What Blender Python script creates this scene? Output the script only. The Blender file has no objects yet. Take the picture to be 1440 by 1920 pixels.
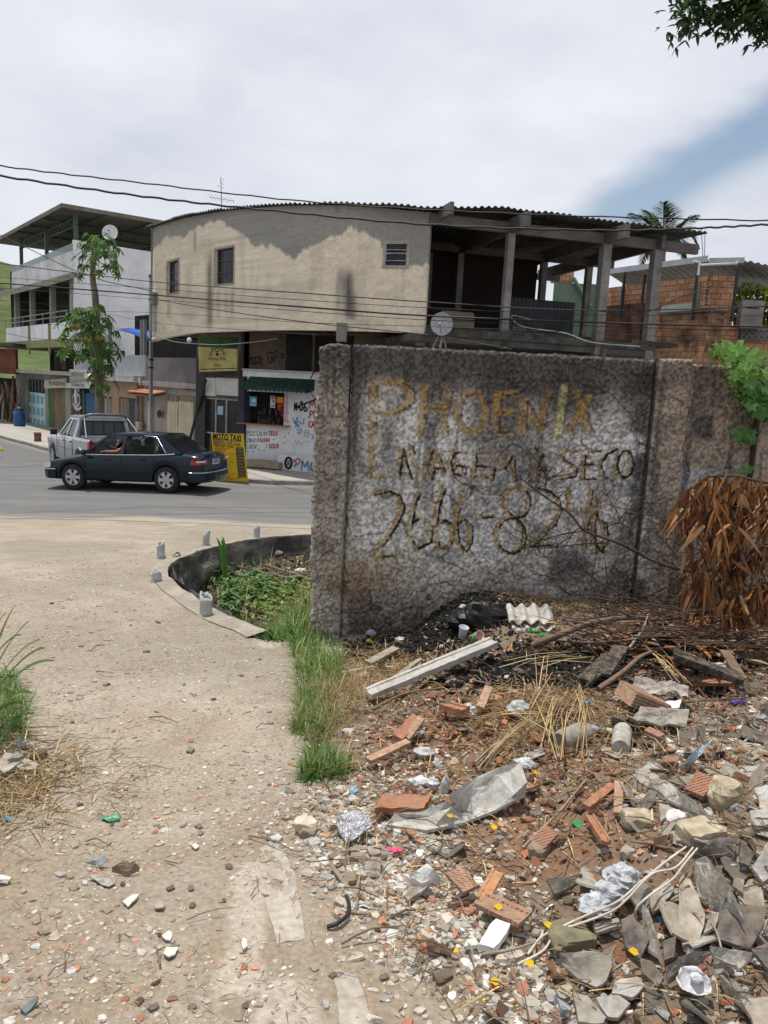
import bpy,bmesh,math,random
import numpy as np
from mathutils import Vector,Matrix
PI = math.pi
rad = math.radians
random.seed(7)
SC = bpy.context.scene
COL = SC.collection
# camera
F = 1442.0
PITCH = math.atan(232/1442)
ROLL = rad(2.9)
CAM = Vector((0,0,2.85))
cd = bpy.data.cameras.new("camera")
cam = bpy.data.objects.new("camera",cd)
COL.objects.link(cam)
CR = Matrix.Rotation(PI/2 - PITCH,3, 'X') @ Matrix.Rotation(ROLL,3, 'Z')
cam.matrix_world = Matrix.Translation(CAM) @ CR.to_4x4()
cd.sensor_fit = 'VERTICAL'
cd.sensor_height = 24
cd.lens = 24*F/1920
cd.clip_start = 0.05
cd.clip_end = 3000
SC.camera = cam
# sun, sky, exposure
SUN = Vector((-.17,.16,.97)).normalized()
sl = bpy.data.lights.new("sun", 'SUN')
sl.energy = 5.0
sl.angle = rad(0.6)
sl.color = (1,.95,.87)
sun = bpy.data.objects.new("sun",sl)
COL.objects.link(sun)
sun.rotation_euler = SUN.to_track_quat('Z', 'Y').to_euler()
sun.location = (0,0,60)
SC.view_settings.view_transform = 'Standard'
SC.view_settings.look = 'None'
SC.view_settings.exposure = 0.0
SC.view_settings.gamma = 1
def ray(u,v):
	return CR @ Vector(((u - 720)/F,-(v - 960)/F,-1))
W = bpy.data.worlds.new("World")
SC.world = W
W.use_nodes = True
def build_world():
	nt = W.node_tree
	nt.nodes.clear()
	N = nt.nodes.new
	L = nt.links.new
	out = N('ShaderNodeOutputWorld')
	sky = N('ShaderNodeTexSky')
	sky.sky_type = 'NISHITA'
	sky.sun_disc = False
	sky.sun_elevation = math.asin(SUN.z)
	sky.sun_rotation = math.atan2(SUN.x,SUN.y)
	sky.air_density = 1.3
	sky.dust_density = .6
	b1 = N('ShaderNodeBackground')
	b1.inputs[1].default_value = .10
	L(sky.outputs[0],b1.inputs[0])
	tc = N('ShaderNodeTexCoord')
	def vmath(op,a,b=None):
		n = N('ShaderNodeVectorMath'); n.operation = op
		L(a,n.inputs[0])
		if b is not None:
			if hasattr(b, 'links'): L(b,n.inputs[1])
			else: n.inputs[1].default_value = b
		return n
	def m(op,a,b=None,c=None):
		n = N('ShaderNodeMath'); n.operation = op
		for i,q in enumerate((a,b,c)):
			if q is None: continue
			if hasattr(q, 'links'): L(q,n.inputs[i])
			else: n.inputs[i].default_value = q
		return n.outputs[0]
	def sm(x,a,b):
		n = N('ShaderNodeMapRange'); n.interpolation_type = 'SMOOTHSTEP'
		L(x,n.inputs[0])
		n.inputs[1].default_value = a; n.inputs[2].default_value = b
		return n.outputs[0]
	nrm = vmath('NORMALIZE',tc.outputs['Generated'])
	n1 = N('ShaderNodeTexNoise'); n1.inputs['Scale'].default_value = 3.2; n1.inputs['Detail'].default_value = 6; n1.inputs['Roughness'].default_value = .55
	mp = N('ShaderNodeMapping'); mp.inputs['Scale'].default_value = (1,1,2.6); mp.inputs['Rotation'].default_value = (0,rad(-22),0)
	L(nrm.outputs[0],mp.inputs[0]); L(mp.outputs[0],n1.inputs['Vector'])
	n2 = N('ShaderNodeTexNoise'); n2.inputs['Scale'].default_value = 1.3; n2.inputs['Detail'].default_value = 3
	L(mp.outputs[0],n2.inputs['Vector'])
	A = ray(1440,262).normalized(); B = ray(1165,400).normalized()
	pole = A.cross(B).normalized()
	d = vmath('DOT_PRODUCT',nrm.outputs[0],tuple(pole)).outputs['Value']
	wob = m('MULTIPLY',m('SUBTRACT',n1.outputs[0],.5),.09)
	dd = m('ABSOLUTE',m('ADD',d,wob))
	band = m('SUBTRACT',1.0,sm(dd,.008,.055))
	mid = ray(1400,290).normalized()
	al = vmath('DOT_PRODUCT',nrm.outputs[0],tuple(mid)).outputs['Value']
	lim = sm(al,.95,.99)
	side = vmath('DOT_PRODUCT',nrm.outputs[0],(1,0,0)).outputs['Value']
	blue = m('MULTIPLY',m('MULTIPLY',band,lim),.86)
	oth = m('MULTIPLY',sm(n2.outputs[0],.60,.74),sm(side,.55,.8))
	blue = m('MAXIMUM',blue,oth)
	cr = N('ShaderNodeValToRGB')
	L(n1.outputs[0],cr.inputs[0])
	cr.color_ramp.elements[0].position = .3; cr.color_ramp.elements[0].color = (.66,.70,.79,1)
	cr.color_ramp.elements[1].position = .75; cr.color_ramp.elements[1].color = (.89,.91,.97,1)
	wd = ray(412,168).normalized()
	wa = vmath('DOT_PRODUCT',nrm.outputs[0],tuple(wd)).outputs['Value']
	wm = m('MULTIPLY',sm(wa,.9994,.99995),.1)
	mx0 = N('ShaderNodeMix'); mx0.data_type = 'RGBA'
	L(wm,mx0.inputs[0]); L(cr.outputs[0],mx0.inputs[6]); mx0.inputs[7].default_value = (.25,.3,.4,1)
	b2 = N('ShaderNodeBackground')
	L(mx0.outputs[2],b2.inputs[0])
	b2.inputs[1].default_value = 1
	mx = N('ShaderNodeMixShader')
	L(blue,mx.inputs[0]); L(b2.outputs[0],mx.inputs[1]); L(b1.outputs[0],mx.inputs[2])
	L(mx.outputs[0],out.inputs[0])
build_world()
# noise in numpy
def _h(ix,iy,iz,seed):
	n = (ix.astype(np.int64)*374761393+iy.astype(np.int64)*668265263+iz.astype(np.int64)*2147483647*3+seed*974634777) & 0xffffffff
	n = ((n ^ (n >> 13))*1274126177) & 0xffffffff
	n = ((n ^ (n >> 16))*2246822519) & 0xffffffff
	return ((n ^ (n >> 15)) & 0xffffff)/float(0xffffff)
def vn(x,y,z=0.0,seed=0):
	x,y,z = np.broadcast_arrays(np.asarray(x,float),np.asarray(y,float),np.asarray(z,float))
	ix,iy,iz = np.floor(x),np.floor(y),np.floor(z)
	fx,fy,fz = x - ix,y - iy,z - iz
	fx,fy,fz = [f*f*(3 - 2*f) for f in (fx,fy,fz)]
	r = 0
	for a in (0,1):
		for b in (0,1):
			for c in (0,1):
				w = (fx if a else 1 - fx)*(fy if b else 1 - fy)*(fz if c else 1 - fz)
				r = r+w*_h(ix+a,iy+b,iz+c,seed)
	return r
def fbm(x,y,z=0.0,o=4,seed=0,g=.5):
	r = 0; a = 1; t = 0
	for i in range(o):
		k = 2.03**i
		r = r+a*vn(np.asarray(x)*k,np.asarray(y)*k,np.asarray(z)*k,seed+i*17)
		t += a; a *= g
	return r/t
def ss(x,a,b):
	t = np.clip((np.asarray(x,float) - a)/(b - a),0,1)
	return t*t*(3 - 2*t)
# terrain height
PIT = [(-1.32,14.3),(-2.23,13.3),(-2.74,11.9),(-2.9,10.3),(-2.76,9.2),(-2.4,8.3),(-1.62,6.95),(-1.05,6.28)]
PITP = PIT+[(-.62,6.15),(-.5,6.9),(1.0,7.2),(3.4,7.6),(3.4,14.9)]
XE_Y = [0,1.9,2.5,3.0,3.4,4.5,5.8,6.6]
XE_X = [.45,.30,-.05,-.30,-.22,-.33,-.26,-.28]
def pit_sd(x,y):
	"""signed distance to the pit outline, positive inside"""
	P = PITP; n = len(P)
	ins = np.zeros(np.shape(x),bool); dm = np.full(np.shape(x),1e9)
	for i in range(n):
		ax,ay = P[i]; bx,by = P[(i+1) % n]
		t = np.clip(((x - ax)*(bx - ax)+(y - ay)*(by - ay))/((bx - ax)**2+(by - ay)**2),0,1)
		dm = np.minimum(dm,np.hypot(x - ax - t*(bx - ax),y - ay - t*(by - ay)))
		c = ((ay > y) != (by > y)) & (x < (bx - ax)*(y - ay)/(by - ay+1e-12)+ax)
		ins ^= c
	return np.where(ins,dm,-dm)
def gzn(x,y,rough=True):
	x = np.asarray(x,float); y = np.asarray(y,float)
	q = (14.7 - np.maximum(y,-1))/.5
	z = .085*.5*np.where(q > 20,q,np.log1p(np.exp(np.clip(q,-40,20))))
	z = z - .04*np.clip(-5 - x,0,12)*ss(y,12,17) - .012*np.clip(y - 45,0,300)*ss(-x,5,14)
	t = x - np.interp(y,XE_Y,XE_X)
	wall = 1 - ss(y,6.2,6.9)
	m = (.05*ss(t,-.05,.25)+.16*ss(t,.2,1.3)*ss(y,1.0,2.5))*wall
	m = m+.15*np.exp(-((x - .72)/.42)**2 - ((y - 6.05)/.33)**2)*wall
	m = m+.17*ss(x,.2,.8)*ss(y,5.2,6.2)*wall
	m = m+.22*np.exp(-((x - 1.9)/.9)**2 - ((y - 5.2)/.8)**2)+.2*np.exp(-((x - 1.9)/.8)**2 - ((y - 2.6)/.7)**2)
	m = m+.10*np.exp(-((x - .9)/.5)**2 - ((y - 4.0)/.6)**2) - .12*np.exp(-((x - 2.02)/.11)**2 - ((y - 4.42)/.12)**2)
	z = z+m
	if rough:
		rb = ss(t,-.1,.5)*wall
		z = z - .016*(np.exp(-((x+1.0+.08*np.sin(y))/.14)**2)+np.exp(-((x+2.3+.1*np.sin(y*.8))/.15)**2))*ss(y,.5,2)*(1 - ss(y,9,13))+(.009+.05*rb)*(fbm(x*3.1,y*3.1,o=3,seed=3) - .5)*2*(1 - ss(y,15,17))
		z = z+.03*(fbm(x*.5,y*.5,o=2,seed=9) - .5)*(1 - ss(y,12,15))+(.004+.03*rb)*(fbm(x*13,y*13,o=3,seed=5) - .5)*(1 - ss(y,8,10))
	near = (x > -4) & (x < 4) & (y > 5) & (y < 16)
	if np.any(near):
		sd = np.where(near,pit_sd(x,y),-1)
		fl = -.25+.58*(1 - ss(y,6.6,9.4))+.5*ss(x,-1.2,-.5)*(1 - ss(y,9,13))
		fl = fl+.12*(fbm(x*2.2,y*2.2,o=3,seed=21) - .5)
		k = ss(sd,0.0,.10)
		z = np.where(sd > 0,z*(1 - k)+np.minimum(fl,z)*k,z)
	return z
def gz(x,y):
	return float(gzn(np.array([x]),np.array([y]))[0])
_T = .8*1.006**np.arange(0,820)
def atg(u,v,h=0.0):
	d = ray(u,v)
	X = d.x*_T; Y = d.y*_T; Z = CAM.z+d.z*_T
	G = gzn(X,Y)+h
	i = np.argmax(Z < G)
	if not (Z < G).any(): i = len(_T) - 1
	if i == 0: t = _T[0]
	else:
		a = Z[i - 1] - G[i - 1]; b = Z[i] - G[i]
		t = _T[i - 1]+(_T[i] - _T[i - 1])*a/(a - b+1e-12)
	return CAM+d*float(t)
def aty(u,v,Y):
	d = ray(u,v); return CAM+d*(Y/d.y)
_CRI = np.array(CR.transposed())
def proj(X,Y,Z):
	c = _CRI @ np.stack([np.ravel(X),np.ravel(Y),np.ravel(Z) - CAM.z])
	return (720+F*c[0]/-c[2]).reshape(np.shape(X)),(960 - F*c[1]/-c[2]).reshape(np.shape(X))
# materials
def lin(c):
	return tuple(((v/255+.055)/1.055)**2.4 if v > 10 else v/255/12.92 for v in c)
def nodes(name):
	m = bpy.data.materials.new(name); m.use_nodes = True
	nt = m.node_tree
	return m,nt,nt.nodes['Principled BSDF'],nt.nodes.new,nt.links.new
def rgba(c): return (c[0],c[1],c[2],1)
def bump_on(nt,b,N,L,coord,scale,strength,dist=.01,detail=8):
	n = N('ShaderNodeTexNoise'); n.inputs['Scale'].default_value = scale; n.inputs['Detail'].default_value = detail; n.inputs['Roughness'].default_value = .6
	L(coord,n.inputs['Vector'])
	bp = N('ShaderNodeBump'); bp.inputs['Strength'].default_value = strength; bp.inputs['Distance'].default_value = dist
	L(n.outputs[0],bp.inputs['Height']); L(bp.outputs[0],b.inputs['Normal'])
	return n
MC = {}
def dusty(N,L,colour,amount):
	"""dry soil caught in patches on a lying piece"""
	co = N('ShaderNodeNewGeometry').outputs['Position']
	n = N('ShaderNodeTexNoise'); n.inputs['Scale'].default_value = 26; n.inputs['Detail'].default_value = 6; n.inputs['Roughness'].default_value = .65
	L(co,n.inputs['Vector'])
	mr = N('ShaderNodeMapRange'); L(n.outputs[0],mr.inputs[0]); mr.inputs[1].default_value = .44; mr.inputs[2].default_value = .62; mr.inputs[3].default_value = 0; mr.inputs[4].default_value = amount
	mx = N('ShaderNodeMix'); mx.data_type = 'RGBA'; L(mr.outputs[0],mx.inputs[0]); L(colour,mx.inputs[6]); mx.inputs[7].default_value = (.20,.15,.105,1)
	return mx.outputs[2]
def M(name,c1,c2=None,scale=2.0,rough=.88,bump=.3,bscale=40,metal=0,spec=.3,fine=.18,lo=.35,hi=.65,dist=.01,obj=False,coat=0,dust=0):
	"""grimy surface: two tones by a large noise, a fine mottling and a bump"""
	if name in MC: return MC[name]
	m,nt,b,N,L = nodes(name)
	c2 = c2 or tuple(v*.75 for v in c1)
	if obj: co = N('ShaderNodeTexCoord').outputs['Object']
	else: co = N('ShaderNodeNewGeometry').outputs['Position']
	n = N('ShaderNodeTexNoise'); n.inputs['Scale'].default_value = scale; n.inputs['Detail'].default_value = 7; n.inputs['Roughness'].default_value = .62
	L(co,n.inputs['Vector'])
	r = N('ShaderNodeValToRGB'); L(n.outputs[0],r.inputs[0])
	r.color_ramp.elements[0].position = lo; r.color_ramp.elements[0].color = rgba(c2)
	r.color_ramp.elements[1].position = hi; r.color_ramp.elements[1].color = rgba(c1)
	n2 = N('ShaderNodeTexNoise'); n2.inputs['Scale'].default_value = bscale*.6; n2.inputs['Detail'].default_value = 5
	L(co,n2.inputs['Vector'])
	mr = N('ShaderNodeMapRange'); L(n2.outputs[0],mr.inputs[0]); mr.inputs[1].default_value = .3; mr.inputs[2].default_value = .7
	mr.inputs[3].default_value = 1 - fine; mr.inputs[4].default_value = 1+fine
	mx = N('ShaderNodeVectorMath'); mx.operation = 'SCALE'; L(r.outputs[0],mx.inputs[0]); L(mr.outputs[0],mx.inputs['Scale'])
	L(dusty(N,L,mx.outputs[0],dust) if dust else mx.outputs[0],b.inputs['Base Color'])
	b.inputs['Roughness'].default_value = rough; b.inputs['Metallic'].default_value = metal; b.inputs['Specular IOR Level'].default_value = spec
	if coat: b.inputs['Coat Weight'].default_value = coat; b.inputs['Coat Roughness'].default_value = .05
	if bump: bump_on(nt,b,N,L,co,bscale,bump,dist)
	MC[name] = m
	return m
def MA(name,rough=.92,bump=.4,bscale=60,fine=.15,spec=.2,dist=.01,double=False):
	"""surface coloured by the mesh's own colour attribute"""
	if name in MC: return MC[name]
	m,nt,b,N,L = nodes(name)
	at = N('ShaderNodeAttribute'); at.attribute_name = 'Col'
	co = N('ShaderNodeNewGeometry').outputs['Position']
	n2 = N('ShaderNodeTexNoise'); n2.inputs['Scale'].default_value = bscale*.7; n2.inputs['Detail'].default_value = 6
	L(co,n2.inputs['Vector'])
	mr = N('ShaderNodeMapRange'); L(n2.outputs[0],mr.inputs[0]); mr.inputs[1].default_value = .3; mr.inputs[2].default_value = .7
	mr.inputs[3].default_value = 1 - fine; mr.inputs[4].default_value = 1+fine
	mx = N('ShaderNodeVectorMath'); mx.operation = 'SCALE'; L(at.outputs['Color'],mx.inputs[0]); L(mr.outputs[0],mx.inputs['Scale'])
	L(mx.outputs[0],b.inputs['Base Color'])
	b.inputs['Roughness'].default_value = rough; b.inputs['Specular IOR Level'].default_value = spec
	if bump: bump_on(nt,b,N,L,co,bscale,bump,dist)
	MC[name] = m
	return m
def MLEAF(name,trans=.35,rough=.5):
	if name in MC: return MC[name]
	m,nt,b,N,L = nodes(name)
	at = N('ShaderNodeAttribute'); at.attribute_name = 'Col'
	L(at.outputs['Color'],b.inputs['Base Color']); b.inputs['Roughness'].default_value = rough; b.inputs['Specular IOR Level'].default_value = .35
	tr = N('ShaderNodeBsdfTranslucent'); L(at.outputs['Color'],tr.inputs[0])
	mx = N('ShaderNodeMixShader'); mx.inputs[0].default_value = trans
	L(b.outputs[0],mx.inputs[1]); L(tr.outputs[0],mx.inputs[2]); L(mx.outputs[0],nt.nodes['Material Output'].inputs[0])
	MC[name] = m
	return m
def MBRICK(name,c1,c2,mortar,w=.30,h=.2,gap=.012,stain=.5,ribs=True):
	if name in MC: return MC[name]
	m,nt,b,N,L = nodes(name)
	uv = N('ShaderNodeTexCoord').outputs['UV']
	wob = N('ShaderNodeTexNoise'); wob.inputs['Scale'].default_value = 2.2; L(uv,wob.inputs['Vector'])
	wv = N('ShaderNodeVectorMath'); wv.operation = 'SCALE'; L(wob.outputs['Color'],wv.inputs[0]); wv.inputs['Scale'].default_value = .05
	ad = N('ShaderNodeVectorMath'); L(uv,ad.inputs[0]); L(wv.outputs[0],ad.inputs[1])
	br = N('ShaderNodeTexBrick'); L(ad.outputs[0],br.inputs['Vector'])
	br.inputs['Scale'].default_value = 1; br.inputs['Brick Width'].default_value = w; br.inputs['Row Height'].default_value = h
	br.inputs['Mortar Size'].default_value = gap; br.inputs['Bias'].default_value = 0
	br.inputs['Color1'].default_value = rgba(c1); br.inputs['Color2'].default_value = rgba(c2); br.inputs['Mortar'].default_value = rgba(mortar)
	n = N('ShaderNodeTexNoise'); n.inputs['Scale'].default_value = 1.3; n.inputs['Detail'].default_value = 7; L(uv,n.inputs['Vector'])
	mr = N('ShaderNodeMapRange'); L(n.outputs[0],mr.inputs[0]); mr.inputs[1].default_value = .35; mr.inputs[2].default_value = .7; mr.inputs[3].default_value = 1 - stain; mr.inputs[4].default_value = 1.12
	n3 = N('ShaderNodeTexNoise'); n3.inputs['Scale'].default_value = 14; n3.inputs['Detail'].default_value = 4; L(uv,n3.inputs['Vector'])
	mr3 = N('ShaderNodeMapRange'); L(n3.outputs[0],mr3.inputs[0]); mr3.inputs[1].default_value = .3; mr3.inputs[2].default_value = .7; mr3.inputs[3].default_value = .75; mr3.inputs[4].default_value = 1.15
	mu = N('ShaderNodeMath'); mu.operation = 'MULTIPLY'; L(mr.outputs[0],mu.inputs[0]); L(mr3.outputs[0],mu.inputs[1])
	mx = N('ShaderNodeVectorMath'); mx.operation = 'SCALE'; L(br.outputs[0],mx.inputs[0]); L(mu.outputs[0],mx.inputs['Scale'])
	L(mx.outputs[0],b.inputs['Base Color']); b.inputs['Roughness'].default_value = .9; b.inputs['Specular IOR Level'].default_value = .15
	wv2 = N('ShaderNodeTexWave'); wv2.wave_type = 'BANDS'; wv2.bands_direction = 'Y'; wv2.inputs['Scale'].default_value = 11; wv2.inputs['Distortion'].default_value = .6
	L(uv,wv2.inputs['Vector'])
	hh = N('ShaderNodeMath'); hh.operation = 'MULTIPLY_ADD'; L(br.outputs['Fac'],hh.inputs[0]); hh.inputs[1].default_value = -1.5
	L(wv2.outputs['Fac'],hh.inputs[2]) if ribs else None
	bp = N('ShaderNodeBump'); bp.inputs['Strength'].default_value = .6; bp.inputs['Distance'].default_value = .012
	L(hh.outputs[0],bp.inputs['Height']); L(bp.outputs[0],b.inputs['Normal'])
	MC[name] = m
	return m
def MPAINT(name,c,rough=.25,metal=0,coat=.8,spec=.5):
	if name in MC: return MC[name]
	m,nt,b,N,L = nodes(name)
	co = N('ShaderNodeTexCoord').outputs['Object']
	n = N('ShaderNodeTexNoise'); n.inputs['Scale'].default_value = 5; n.inputs['Detail'].default_value = 8; L(co,n.inputs['Vector'])
	r = N('ShaderNodeValToRGB'); L(n.outputs[0],r.inputs[0])
	r.color_ramp.elements[0].position = .3; r.color_ramp.elements[0].color = rgba(tuple(v*.85 for v in c))
	r.color_ramp.elements[1].position = .7; r.color_ramp.elements[1].color = rgba(tuple(v*1.1+.001 for v in c))
	L(r.outputs[0],b.inputs['Base Color'])
	mr = N('ShaderNodeMapRange'); L(n.outputs[0],mr.inputs[0]); mr.inputs[3].default_value = rough*.7; mr.inputs[4].default_value = rough*1.5
	L(mr.outputs[0],b.inputs['Roughness'])
	b.inputs['Metallic'].default_value = metal; b.inputs['Coat Weight'].default_value = coat; b.inputs['Coat Roughness'].default_value = .06; b.inputs['Specular IOR Level'].default_value = spec
	MC[name] = m
	return m
def MGLASS(name,c=(.02,.025,.03),alpha=.55):
	if name in MC: return MC[name]
	m,nt,b,N,L = nodes(name)
	b.inputs['Base Color'].default_value = rgba(c); b.inputs['Roughness'].default_value = .04; b.inputs['Alpha'].default_value = alpha
	b.inputs['Specular IOR Level'].default_value = .3
	MC[name] = m
	return m
# mesh builder
ORI = {}
class MB:
	def __init__(s,mtx=None):
		s.v = []; s.f = []; s.c = []; s.m = mtx; s.sm = []
	def add(s,vs,fs,col=None,smooth=False):
		o = len(s.v)
		for p in vs:
			p = Vector(p)
			s.v.append(s.m @ p if s.m else p)
			s.c.append(col or (1,1,1))
		for f in fs:
			s.f.append([o+i for i in f]); s.sm.append(smooth)
		return s
	def box(s,c,d,rz=0,col=None,rot=None):
		x,y,z = [q/2 for q in d]
		R = rot if rot is not None else Matrix.Rotation(rz,3, 'Z')
		vs = [Vector(c)+R @ Vector((a*x,b*y,e*z)) for a in (-1,1) for b in (-1,1) for e in (-1,1)]
		return s.add(vs,[(0,1,3,2),(4,6,7,5),(0,4,5,1),(2,3,7,6),(0,2,6,4),(1,5,7,3)],col)
	def ext(s,poly,vec,col=None):
		n = len(poly); a = [Vector(p) for p in poly]; vec = Vector(vec)
		return s.add(a+[p+vec for p in a],[list(range(n))[::-1],list(range(n,2*n))]+[(i,(i+1) % n,n+(i+1) % n,n+i) for i in range(n)],col)
	def tube(s,pts,r,n=6,col=None,cap=True,smooth=True):
		pts = [Vector(p) for p in pts]; k = len(pts)
		rs = r if isinstance(r,(list,tuple)) else [r]*k
		vs = []; up = Vector((0,0,1)); pa = None
		for i,p in enumerate(pts):
			t = (pts[min(i+1,k - 1)] - pts[max(i - 1,0)])
			t = t.normalized() if t.length > 1e-9 else up
			if pa is None:
				a = t.cross(up)
				if a.length < .05: a = t.cross(Vector((1,0,0)))
			else:
				a = pa - t*pa.dot(t)
				if a.length < 1e-6: a = t.cross(up)
			a.normalize(); pa = a; b = t.cross(a)
			vs += [p+(a*math.cos(q*2*PI/n)+b*math.sin(q*2*PI/n))*rs[i] for q in range(n)]
		fs = [(i*n+j,i*n+(j+1) % n,(i+1)*n+(j+1) % n,(i+1)*n+j) for i in range(k - 1) for j in range(n)]
		s.add(vs,fs,col,smooth)
		if cap:
			s.add(vs[:n],[list(range(n))],col); s.add(vs[-n:],[list(range(n))[::-1]],col)
		return s
	def lathe(s,prof,c=(0,0,0),axis='Z',n=20,col=None,smooth=True):
		vs = []
		for r,z in prof:
			for q in range(n):
				a = q*2*PI/n
				p = (r*math.cos(a),r*math.sin(a),z) if axis == 'Z' else (r*math.cos(a),z,r*math.sin(a))
				vs.append(Vector(c)+Vector(p))
		fs = [(i*n+j,i*n+(j+1) % n,(i+1)*n+(j+1) % n,(i+1)*n+j) for i in range(len(prof) - 1) for j in range(n)]
		return s.add(vs,fs,col,smooth)
	def build(s,name,mat,parent=None,label=None,cat=None,group=None,kind=None,loc=None,fix=True,smooth=None):
		V = np.array([tuple(p) for p in s.v],float) if s.v else np.zeros((0,3))
		if parent is not None: o0 = Vector(ORI[parent.name])
		else: o0 = Vector((0,0,0))
		if loc is None:
			mn = V.min(0); mxx = V.max(0)
			loc = Vector(((mn[0]+mxx[0])/2,(mn[1]+mxx[1])/2,mn[2]))
		loc = Vector(loc)
		me = bpy.data.meshes.new(name)
		me.from_pydata([tuple(r) for r in (V - np.array(loc))],[],s.f)
		if fix:
			bm = bmesh.new(); bm.from_mesh(me); bmesh.ops.recalc_face_normals(bm,faces=bm.faces); bm.to_mesh(me); bm.free()
		ca = me.color_attributes.new('Col', 'FLOAT_COLOR', 'POINT')
		cc = np.ones((len(s.v),4),np.float32); cc[:,:3] = np.array(s.c,np.float32).reshape(-1,3)
		ca.data.foreach_set('color',cc.ravel())
		if smooth is None: me.polygons.foreach_set('use_smooth',s.sm)
		else: me.polygons.foreach_set('use_smooth',[smooth]*len(s.f))
		uvmap(me,loc)
		return link(name,me,mat,parent,loc,o0,label,cat,group,kind)
def uvmap(me,loc):
	nl = len(me.loops)
	uvl = me.uv_layers.new(name='UVMap')
	if nl == 0: return
	vi = np.empty(nl,np.int32); me.loops.foreach_get('vertex_index',vi)
	co = np.empty(len(me.vertices)*3); me.vertices.foreach_get('co',co); co = co.reshape(-1,3)+np.array(loc)
	nr = np.empty(len(me.polygons)*3); me.polygons.foreach_get('normal',nr); nr = nr.reshape(-1,3)
	lt = np.empty(len(me.polygons),np.int32); me.polygons.foreach_get('loop_total',lt)
	nr = np.repeat(nr,lt,axis=0); P = co[vi]
	hz = np.abs(nr[:,2]) > .8
	tl = np.hypot(nr[:,0],nr[:,1])+1e-9
	tx,ty = -nr[:,1]/tl,nr[:,0]/tl
	U = np.where(hz,P[:,0],P[:,0]*tx+P[:,1]*ty); Vv = np.where(hz,P[:,1],P[:,2])
	uvl.data.foreach_set('uv',np.stack([U,Vv],1).astype(np.float32).ravel())
def link(name,me,mat,parent,loc,o0,label=None,cat=None,group=None,kind=None):
	o = bpy.data.objects.new(name,me); COL.objects.link(o)
	if mat: me.materials.append(mat)
	if parent is not None: o.parent = parent
	o.location = Vector(loc) - o0
	ORI[o.name] = tuple(loc)
	tag(o,label,cat,group,kind)
	return o
def tag(o,label=None,cat=None,group=None,kind=None):
	if label: o['label'] = label
	if cat: o['category'] = cat
	if group: o['group'] = group
	if kind: o['kind'] = kind
def T(name,label,cat,loc,group=None):
	o = bpy.data.objects.new(name,None); COL.objects.link(o); o.location = loc
	o.empty_display_size = .2
	ORI[o.name] = tuple(loc); tag(o,label,cat,group)
	return o
def gridmesh(name,X,Y,Z,mat,col=None,parent=None,smooth=True,flip=False,**kw):
	n,m = X.shape
	V = np.stack([X.ravel(),Y.ravel(),Z.ravel()],1)
	i = np.arange(n - 1)[:,None]*m+np.arange(m - 1)[None]
	q = np.stack([i,i+1,i+m+1,i+m],-1).reshape(-1,4)
	if flip: q = q[:,::-1]
	return rawmesh(name,V,q,mat,None if col is None else col.reshape(-1,3),parent,smooth,**kw)
def rawmesh(name,V,q,mat,col=None,parent=None,smooth=True,loc=None,label=None,cat=None,group=None,kind=None):
	k = q.shape[1]
	if loc is None: loc = Vector(((V[:,0].min()+V[:,0].max())/2,(V[:,1].min()+V[:,1].max())/2,V[:,2].min()))
	me = bpy.data.meshes.new(name)
	me.vertices.add(len(V)); me.vertices.foreach_set('co',(V - np.array(loc)).ravel())
	me.loops.add(q.size); me.loops.foreach_set('vertex_index',q.ravel().astype(np.int32))
	me.polygons.add(len(q)); me.polygons.foreach_set('loop_start',np.arange(0,q.size,k,dtype=np.int32))
	me.update(calc_edges=True); me.validate()
	me.polygons.foreach_set('use_smooth',[smooth]*len(me.polygons))
	if col is not None:
		ca = me.color_attributes.new('Col', 'FLOAT_COLOR', 'POINT')
		cc = np.ones((len(V),4),np.float32); cc[:,:3] = col
		ca.data.foreach_set('color',cc.ravel())
	uvmap(me,loc)
	o0 = Vector(ORI[parent.name]) if parent is not None else Vector((0,0,0))
	return link(name,me,mat,parent,loc,o0,label,cat,group,kind)
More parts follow.
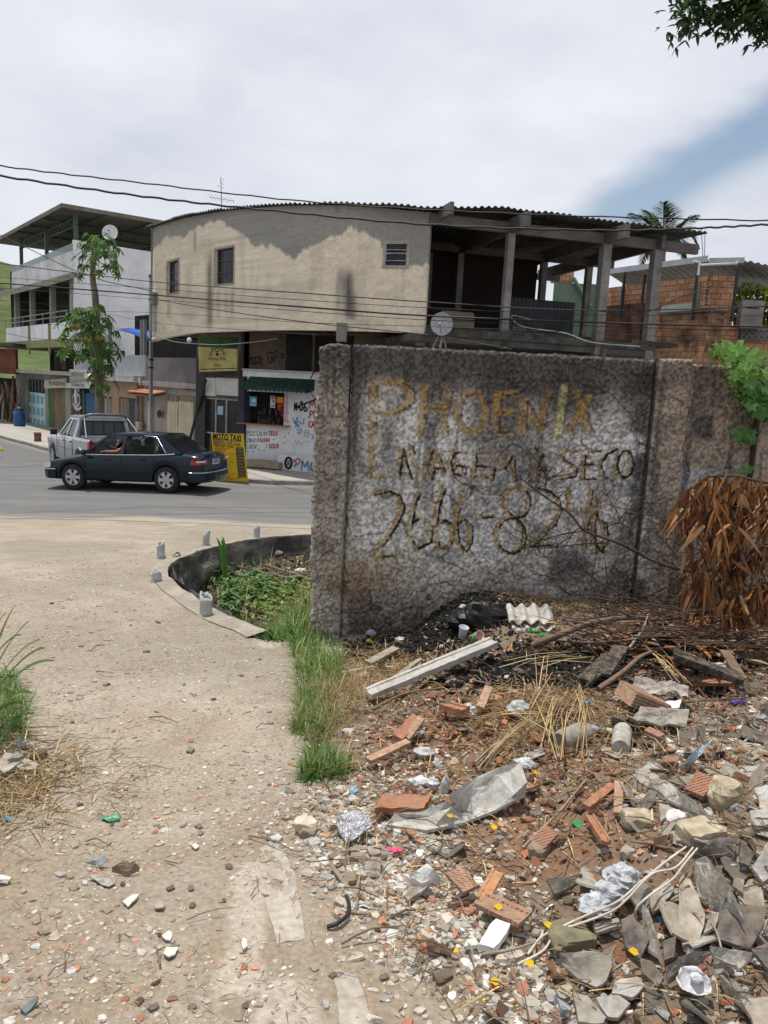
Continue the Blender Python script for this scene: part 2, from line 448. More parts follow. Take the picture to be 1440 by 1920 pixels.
class Face:
	"""a vertical plane in the world; px() reads a point of it, box() builds on it"""
	def __init__(s,p,d,flip=False):
		s.p = Vector((p[0],p[1],0)); s.d = Vector((d[0],d[1],0)).normalized()
		s.n = Vector((s.d.y,-s.d.x,0))
		if s.n.dot(Vector((0,0,0)) - s.p) < 0: s.n = -s.n
		if flip: s.n = -s.n
	def px(s,u,v,off=0):
		r = ray(u,v); p = s.p+s.n*off
		t = (p - Vector((0,0,0))).dot(s.n)/r.dot(s.n)
		q = Vector((0,0,0))+r*t
		return (q - p).dot(s.d),q.z+CAM.z
	def pt(s,a,z,o=0):
		q = s.p+s.d*a+s.n*o; return Vector((q.x,q.y,z))
	def box(s,mb,a0,a1,z0,z1,o0=-.1,o1=0,col=None):
		mb.ext([s.pt(a0,z0,o0),s.pt(a1,z0,o0),s.pt(a1,z1,o0),s.pt(a0,z1,o0)],s.n*(o1 - o0),col); return mb
	def rect(s,mb,u0,v0,u1,v1,o0=-.1,o1=0,col=None):
		"""box whose front lies at offset o1, spanning the corners seen at two points"""
		a0,z0 = s.px(u0,v0,o1); a1,z1 = s.px(u1,v1,o1)
		return s.box(mb,min(a0,a1),max(a0,a1),min(z0,z1),max(z0,z1),o0,o1,col)
	def poly(s,mb,pts,o0,o1,col=None):
		mb.ext([s.pt(a,z,o0) for a,z in pts],s.n*(o1 - o0),col); return mb
	def walls(s,mb,a0,a1,z0,z1,holes,o0,o1,col=None):
		"""wall band with rectangular holes (a0,a1,z0,z1)"""
		xs = sorted({a0,a1} | {min(max(q,a0),a1) for h in holes for q in h[:2]})
		for i in range(len(xs) - 1):
			l,r = xs[i],xs[i+1]
			if r - l < 1e-4: continue
			mid = (l+r)/2; cut = sorted((max(h[2],z0),min(h[3],z1)) for h in holes if h[0] < mid < h[1])
			z = z0
			for b,t in cut:
				if b > z+1e-4: s.box(mb,l,r,z,b,o0,o1,col)
				z = max(z,t)
			if z < z1 - 1e-4: s.box(mb,l,r,z,z1,o0,o1,col)
		return mb
	def strokes(s,mb,lines,w,off=.004,col=None):
		"""brush strokes given as seen points, laid on the plane as thin raised paint"""
		for ln in lines:
			P = [s.px(u,v) for u,v in ln]
			for (a,b),(c,d) in zip(P[:-1],P[1:]):
				L_ = math.hypot(c - a,d - b)+1e-9
				tx,tz = (c - a)/L_*w*.3,(d - b)/L_*w*.3; nx,nz = -(d - b)/L_*w/2,(c - a)/L_*w/2
				s.poly(mb,[(a - tx+nx,b - tz+nz),(a - tx - nx,b - tz - nz),(c+tx - nx,d+tz - nz),(c+tx+nx,d+tz+nz)],.0005,off,col)
		return mb
	def text(s,body,u0,v0,u1,v1,name,mat,parent,off=.004,shear=0,label=None,bold=.008):
		a0,z0 = s.px(u0,v1); a1,z1 = s.px(u1,v0)
		cu = bpy.data.curves.new('lettering', 'FONT'); cu.body = body; cu.shear = shear; cu.resolution_u = 2; cu.offset = bold
		to = bpy.data.objects.new('lettering',cu); COL.objects.link(to)
		dg = bpy.context.evaluated_depsgraph_get(); me0 = bpy.data.meshes.new_from_object(to.evaluated_get(dg))
		bpy.data.objects.remove(to); bpy.data.curves.remove(cu)
		V = np.array([tuple(q.co) for q in me0.vertices]); fs = [list(p.vertices) for p in me0.polygons]
		bpy.data.meshes.remove(me0)
		mn = V.min(0); mx = V.max(0)
		sgn = 1 if s.n.dot(Vector((s.d.y,-s.d.x,0))) > 0 else -1
		mb = MB(); vs = []
		for p in V:
			fx = (p[0] - mn[0])/(mx[0] - mn[0]); fz = (p[1] - mn[1])/(mx[1] - mn[1])
			vs.append(s.pt(a0+(a1 - a0)*fx,z0+(z1 - z0)*fz,off))
		mb.add(vs,fs)
		return mb.build(name,mat,parent,label=label,fix=False)
# ground
def spaced(segs):
	r = []
	for a,b,st in segs:
		n = max(1,int(round((b - a)/st)))
		r += [a+(b - a)*i/n for i in range(n)]
	return np.array(r+[segs[-1][1]])
def mixc(c,t,d):
	t = np.clip(t,0,1)[...,None]
	return c*(1 - t)+np.array(d)*t
def build_ground():
	xs = spaced([(-600,-100,60),(-100,-30,6),(-30,-8,1.0),(-8,-4,.16),(-4,-1.4,.045),(-1.4,3.3,.028),(3.3,8,.25),(8,40,3),(40,600,50)])
	ys = spaced([(-40,-2,5),(-2,.9,.3),(.9,7.2,.028),(7.2,15.6,.06),(15.6,24,.4),(24,60,1.2),(60,200,14),(200,1400,80)])
	X,Y = np.meshgrid(xs,ys)
	Z = gzn(X,Y)
	n1 = fbm(X*.9,Y*.9,o=4,seed=31); n2 = fbm(X*5,Y*5,o=4,seed=33); n3 = fbm(X*17,Y*17,o=3,seed=35)
	c = np.zeros(X.shape+(3,))+np.array((.272,.245,.205))
	c = mixc(c,ss(n1,.4,.65)*.6,(.38,.325,.262))
	c = mixc(c,ss(n2,.5,.68)*.5,(.22,.18,.135)); c = mixc(c,ss(fbm(X*.45,Y*.3,o=4,seed=37),.48,.62)*.35,(.20,.165,.125))
	c = mixc(c,ss(n3,.5,.8)*.35,(.43,.39,.33))
	c = mixc(c,(1 - ss(Y,2.0,5.0))*(.35+.35*ss(n2,.3,.6)),(.25,.195,.135)); c = mixc(c,ss(n3,.42,.62)*.3,(.19,.155,.115))
	c = mixc(c,ss(fbm(X*2.3,Y*2.3,o=3,seed=41),.62,.75)*.35*(1 - ss(Y,4,8)),(.26,.195,.14))
	t = X - np.interp(Y,XE_Y,XE_X)
	wl = 1 - ss(Y,6.3,6.9)
	rub = ss(t+(n2 - .5)*.3,-.06,.25)*wl
	c = mixc(c,rub*.85,(.15,.108,.075))
	red = np.exp(-((X - .55)/.55)**2 - ((Y - 3.55)/.75)**2)+np.exp(-((X - .75)/.4)**2 - ((Y - 2.6)/.35)**2)
	c = mixc(c,rub*ss(red+(n2 - .5)*1.2,.3,1.1)*.6,(.19,.10,.06))
	gry = np.exp(-((X - 1.9)/.55)**2 - ((Y - 4.1)/.6)**2)
	c = mixc(c,rub*ss(gry+(n2 - .5)*.4,.4,.8)*.7,(.20,.17,.14))
	straw = np.exp(-((X+.02)/.33)**2 - ((Y - 5.1)/.6)**2)+np.exp(-((X - 1.7)/.8)**2 - ((Y - 6.2)/.35)**2)
	c = mixc(c,rub*ss(straw+(n2 - .5)*.5,.35,.7)*.7,(.30,.215,.115))
	burn = np.exp(-((X - .5)/.65)**2 - ((Y - 5.95)/.42)**2)+1.1*np.exp(-((X - 1.0)/.5)**2 - ((Y - 4.72)/.42)**2)+.9*np.exp(-((X - 1.9)/.45)**2 - ((Y - 4.9)/.25)**2)
	c = mixc(c,rub*ss(burn+(n2 - .5)*.9,.15,.4)*.97,(.013,.012,.011))
	hole = np.exp(-((X - 2.02)/.11)**2 - ((Y - 4.42)/.12)**2)
	c = mixc(c,ss(hole,.4,.8)*.8,(.03,.024,.018))
	sd = pit_sd(X,Y); near = (np.abs(X) < 4) & (Y > 5) & (Y < 16)
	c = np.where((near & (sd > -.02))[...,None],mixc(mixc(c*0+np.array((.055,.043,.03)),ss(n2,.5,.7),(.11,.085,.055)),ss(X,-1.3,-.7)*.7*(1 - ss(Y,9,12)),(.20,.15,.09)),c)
	for (a,b,wd) in (((-.42,2.66),(-.36,2.05),.085),((-.22,1.98),(-.05,1.2),.10),((-1.35,6.9),(-.85,6.1),.13),((-2.35,8.6),(-1.5,7.0),.12)):
		ax,ay = a; bx,by = b
		tt = ((X - ax)*(bx - ax)+(Y - ay)*(by - ay))/((bx - ax)**2+(by - ay)**2)
		tc = np.clip(tt,0,1)
		d = np.hypot(X - ax - tc*(bx - ax),Y - ay - tc*(by - ay))+(n2 - .5)*.08
		c = mixc(c,(1 - ss(d,wd*.7,wd))*.8,(.385,.34,.285))
	c = c*np.where(Y < 60,.93,1)[...,None]
	c = mixc(c,ss(Y,50,80),(.09,.13,.04))
	c = mixc(c,ss(-X,28,40)*ss(Y,20,50),(.1,.13,.05))
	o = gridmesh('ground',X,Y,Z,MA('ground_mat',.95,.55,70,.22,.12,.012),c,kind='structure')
	return o
build_ground()
KU = [(0,822),(40,832),(80,844),(140,856),(250,878),(340,894),(435,904),(500,909),(590,911)]
KERB = [atg(u,v) for u,v in KU]
KERB = [KERB[0]+(KERB[0] - KERB[2])*3.5]+KERB+[Vector((1.5,21.2,0)),Vector((6,22.0,0)),Vector((14,24.0,0)),Vector((40,31,0))]
kx = np.array([p.x for p in KERB]); ky = np.array([p.y for p in KERB])
def build_road():
	mr = MA('asphalt',.93,.5,120,.2,.12,.006)
	ux = spaced([(-60,-16,2.0),(-16,4,.25),(4,40,2)])
	tt = np.linspace(0,1,60)
	yk = np.interp(ux,kx,ky)
	near = 15.0+.25*(fbm(ux*.8,0*ux,o=3,seed=51) - .5) - .12*np.clip(-4 - ux,0,60)*.55
	X = np.repeat(ux[None],len(tt),0); Y = near[None]+(yk - near)[None]*tt[:,None]
	Z = gzn(X,Y,True)+.006
	dn = (Y - near[None])
	n1 = fbm(X*.5,Y*2.5,o=4,seed=52); n2 = fbm(X*3,Y*3,o=3,seed=53)
	c = np.zeros(X.shape+(3,))+np.array((.125,.125,.127))
	c = mixc(c,ss(n1,.45,.7)*.5,(.165,.16,.155))
	c = mixc(c,ss(n2,.55,.75)*.25,(.09,.09,.09))
	c = mixc(c,(1 - ss(dn+(n1 - .5)*1.6,.0,.9))*.9,(.30,.265,.215))
	c = mixc(c,(1 - ss((yk[None] - Y)+(n1 - .5)*.6,.05,.8))*.55,(.22,.2,.175))
	gridmesh('road',X,Y,Z,mr,c,kind='structure',label='grey worn asphalt road with dusty edges')
def build_pavement():
	mp = MA('pavement_mat',.92,.35,70,.15,.15,.006)
	ux = spaced([(-60,-16,2.0),(-16,4,.25),(4,40,2)])
	yk = np.interp(ux,kx,ky)+.13
	tt = np.linspace(0,1,40)**1.3
	X = np.repeat(ux[None],len(tt),0); Y = yk[None]+26*tt[:,None]
	Z = gzn(X,np.repeat(yk[None],len(tt),0),False)*.6+gzn(X,Y,False)*.4+.13
	n1 = fbm(X*1.2,Y*1.2,o=4,seed=61); n2 = fbm(X*6,Y*6,o=3,seed=62)
	c = np.zeros(X.shape+(3,))+np.array((.31,.298,.27))
	c = mixc(c,ss(n1,.42,.65)*.5,(.27,.25,.215)); c = mixc(c,ss(n2,.55,.75)*.3,(.36,.35,.325))
	jt = (np.abs((X+Y*.3) % 2.4 - 1.2) > 1.17)
	c = mixc(c,jt*.6,(.15,.14,.12))
	gridmesh('pavement',X,Y,Z,mp,c,kind='structure',label='pale concrete pavement across the road')
	mb = MB(); P = [Vector((ux[i],yk[i] - .13,0)) for i in range(len(ux))]
	k = len(P); vs = []
	for i,p in enumerate(P):
		g = gz(p.x,p.y); w = .012*(vn(p.x*5,0) - .5)
		h = gzn(np.array([p.x]),np.array([yk[i]]),False)[0]+.135
		vs += [(p.x,p.y+w,g - .15),(p.x,p.y+.02+w,h - .02),(p.x,p.y+.05,h),(p.x,p.y+.17,h+.002),(p.x,p.y+.17,g - .15)]
	fs = [(i*5+j,i*5+(j+1) % 5,(i+1)*5+(j+1) % 5,(i+1)*5+j) for i in range(k - 1) for j in range(5)]
	mb.add(vs,fs); mb.build('kerb',M('kerb_mat',(.26,.245,.22),(.15,.14,.125),2.5,bump=.5,bscale=30),kind='structure',label='worn grey kerb on the far side of the road')
build_road(); build_pavement()
# pit wall, pipe posts
def catmull(P,n=8):
	P = [Vector(p) for p in P]; P = [P[0]*2 - P[1]]+P+[P[-1]*2 - P[-2]]; r = []
	for i in range(1,len(P) - 2):
		a,b,c,d = P[i - 1:i+3]
		for k in range(n):
			t = k/n
			r.append(.5*((2*b)+(c - a)*t+(2*a - 5*b+4*c - d)*t*t+(3*b - a - 3*c+d)*t**3))
	r.append(P[-2]); return r
def build_pit_wall():
	t = T('stone_retaining_wall', 'dark curved stone retaining wall with cement rim around the sunken pit', 'retaining wall',(-2.6,10,.3))
	L_ = catmull([(p[0],p[1],0) for p in ([(1.6,15.0),(.2,14.75)]+PIT)],14)
	n = len(L_); s = np.zeros(n)
	for i in range(1,n): s[i] = s[i - 1]+(L_[i] - L_[i - 1]).length
	m = 26
	X = np.zeros((n,m)); Y = X.copy(); Z = X.copy(); col = np.zeros((n,m,3))
	cap = MB(); vs = []
	for i in range(n):
		a = L_[max(i - 1,0)]; b = L_[min(i+1,n - 1)]; d = (b - a).normalized(); nin = Vector((-d.y,d.x,0))
		if pit_sd(np.array([L_[i].x+nin.x*.3]),np.array([L_[i].y+nin.y*.3]))[0] < pit_sd(np.array([L_[i].x - nin.x*.3]),np.array([L_[i].y - nin.y*.3]))[0]: nin = -nin
		q = L_[i] - nin*.07; g = float(gzn(np.array([q.x]),np.array([q.y]))[0])
		for j in range(m):
			z = g+.02 - j*.055
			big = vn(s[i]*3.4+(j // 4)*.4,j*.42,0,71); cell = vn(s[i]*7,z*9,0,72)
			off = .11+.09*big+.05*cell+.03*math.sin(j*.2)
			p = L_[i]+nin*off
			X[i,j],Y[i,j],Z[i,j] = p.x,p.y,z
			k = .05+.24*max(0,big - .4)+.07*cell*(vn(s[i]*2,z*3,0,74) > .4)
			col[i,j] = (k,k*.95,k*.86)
		w = .02*vn(s[i]*4,3)
		o_,i_ = L_[i] - nin*(.05+w*2),L_[i]+nin*(.12+.02*vn(s[i]*6,9))
		vs += [(o_.x,o_.y,g - .04),(o_.x,o_.y,g+.012),(i_.x,i_.y,g+.028+.012*vn(s[i]*8,1)),(i_.x,i_.y,g - .07)]
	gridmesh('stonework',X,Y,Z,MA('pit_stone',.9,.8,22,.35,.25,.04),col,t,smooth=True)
	cap.add(vs,[(i*4+j,i*4+(j+1) % 4,(i+1)*4+(j+1) % 4,(i+1)*4+j) for i in range(n - 1) for j in range(4)])
	cap.build('cement_rim',M('rim_cement',(.29,.262,.22),(.2,.175,.14),3,bump=.5,bscale=45),t)
build_pit_wall()
MPIPE = M('pvc_pipe',(.46,.475,.49),(.30,.31,.31),7,rough=.6,bump=.25,bscale=50,fine=.1)
MCEM = M('cement_fill',(.3,.28,.25),(.17,.16,.145),12,bump=.7,bscale=60)
def pipe_post(u,v,h,lean,seed,lbl,r=.056):
	g = atg(u,v); t = T('pipe_post',lbl, 'post',g, 'broken pipe posts around the pit rim')
	rnd = random.Random(seed); n = 18; mb = MB(); vs = []
	lv = [-.03,h*.3,h*.65,1]
	for k,q in enumerate(lv):
		for j in range(n):
			a = j*2*PI/n
			z = q if k < 3 else h*(.88+.12*math.sin(a*1+seed)+rnd.uniform(-.05,.05))
			rr = r*(1.0 if k else 1.03)
			vs.append((g.x+rr*math.cos(a)+lean*z,g.y+rr*math.sin(a),g.z+z))
	for k in (3,2,1,0):
		for j in range(n):
			x,y,z = vs[k*n+j] if k == 3 else vs[k*n+j]
			vs.append((g.x+lean*(z - g.z)+(x - g.x - lean*(z - g.z))*.88,g.y+(y - g.y)*.88,z - (0 if k == 3 else 0)))
	fs = [(i*n+j,i*n+(j+1) % n,(i+1)*n+(j+1) % n,(i+1)*n+j) for i in range(7) for j in range(n)]
	mb.add(vs,fs,smooth=True).build('pipe',MPIPE,t)
	zt = h*.72; c = MB(); c.lathe([(0,zt+.012),(r*.6,zt+.004),(r*.9,zt - .006),(r*.9,zt - .05)],(g.x+lean*zt,g.y,g.z),n=14)
	c.build('concrete_fill',MCEM,t)
	b = MB(); b.lathe([(r*1.02,.04),(r*1.35,.012),(r*1.7,-.01)],g,n=16); b.build('cement_collar',M('rim_cement',(1,1,1)),t)
pipe_post(302,1047,.255,-.03,1, 'pale broken pipe post farthest left on the curve of the pit rim')
pipe_post(386,1024,.27,.05,2, 'pale pipe post with slanted broken top on the far left bend of the rim')
pipe_post(481,1011,.265,.02,3, 'pipe post with folded dark lip on the far rim nearest the road')
pipe_post(293,1092,.155,.04,4, 'shortest stubby pipe post with dark ragged top at the left end of the rim')
pipe_post(386,1157,.235,0,5, 'nearest and widest looking pipe post beside the green weeds',.058)
# the near concrete wall
YW = 6.4
OCH = (.30,.19,.06); BLK = (.018,.018,.022)
LT = []   # (points in the picture,half width px)
def ell(cx,cy,rx,ry,n=14,a0=0,a1=360): return [(cx+rx*math.cos(rad(a0+(a1 - a0)*i/n)),cy+ry*math.sin(rad(a0+(a1 - a0)*i/n))) for i in range(n+1)]
BIG = [[(701,722),(699,790),(696,862)],[(721,716),(750,717),(768,730),(770,749),(757,765),(721,780)],
 [(797,724),(792,770),(787,815)],[(795,764),(834,763)],[(839,732),(835,775),(831,815)],ell(884,773,27,37),
 [(932,738),(930,775),(928,809),(962,808)],[(933,771),(958,770)],[(936,739),(965,736)],
 [(979,807),(981,751),(1013,805),(1018,770),(1025,738)],[(1057,726),(1052,770),(1046,815)],
 [(1080,734),(1090,765),(1104,807)],[(1104,745),(1086,775),(1064,808)]]
MID = [[(698,864),(696,894),(725,894)],[(742,896),(752,842),(765,896)],[(767,836),(785,892),(808,842)],[(805,896),(818,846),(832,892)],[(809,878),(828,876)],
 [(868,848),(848,848),(840,864),(844,886),(866,892),(870,874),(850,872)],[(913,848),(888,849),(885,893),(907,895)],[(887,872),(905,873)],
 [(919,900),(926,850),(942,878),(958,848),(963,898)],[(997,904),(1012,848),(1023,894)],[(1003,880),(1018,880)],[(999,838),(1002,842)],
 [(1084,842),(1058,844),(1050,858),(1078,876),(1074,892),(1045,898)],[(1120,843),(1092,844),(1090,897),(1112,896)],[(1091,869),(1112,868)],
 [(1151,840),(1130,850),(1122,872),(1130,892),(1145,897)],ell(1167,868,15,25)]
NUM = [[(698,927),(725,920),(745,929),(753,953),(739,983),(718,1015),(700,1044),(728,1042),(755,1035)],
 [(789,916),(775,939),(767,977),(767,1011),(779,1027),(802,1015),(806,987),(787,969),(770,977)],
 [(830,914),(818,947),(813,983),(818,1023),(834,1029),(846,1009),(844,983),(829,973),(815,983)],
 [(872,916),(858,945),(852,977),(856,1015),(868,1031),(880,1015),(881,987),(868,971),(854,979)],
 [(898,970),(923,967)],ell(965,941,23,28),ell(954,1003,27,33),
 [(999,912),(1023,918),(1043,935),(1047,957),(1035,983),(1005,1011),(989,1024),(1031,1020)],
 [(1066,916),(1065,953),(1085,960),(1106,961)],[(1107,916),(1100,960),(1092,1028)],
 [(1138,918),(1122,937),(1110,977),(1110,1016),(1122,1034),(1134,1010),(1132,979),(1116,972)]]
def segd(U,V,ln):
	d = np.full(U.shape,1e9)
	for (ax,ay),(bx,by) in zip(ln[:-1],ln[1:]):
		t = np.clip(((U - ax)*(bx - ax)+(V - ay)*(by - ay))/((bx - ax)**2+(by - ay)**2+1e-9),0,1)
		d = np.minimum(d,np.hypot(U - ax - t*(bx - ax),V - ay - t*(by - ay)))
	return d
def wall_colour(X,Y,Z):
	"""paint, soot, moss and painted stucco shading of the wall, keyed to places on its face (x, z)"""
	U,V = proj(X,np.full(X.shape,YW),Z)
	n0 = fbm(X*1.6,Z*1.6,o=4,seed=81); n1 = fbm(X*6,Z*6,o=4,seed=82); n2 = fbm(X*58,Z*50,Y*20,o=2,seed=83); n3 = fbm(X*2.2,Z*.5,o=3,seed=84)
	c = np.zeros(X.shape+(3,))+np.array((.33,.295,.25))
	wp = ss(U+(n1 - .5)*60,640,690)*(1 - ss(U+(n0 - .5)*60,1185,1225))*ss(V+(n0 - .5)*90,690,780)*(1 - ss(V+(n0 - .5)*110,1000,1085))
	wp = wp*(1 - .55*ss(n3,.45,.62)*(1 - ss(V,800,880)))
	c = mixc(c,wp*.85,(.52,.515,.50))
	brn = ss(V+(n0 - .5)*80,1010,1080)*(1 - ss(V,1120,1160))*ss(n0,.42,.6)
	c = mixc(c,brn*.75,(.24,.165,.105))
	w2 = np.exp(-((U - 1030)/70)**2 - ((V - 1110)/45)**2); c = mixc(c,w2*.65,(.42,.42,.41))
	tan = ss(U,1215,1235); c = mixc(c,tan*.85,(.29,.235,.18))
	w3 = (1 - ss(np.abs(V - (905 - (U - 1300)*.12))+(n1 - .5)*20,16,34))*ss(U,1262,1275)*(1 - ss(U,1350,1385)); c = mixc(c,w3*.7,(.40,.42,.46))
	dk = (1 - ss(np.maximum(np.abs(U - 1318)/20,np.abs(V - 800)/24)+(n1 - .5)*.9,.7,1.2)); c = mixc(c,dk*.8,(.05,.05,.055))
	top = (1 - ss(V - 640 - (U - 600)*.045+(n0 - .5)*190,20,115))*(1 - .6*tan); c = mixc(c,top*.8,(.035,.034,.032))
	ed = np.exp(-((U - (1206 - (V - 700)*.05))/22)**2)*ss(n1,.35,.55); c = mixc(c,ed*.8,(.03,.029,.028))
	lf = np.exp(-((U - 668)/22)**2)*(1 - ss(V,850,980))*ss(U,640,655); c = mixc(c,lf*.6,(.05,.05,.055))
	bot = ss(V+(n0 - .5)*120,1075,1165)*ss(U,640,660)*(1 - ss(U,1120,1290)*.6); c = mixc(c,bot*.85,(.045,.036,.028))
	b2 = np.exp(-((U - 1080)/95)**2 - ((V - 1060)/38)**2)*ss(n1,.3,.55); c = mixc(c,b2*.8,(.04,.04,.04))
	b3 = ss(n1,.55,.68)*.55; c = mixc(c,b3*.8,(.085,.078,.07))
	st = ss(n3,.50,.66)*(1 - ss(V,760,1040))*.75; c = mixc(c,st,(.06,.058,.055))
	dr = ss(fbm(X*14,Z*.9,o=3,seed=86),.58,.72)*(1 - ss(V,900,1060))*.6; c = mixc(c,dr,(.07,.066,.06))
	cr_ = (np.abs(fbm(X*1.1,Z*1.1,o=4,seed=87) - .5) < .0035)*.7; c = mixc(c,cr_,(.04,.036,.03))
	wb = (n1 - .5)*7+(n2 - .5)*7
	U2,V2 = U+(n1 - .5)*4,V+(n0 - .5)*6
	fade = .6+.5*ss(n1,.3,.55)
	for grp,w,fa in ((BIG,9.5,.75),(MID,4.6,.8),(NUM,5.5,.85)):
		for ln in grp:
			a,b = min(p[0] for p in ln) - 30,max(p[0] for p in ln)+30
			if not ((U > a) & (U < b)).any(): continue
			y = 1 - ss(segd(U2,V2,ln)+wb*.7,w*.5,w*1.1)
			col = (.46,.42,.2) if ln is BIG[10] else OCH
			c = mixc(c,y*fa*fade*.88,col)
			k = 1 - ss(segd(U2 - (w*.5+3.5),V2 - 1,ln)+wb*.45,1.1,3.2)
			c = mixc(c,k*1.0*ss(fbm(U*.03,V*.03,float(a),o=2,seed=int(a)),.34,.46)*(.55 if grp is BIG else 1),BLK)
	c = c*(.66+.80*ss(n2,.26,.70))[...,None]  # speckle paints the light and shade of stucco lumps into the colour
	return c
def stucco(X,Z,seed=0,a=1.0):
	n = fbm(X*58,Z*52,o=2,seed=91+seed)
	return a*(.011*ss(n,.38,.66)+.008*(fbm(X*4,Z*4,o=2,seed=95+seed) - .5))
def slab_part(name,x0,x1,z0,z1,yf,yb,parent,step=.0078,amp=1.0,jag=None,jagL=None,label=None):
	"""upright slab: displaced front with its colours, wrapped over the top and the ends"""
	nx = int((x1 - x0)/step)+1; nz = int((z1 - z0)/step)+1
	xs = np.linspace(x0,x1,nx); zs = np.linspace(z0,z1,nz)
	X,Z = np.meshgrid(xs,zs)
	if jag is not None: Z = z0+(Z - z0)*((jag(xs) - z0)/(z1 - z0))[None]
	if jagL is not None: X = x1 - (x1 - X)*((x1 - jagL(zs))/(x1 - x0))[:,None]
	edge = np.minimum(np.minimum((X - X[:,:1]),(X[:,-1:] - X)),(Z[-1:,:] - Z))/.02
	Y = yf - stucco(X,Z,0,amp)*np.clip(edge,.2,1)+.015*(1 - np.clip(edge,0,1))
	def band(t): return yf+(yb - yf)*t
	rows = [(X,Y,Z)]
	o = []
	cols = wall_colour(X,Y,Z)
	V = [np.stack([X.ravel(),Y.ravel(),Z.ravel()],1)]; C = [cols.reshape(-1,3)]
	i = np.arange(nz - 1)[:,None]*nx+np.arange(nx - 1)[None]
	Q = [np.stack([i,i+1,i+nx+1,i+nx],-1).reshape(-1,4)]
	base = nx*nz
	def rim(idx,shift_n):
		nonlocal base
		k = 12; pts = V[0][idx]; cc = C[0][idx]; m = len(idx); last = idx
		for j in range(1,k+1):
			p = pts.copy(); p[:,1] = yf+(yb - yf)*j/k
			nn = (fbm(p[:,0]*30,p[:,1]*30,p[:,2]*30,o=2,seed=98) - .5)*.02
			if shift_n == 'z': p[:,2] += nn*(j < k)
			else: p[:,0] += nn*(j < k)
			V.append(p); C.append(cc*0+np.array((.13,.12,.105))*(.6+nn[:,None]*60))
			new = np.arange(base,base+m); base += m
			Q.append(np.stack([last[:-1],last[1:],new[1:],new[:-1]],-1)); last = new
	rim(np.arange((nz - 1)*nx,nz*nx), 'z')
	rim(np.arange(0,nz)*nx, 'x')
	rim(np.arange(0,nz)*nx+nx - 1, 'x')
	back = np.array([[X[0,0],yb,z0],[X[0,-1],yb,z0],[X[-1,-1],yb,Z[-1,-1]],[X[-1,0],yb,Z[-1,0]]])
	V.append(back); C.append(np.zeros((4,3))+.12); Q.append(np.array([[base,base+3,base+2,base+1]]))
	return rawmesh(name,np.concatenate(V),np.concatenate(Q),MA('wall_mat',.95,.5,130,.25,.12,.006),np.concatenate(C),parent,True,label=label)
def build_wall():
	t = T('concrete_wall', 'rough stained concrete wall with faded ochre painted words and phone number', 'wall',(.9,YW,.5))
	zt = lambda u,v: aty(u,v,YW).z
	xl = aty(588,900,YW).x
	jl = lambda z: xl+.018+.03*(fbm(z*9,0*z,o=4,seed=101) - .5)+.02*(fbm(z*30,0*z,o=2,seed=103) - .5) - .05*ss(z,1.0,1.5)*(1 - ss(z,2.6,2.9))*.35
	slab_part('end_pillar',xl,-.335,.35,3.17,YW - .06,YW+.22,t,amp=1.9,jag=lambda x: 3.185+.02*(fbm(x*25,0*x,o=3,seed=104) - .5) - .03*ss(-x,.5,.6),jagL=jl,label='crumbling pillar at the left end of the wall')
	slab_part('wall_panel',-.322,2.155,.3,3.19,YW,YW+.14,t,jag=lambda x: 3.192+.012*(fbm(x*14,0*x,o=3,seed=105) - .5),label='painted panel with the words and the phone number')
	slab_part('corner_strip',-.345,-.322,.35,2.6,YW - .028,YW+.05,t,step=.008,amp=.4,label='thin raised strip beside the end pillar')
	slab_part('buttress',2.155,2.43,.4,3.20,YW - .085,YW+.2,t,jag=lambda x: 3.20+.02*(fbm(x*20,0*x,o=3,seed=106) - .5))
	slab_part('wall_panel',2.43,3.02,.4,3.17,YW,YW+.14,t,jag=lambda x: 3.175+.012*(fbm(x*14,0*x,o=3,seed=107) - .5),label='tan panel with a dark square stain')
	slab_part('buttress',3.02,3.30,.4,3.18,YW - .09,YW+.2,t,step=.012)
	slab_part('wall_panel',3.30,6.2,.3,3.16,YW,YW+.14,t,step=.03,label='plain panel running on to the right')
	cop = MB()
	xs = np.linspace(-.32,6.1,130)
	for a,b in zip(xs[:-1],xs[1:]):
		pass
	return t
build_wall()
# corrugated roofs
def corr_roof(name,eave,back,mat,parent,period=.18,amp=.026,th=.012,seed=0,label=None,rows=3):
	"""corrugated sheets between an eave polyline and a back polyline (same number of points)"""
	def samp(P,n):
		P = [Vector(p) for p in P]; d = [0]
		for a,b in zip(P[:-1],P[1:]): d.append(d[-1]+(b - a).length)
		r = []
		for k in range(n):
			q = d[-1]*k/(n - 1); i = 0
			while i < len(d) - 2 and d[i+1] < q: i += 1
			r.append(P[i].lerp(P[i+1],(q - d[i])/(d[i+1] - d[i])))
		return r,d[-1]
	_,L_ = samp(eave,2); n = max(8,int(L_/period*8))+1
	E,_ = samp(eave,n); B,_ = samp(back,n)
	s = np.linspace(0,L_,n); w = amp*np.sin(s*2*PI/period)
	sheet = np.floor(s/(period*5)).astype(int)
	jit = np.array([(_h(np.array([k]),np.array([seed]),np.array([0]),5)[0] - .5) for k in sheet])
	X = []; Y = []; Z = []
	for side in (0,1):
		for r in range(rows):
			f = r/(rows - 1) if side == 0 else 1 - r/(rows - 1)
			X.append([E[i].x+(B[i].x - E[i].x)*f for i in range(n)]); Y.append([E[i].y+(B[i].y - E[i].y)*f - (jit[i]*.07 if f == 0 else 0) for i in range(n)])
			Z.append([E[i].z+(B[i].z - E[i].z)*f+w[i]+jit[i]*.02 - side*th for i in range(n)])
	X.append(X[0]); Y.append(Y[0]); Z.append(Z[0])
	return gridmesh(name,np.array(X),np.array(Y),np.array(Z),mat,None,parent,smooth=False,label=label)
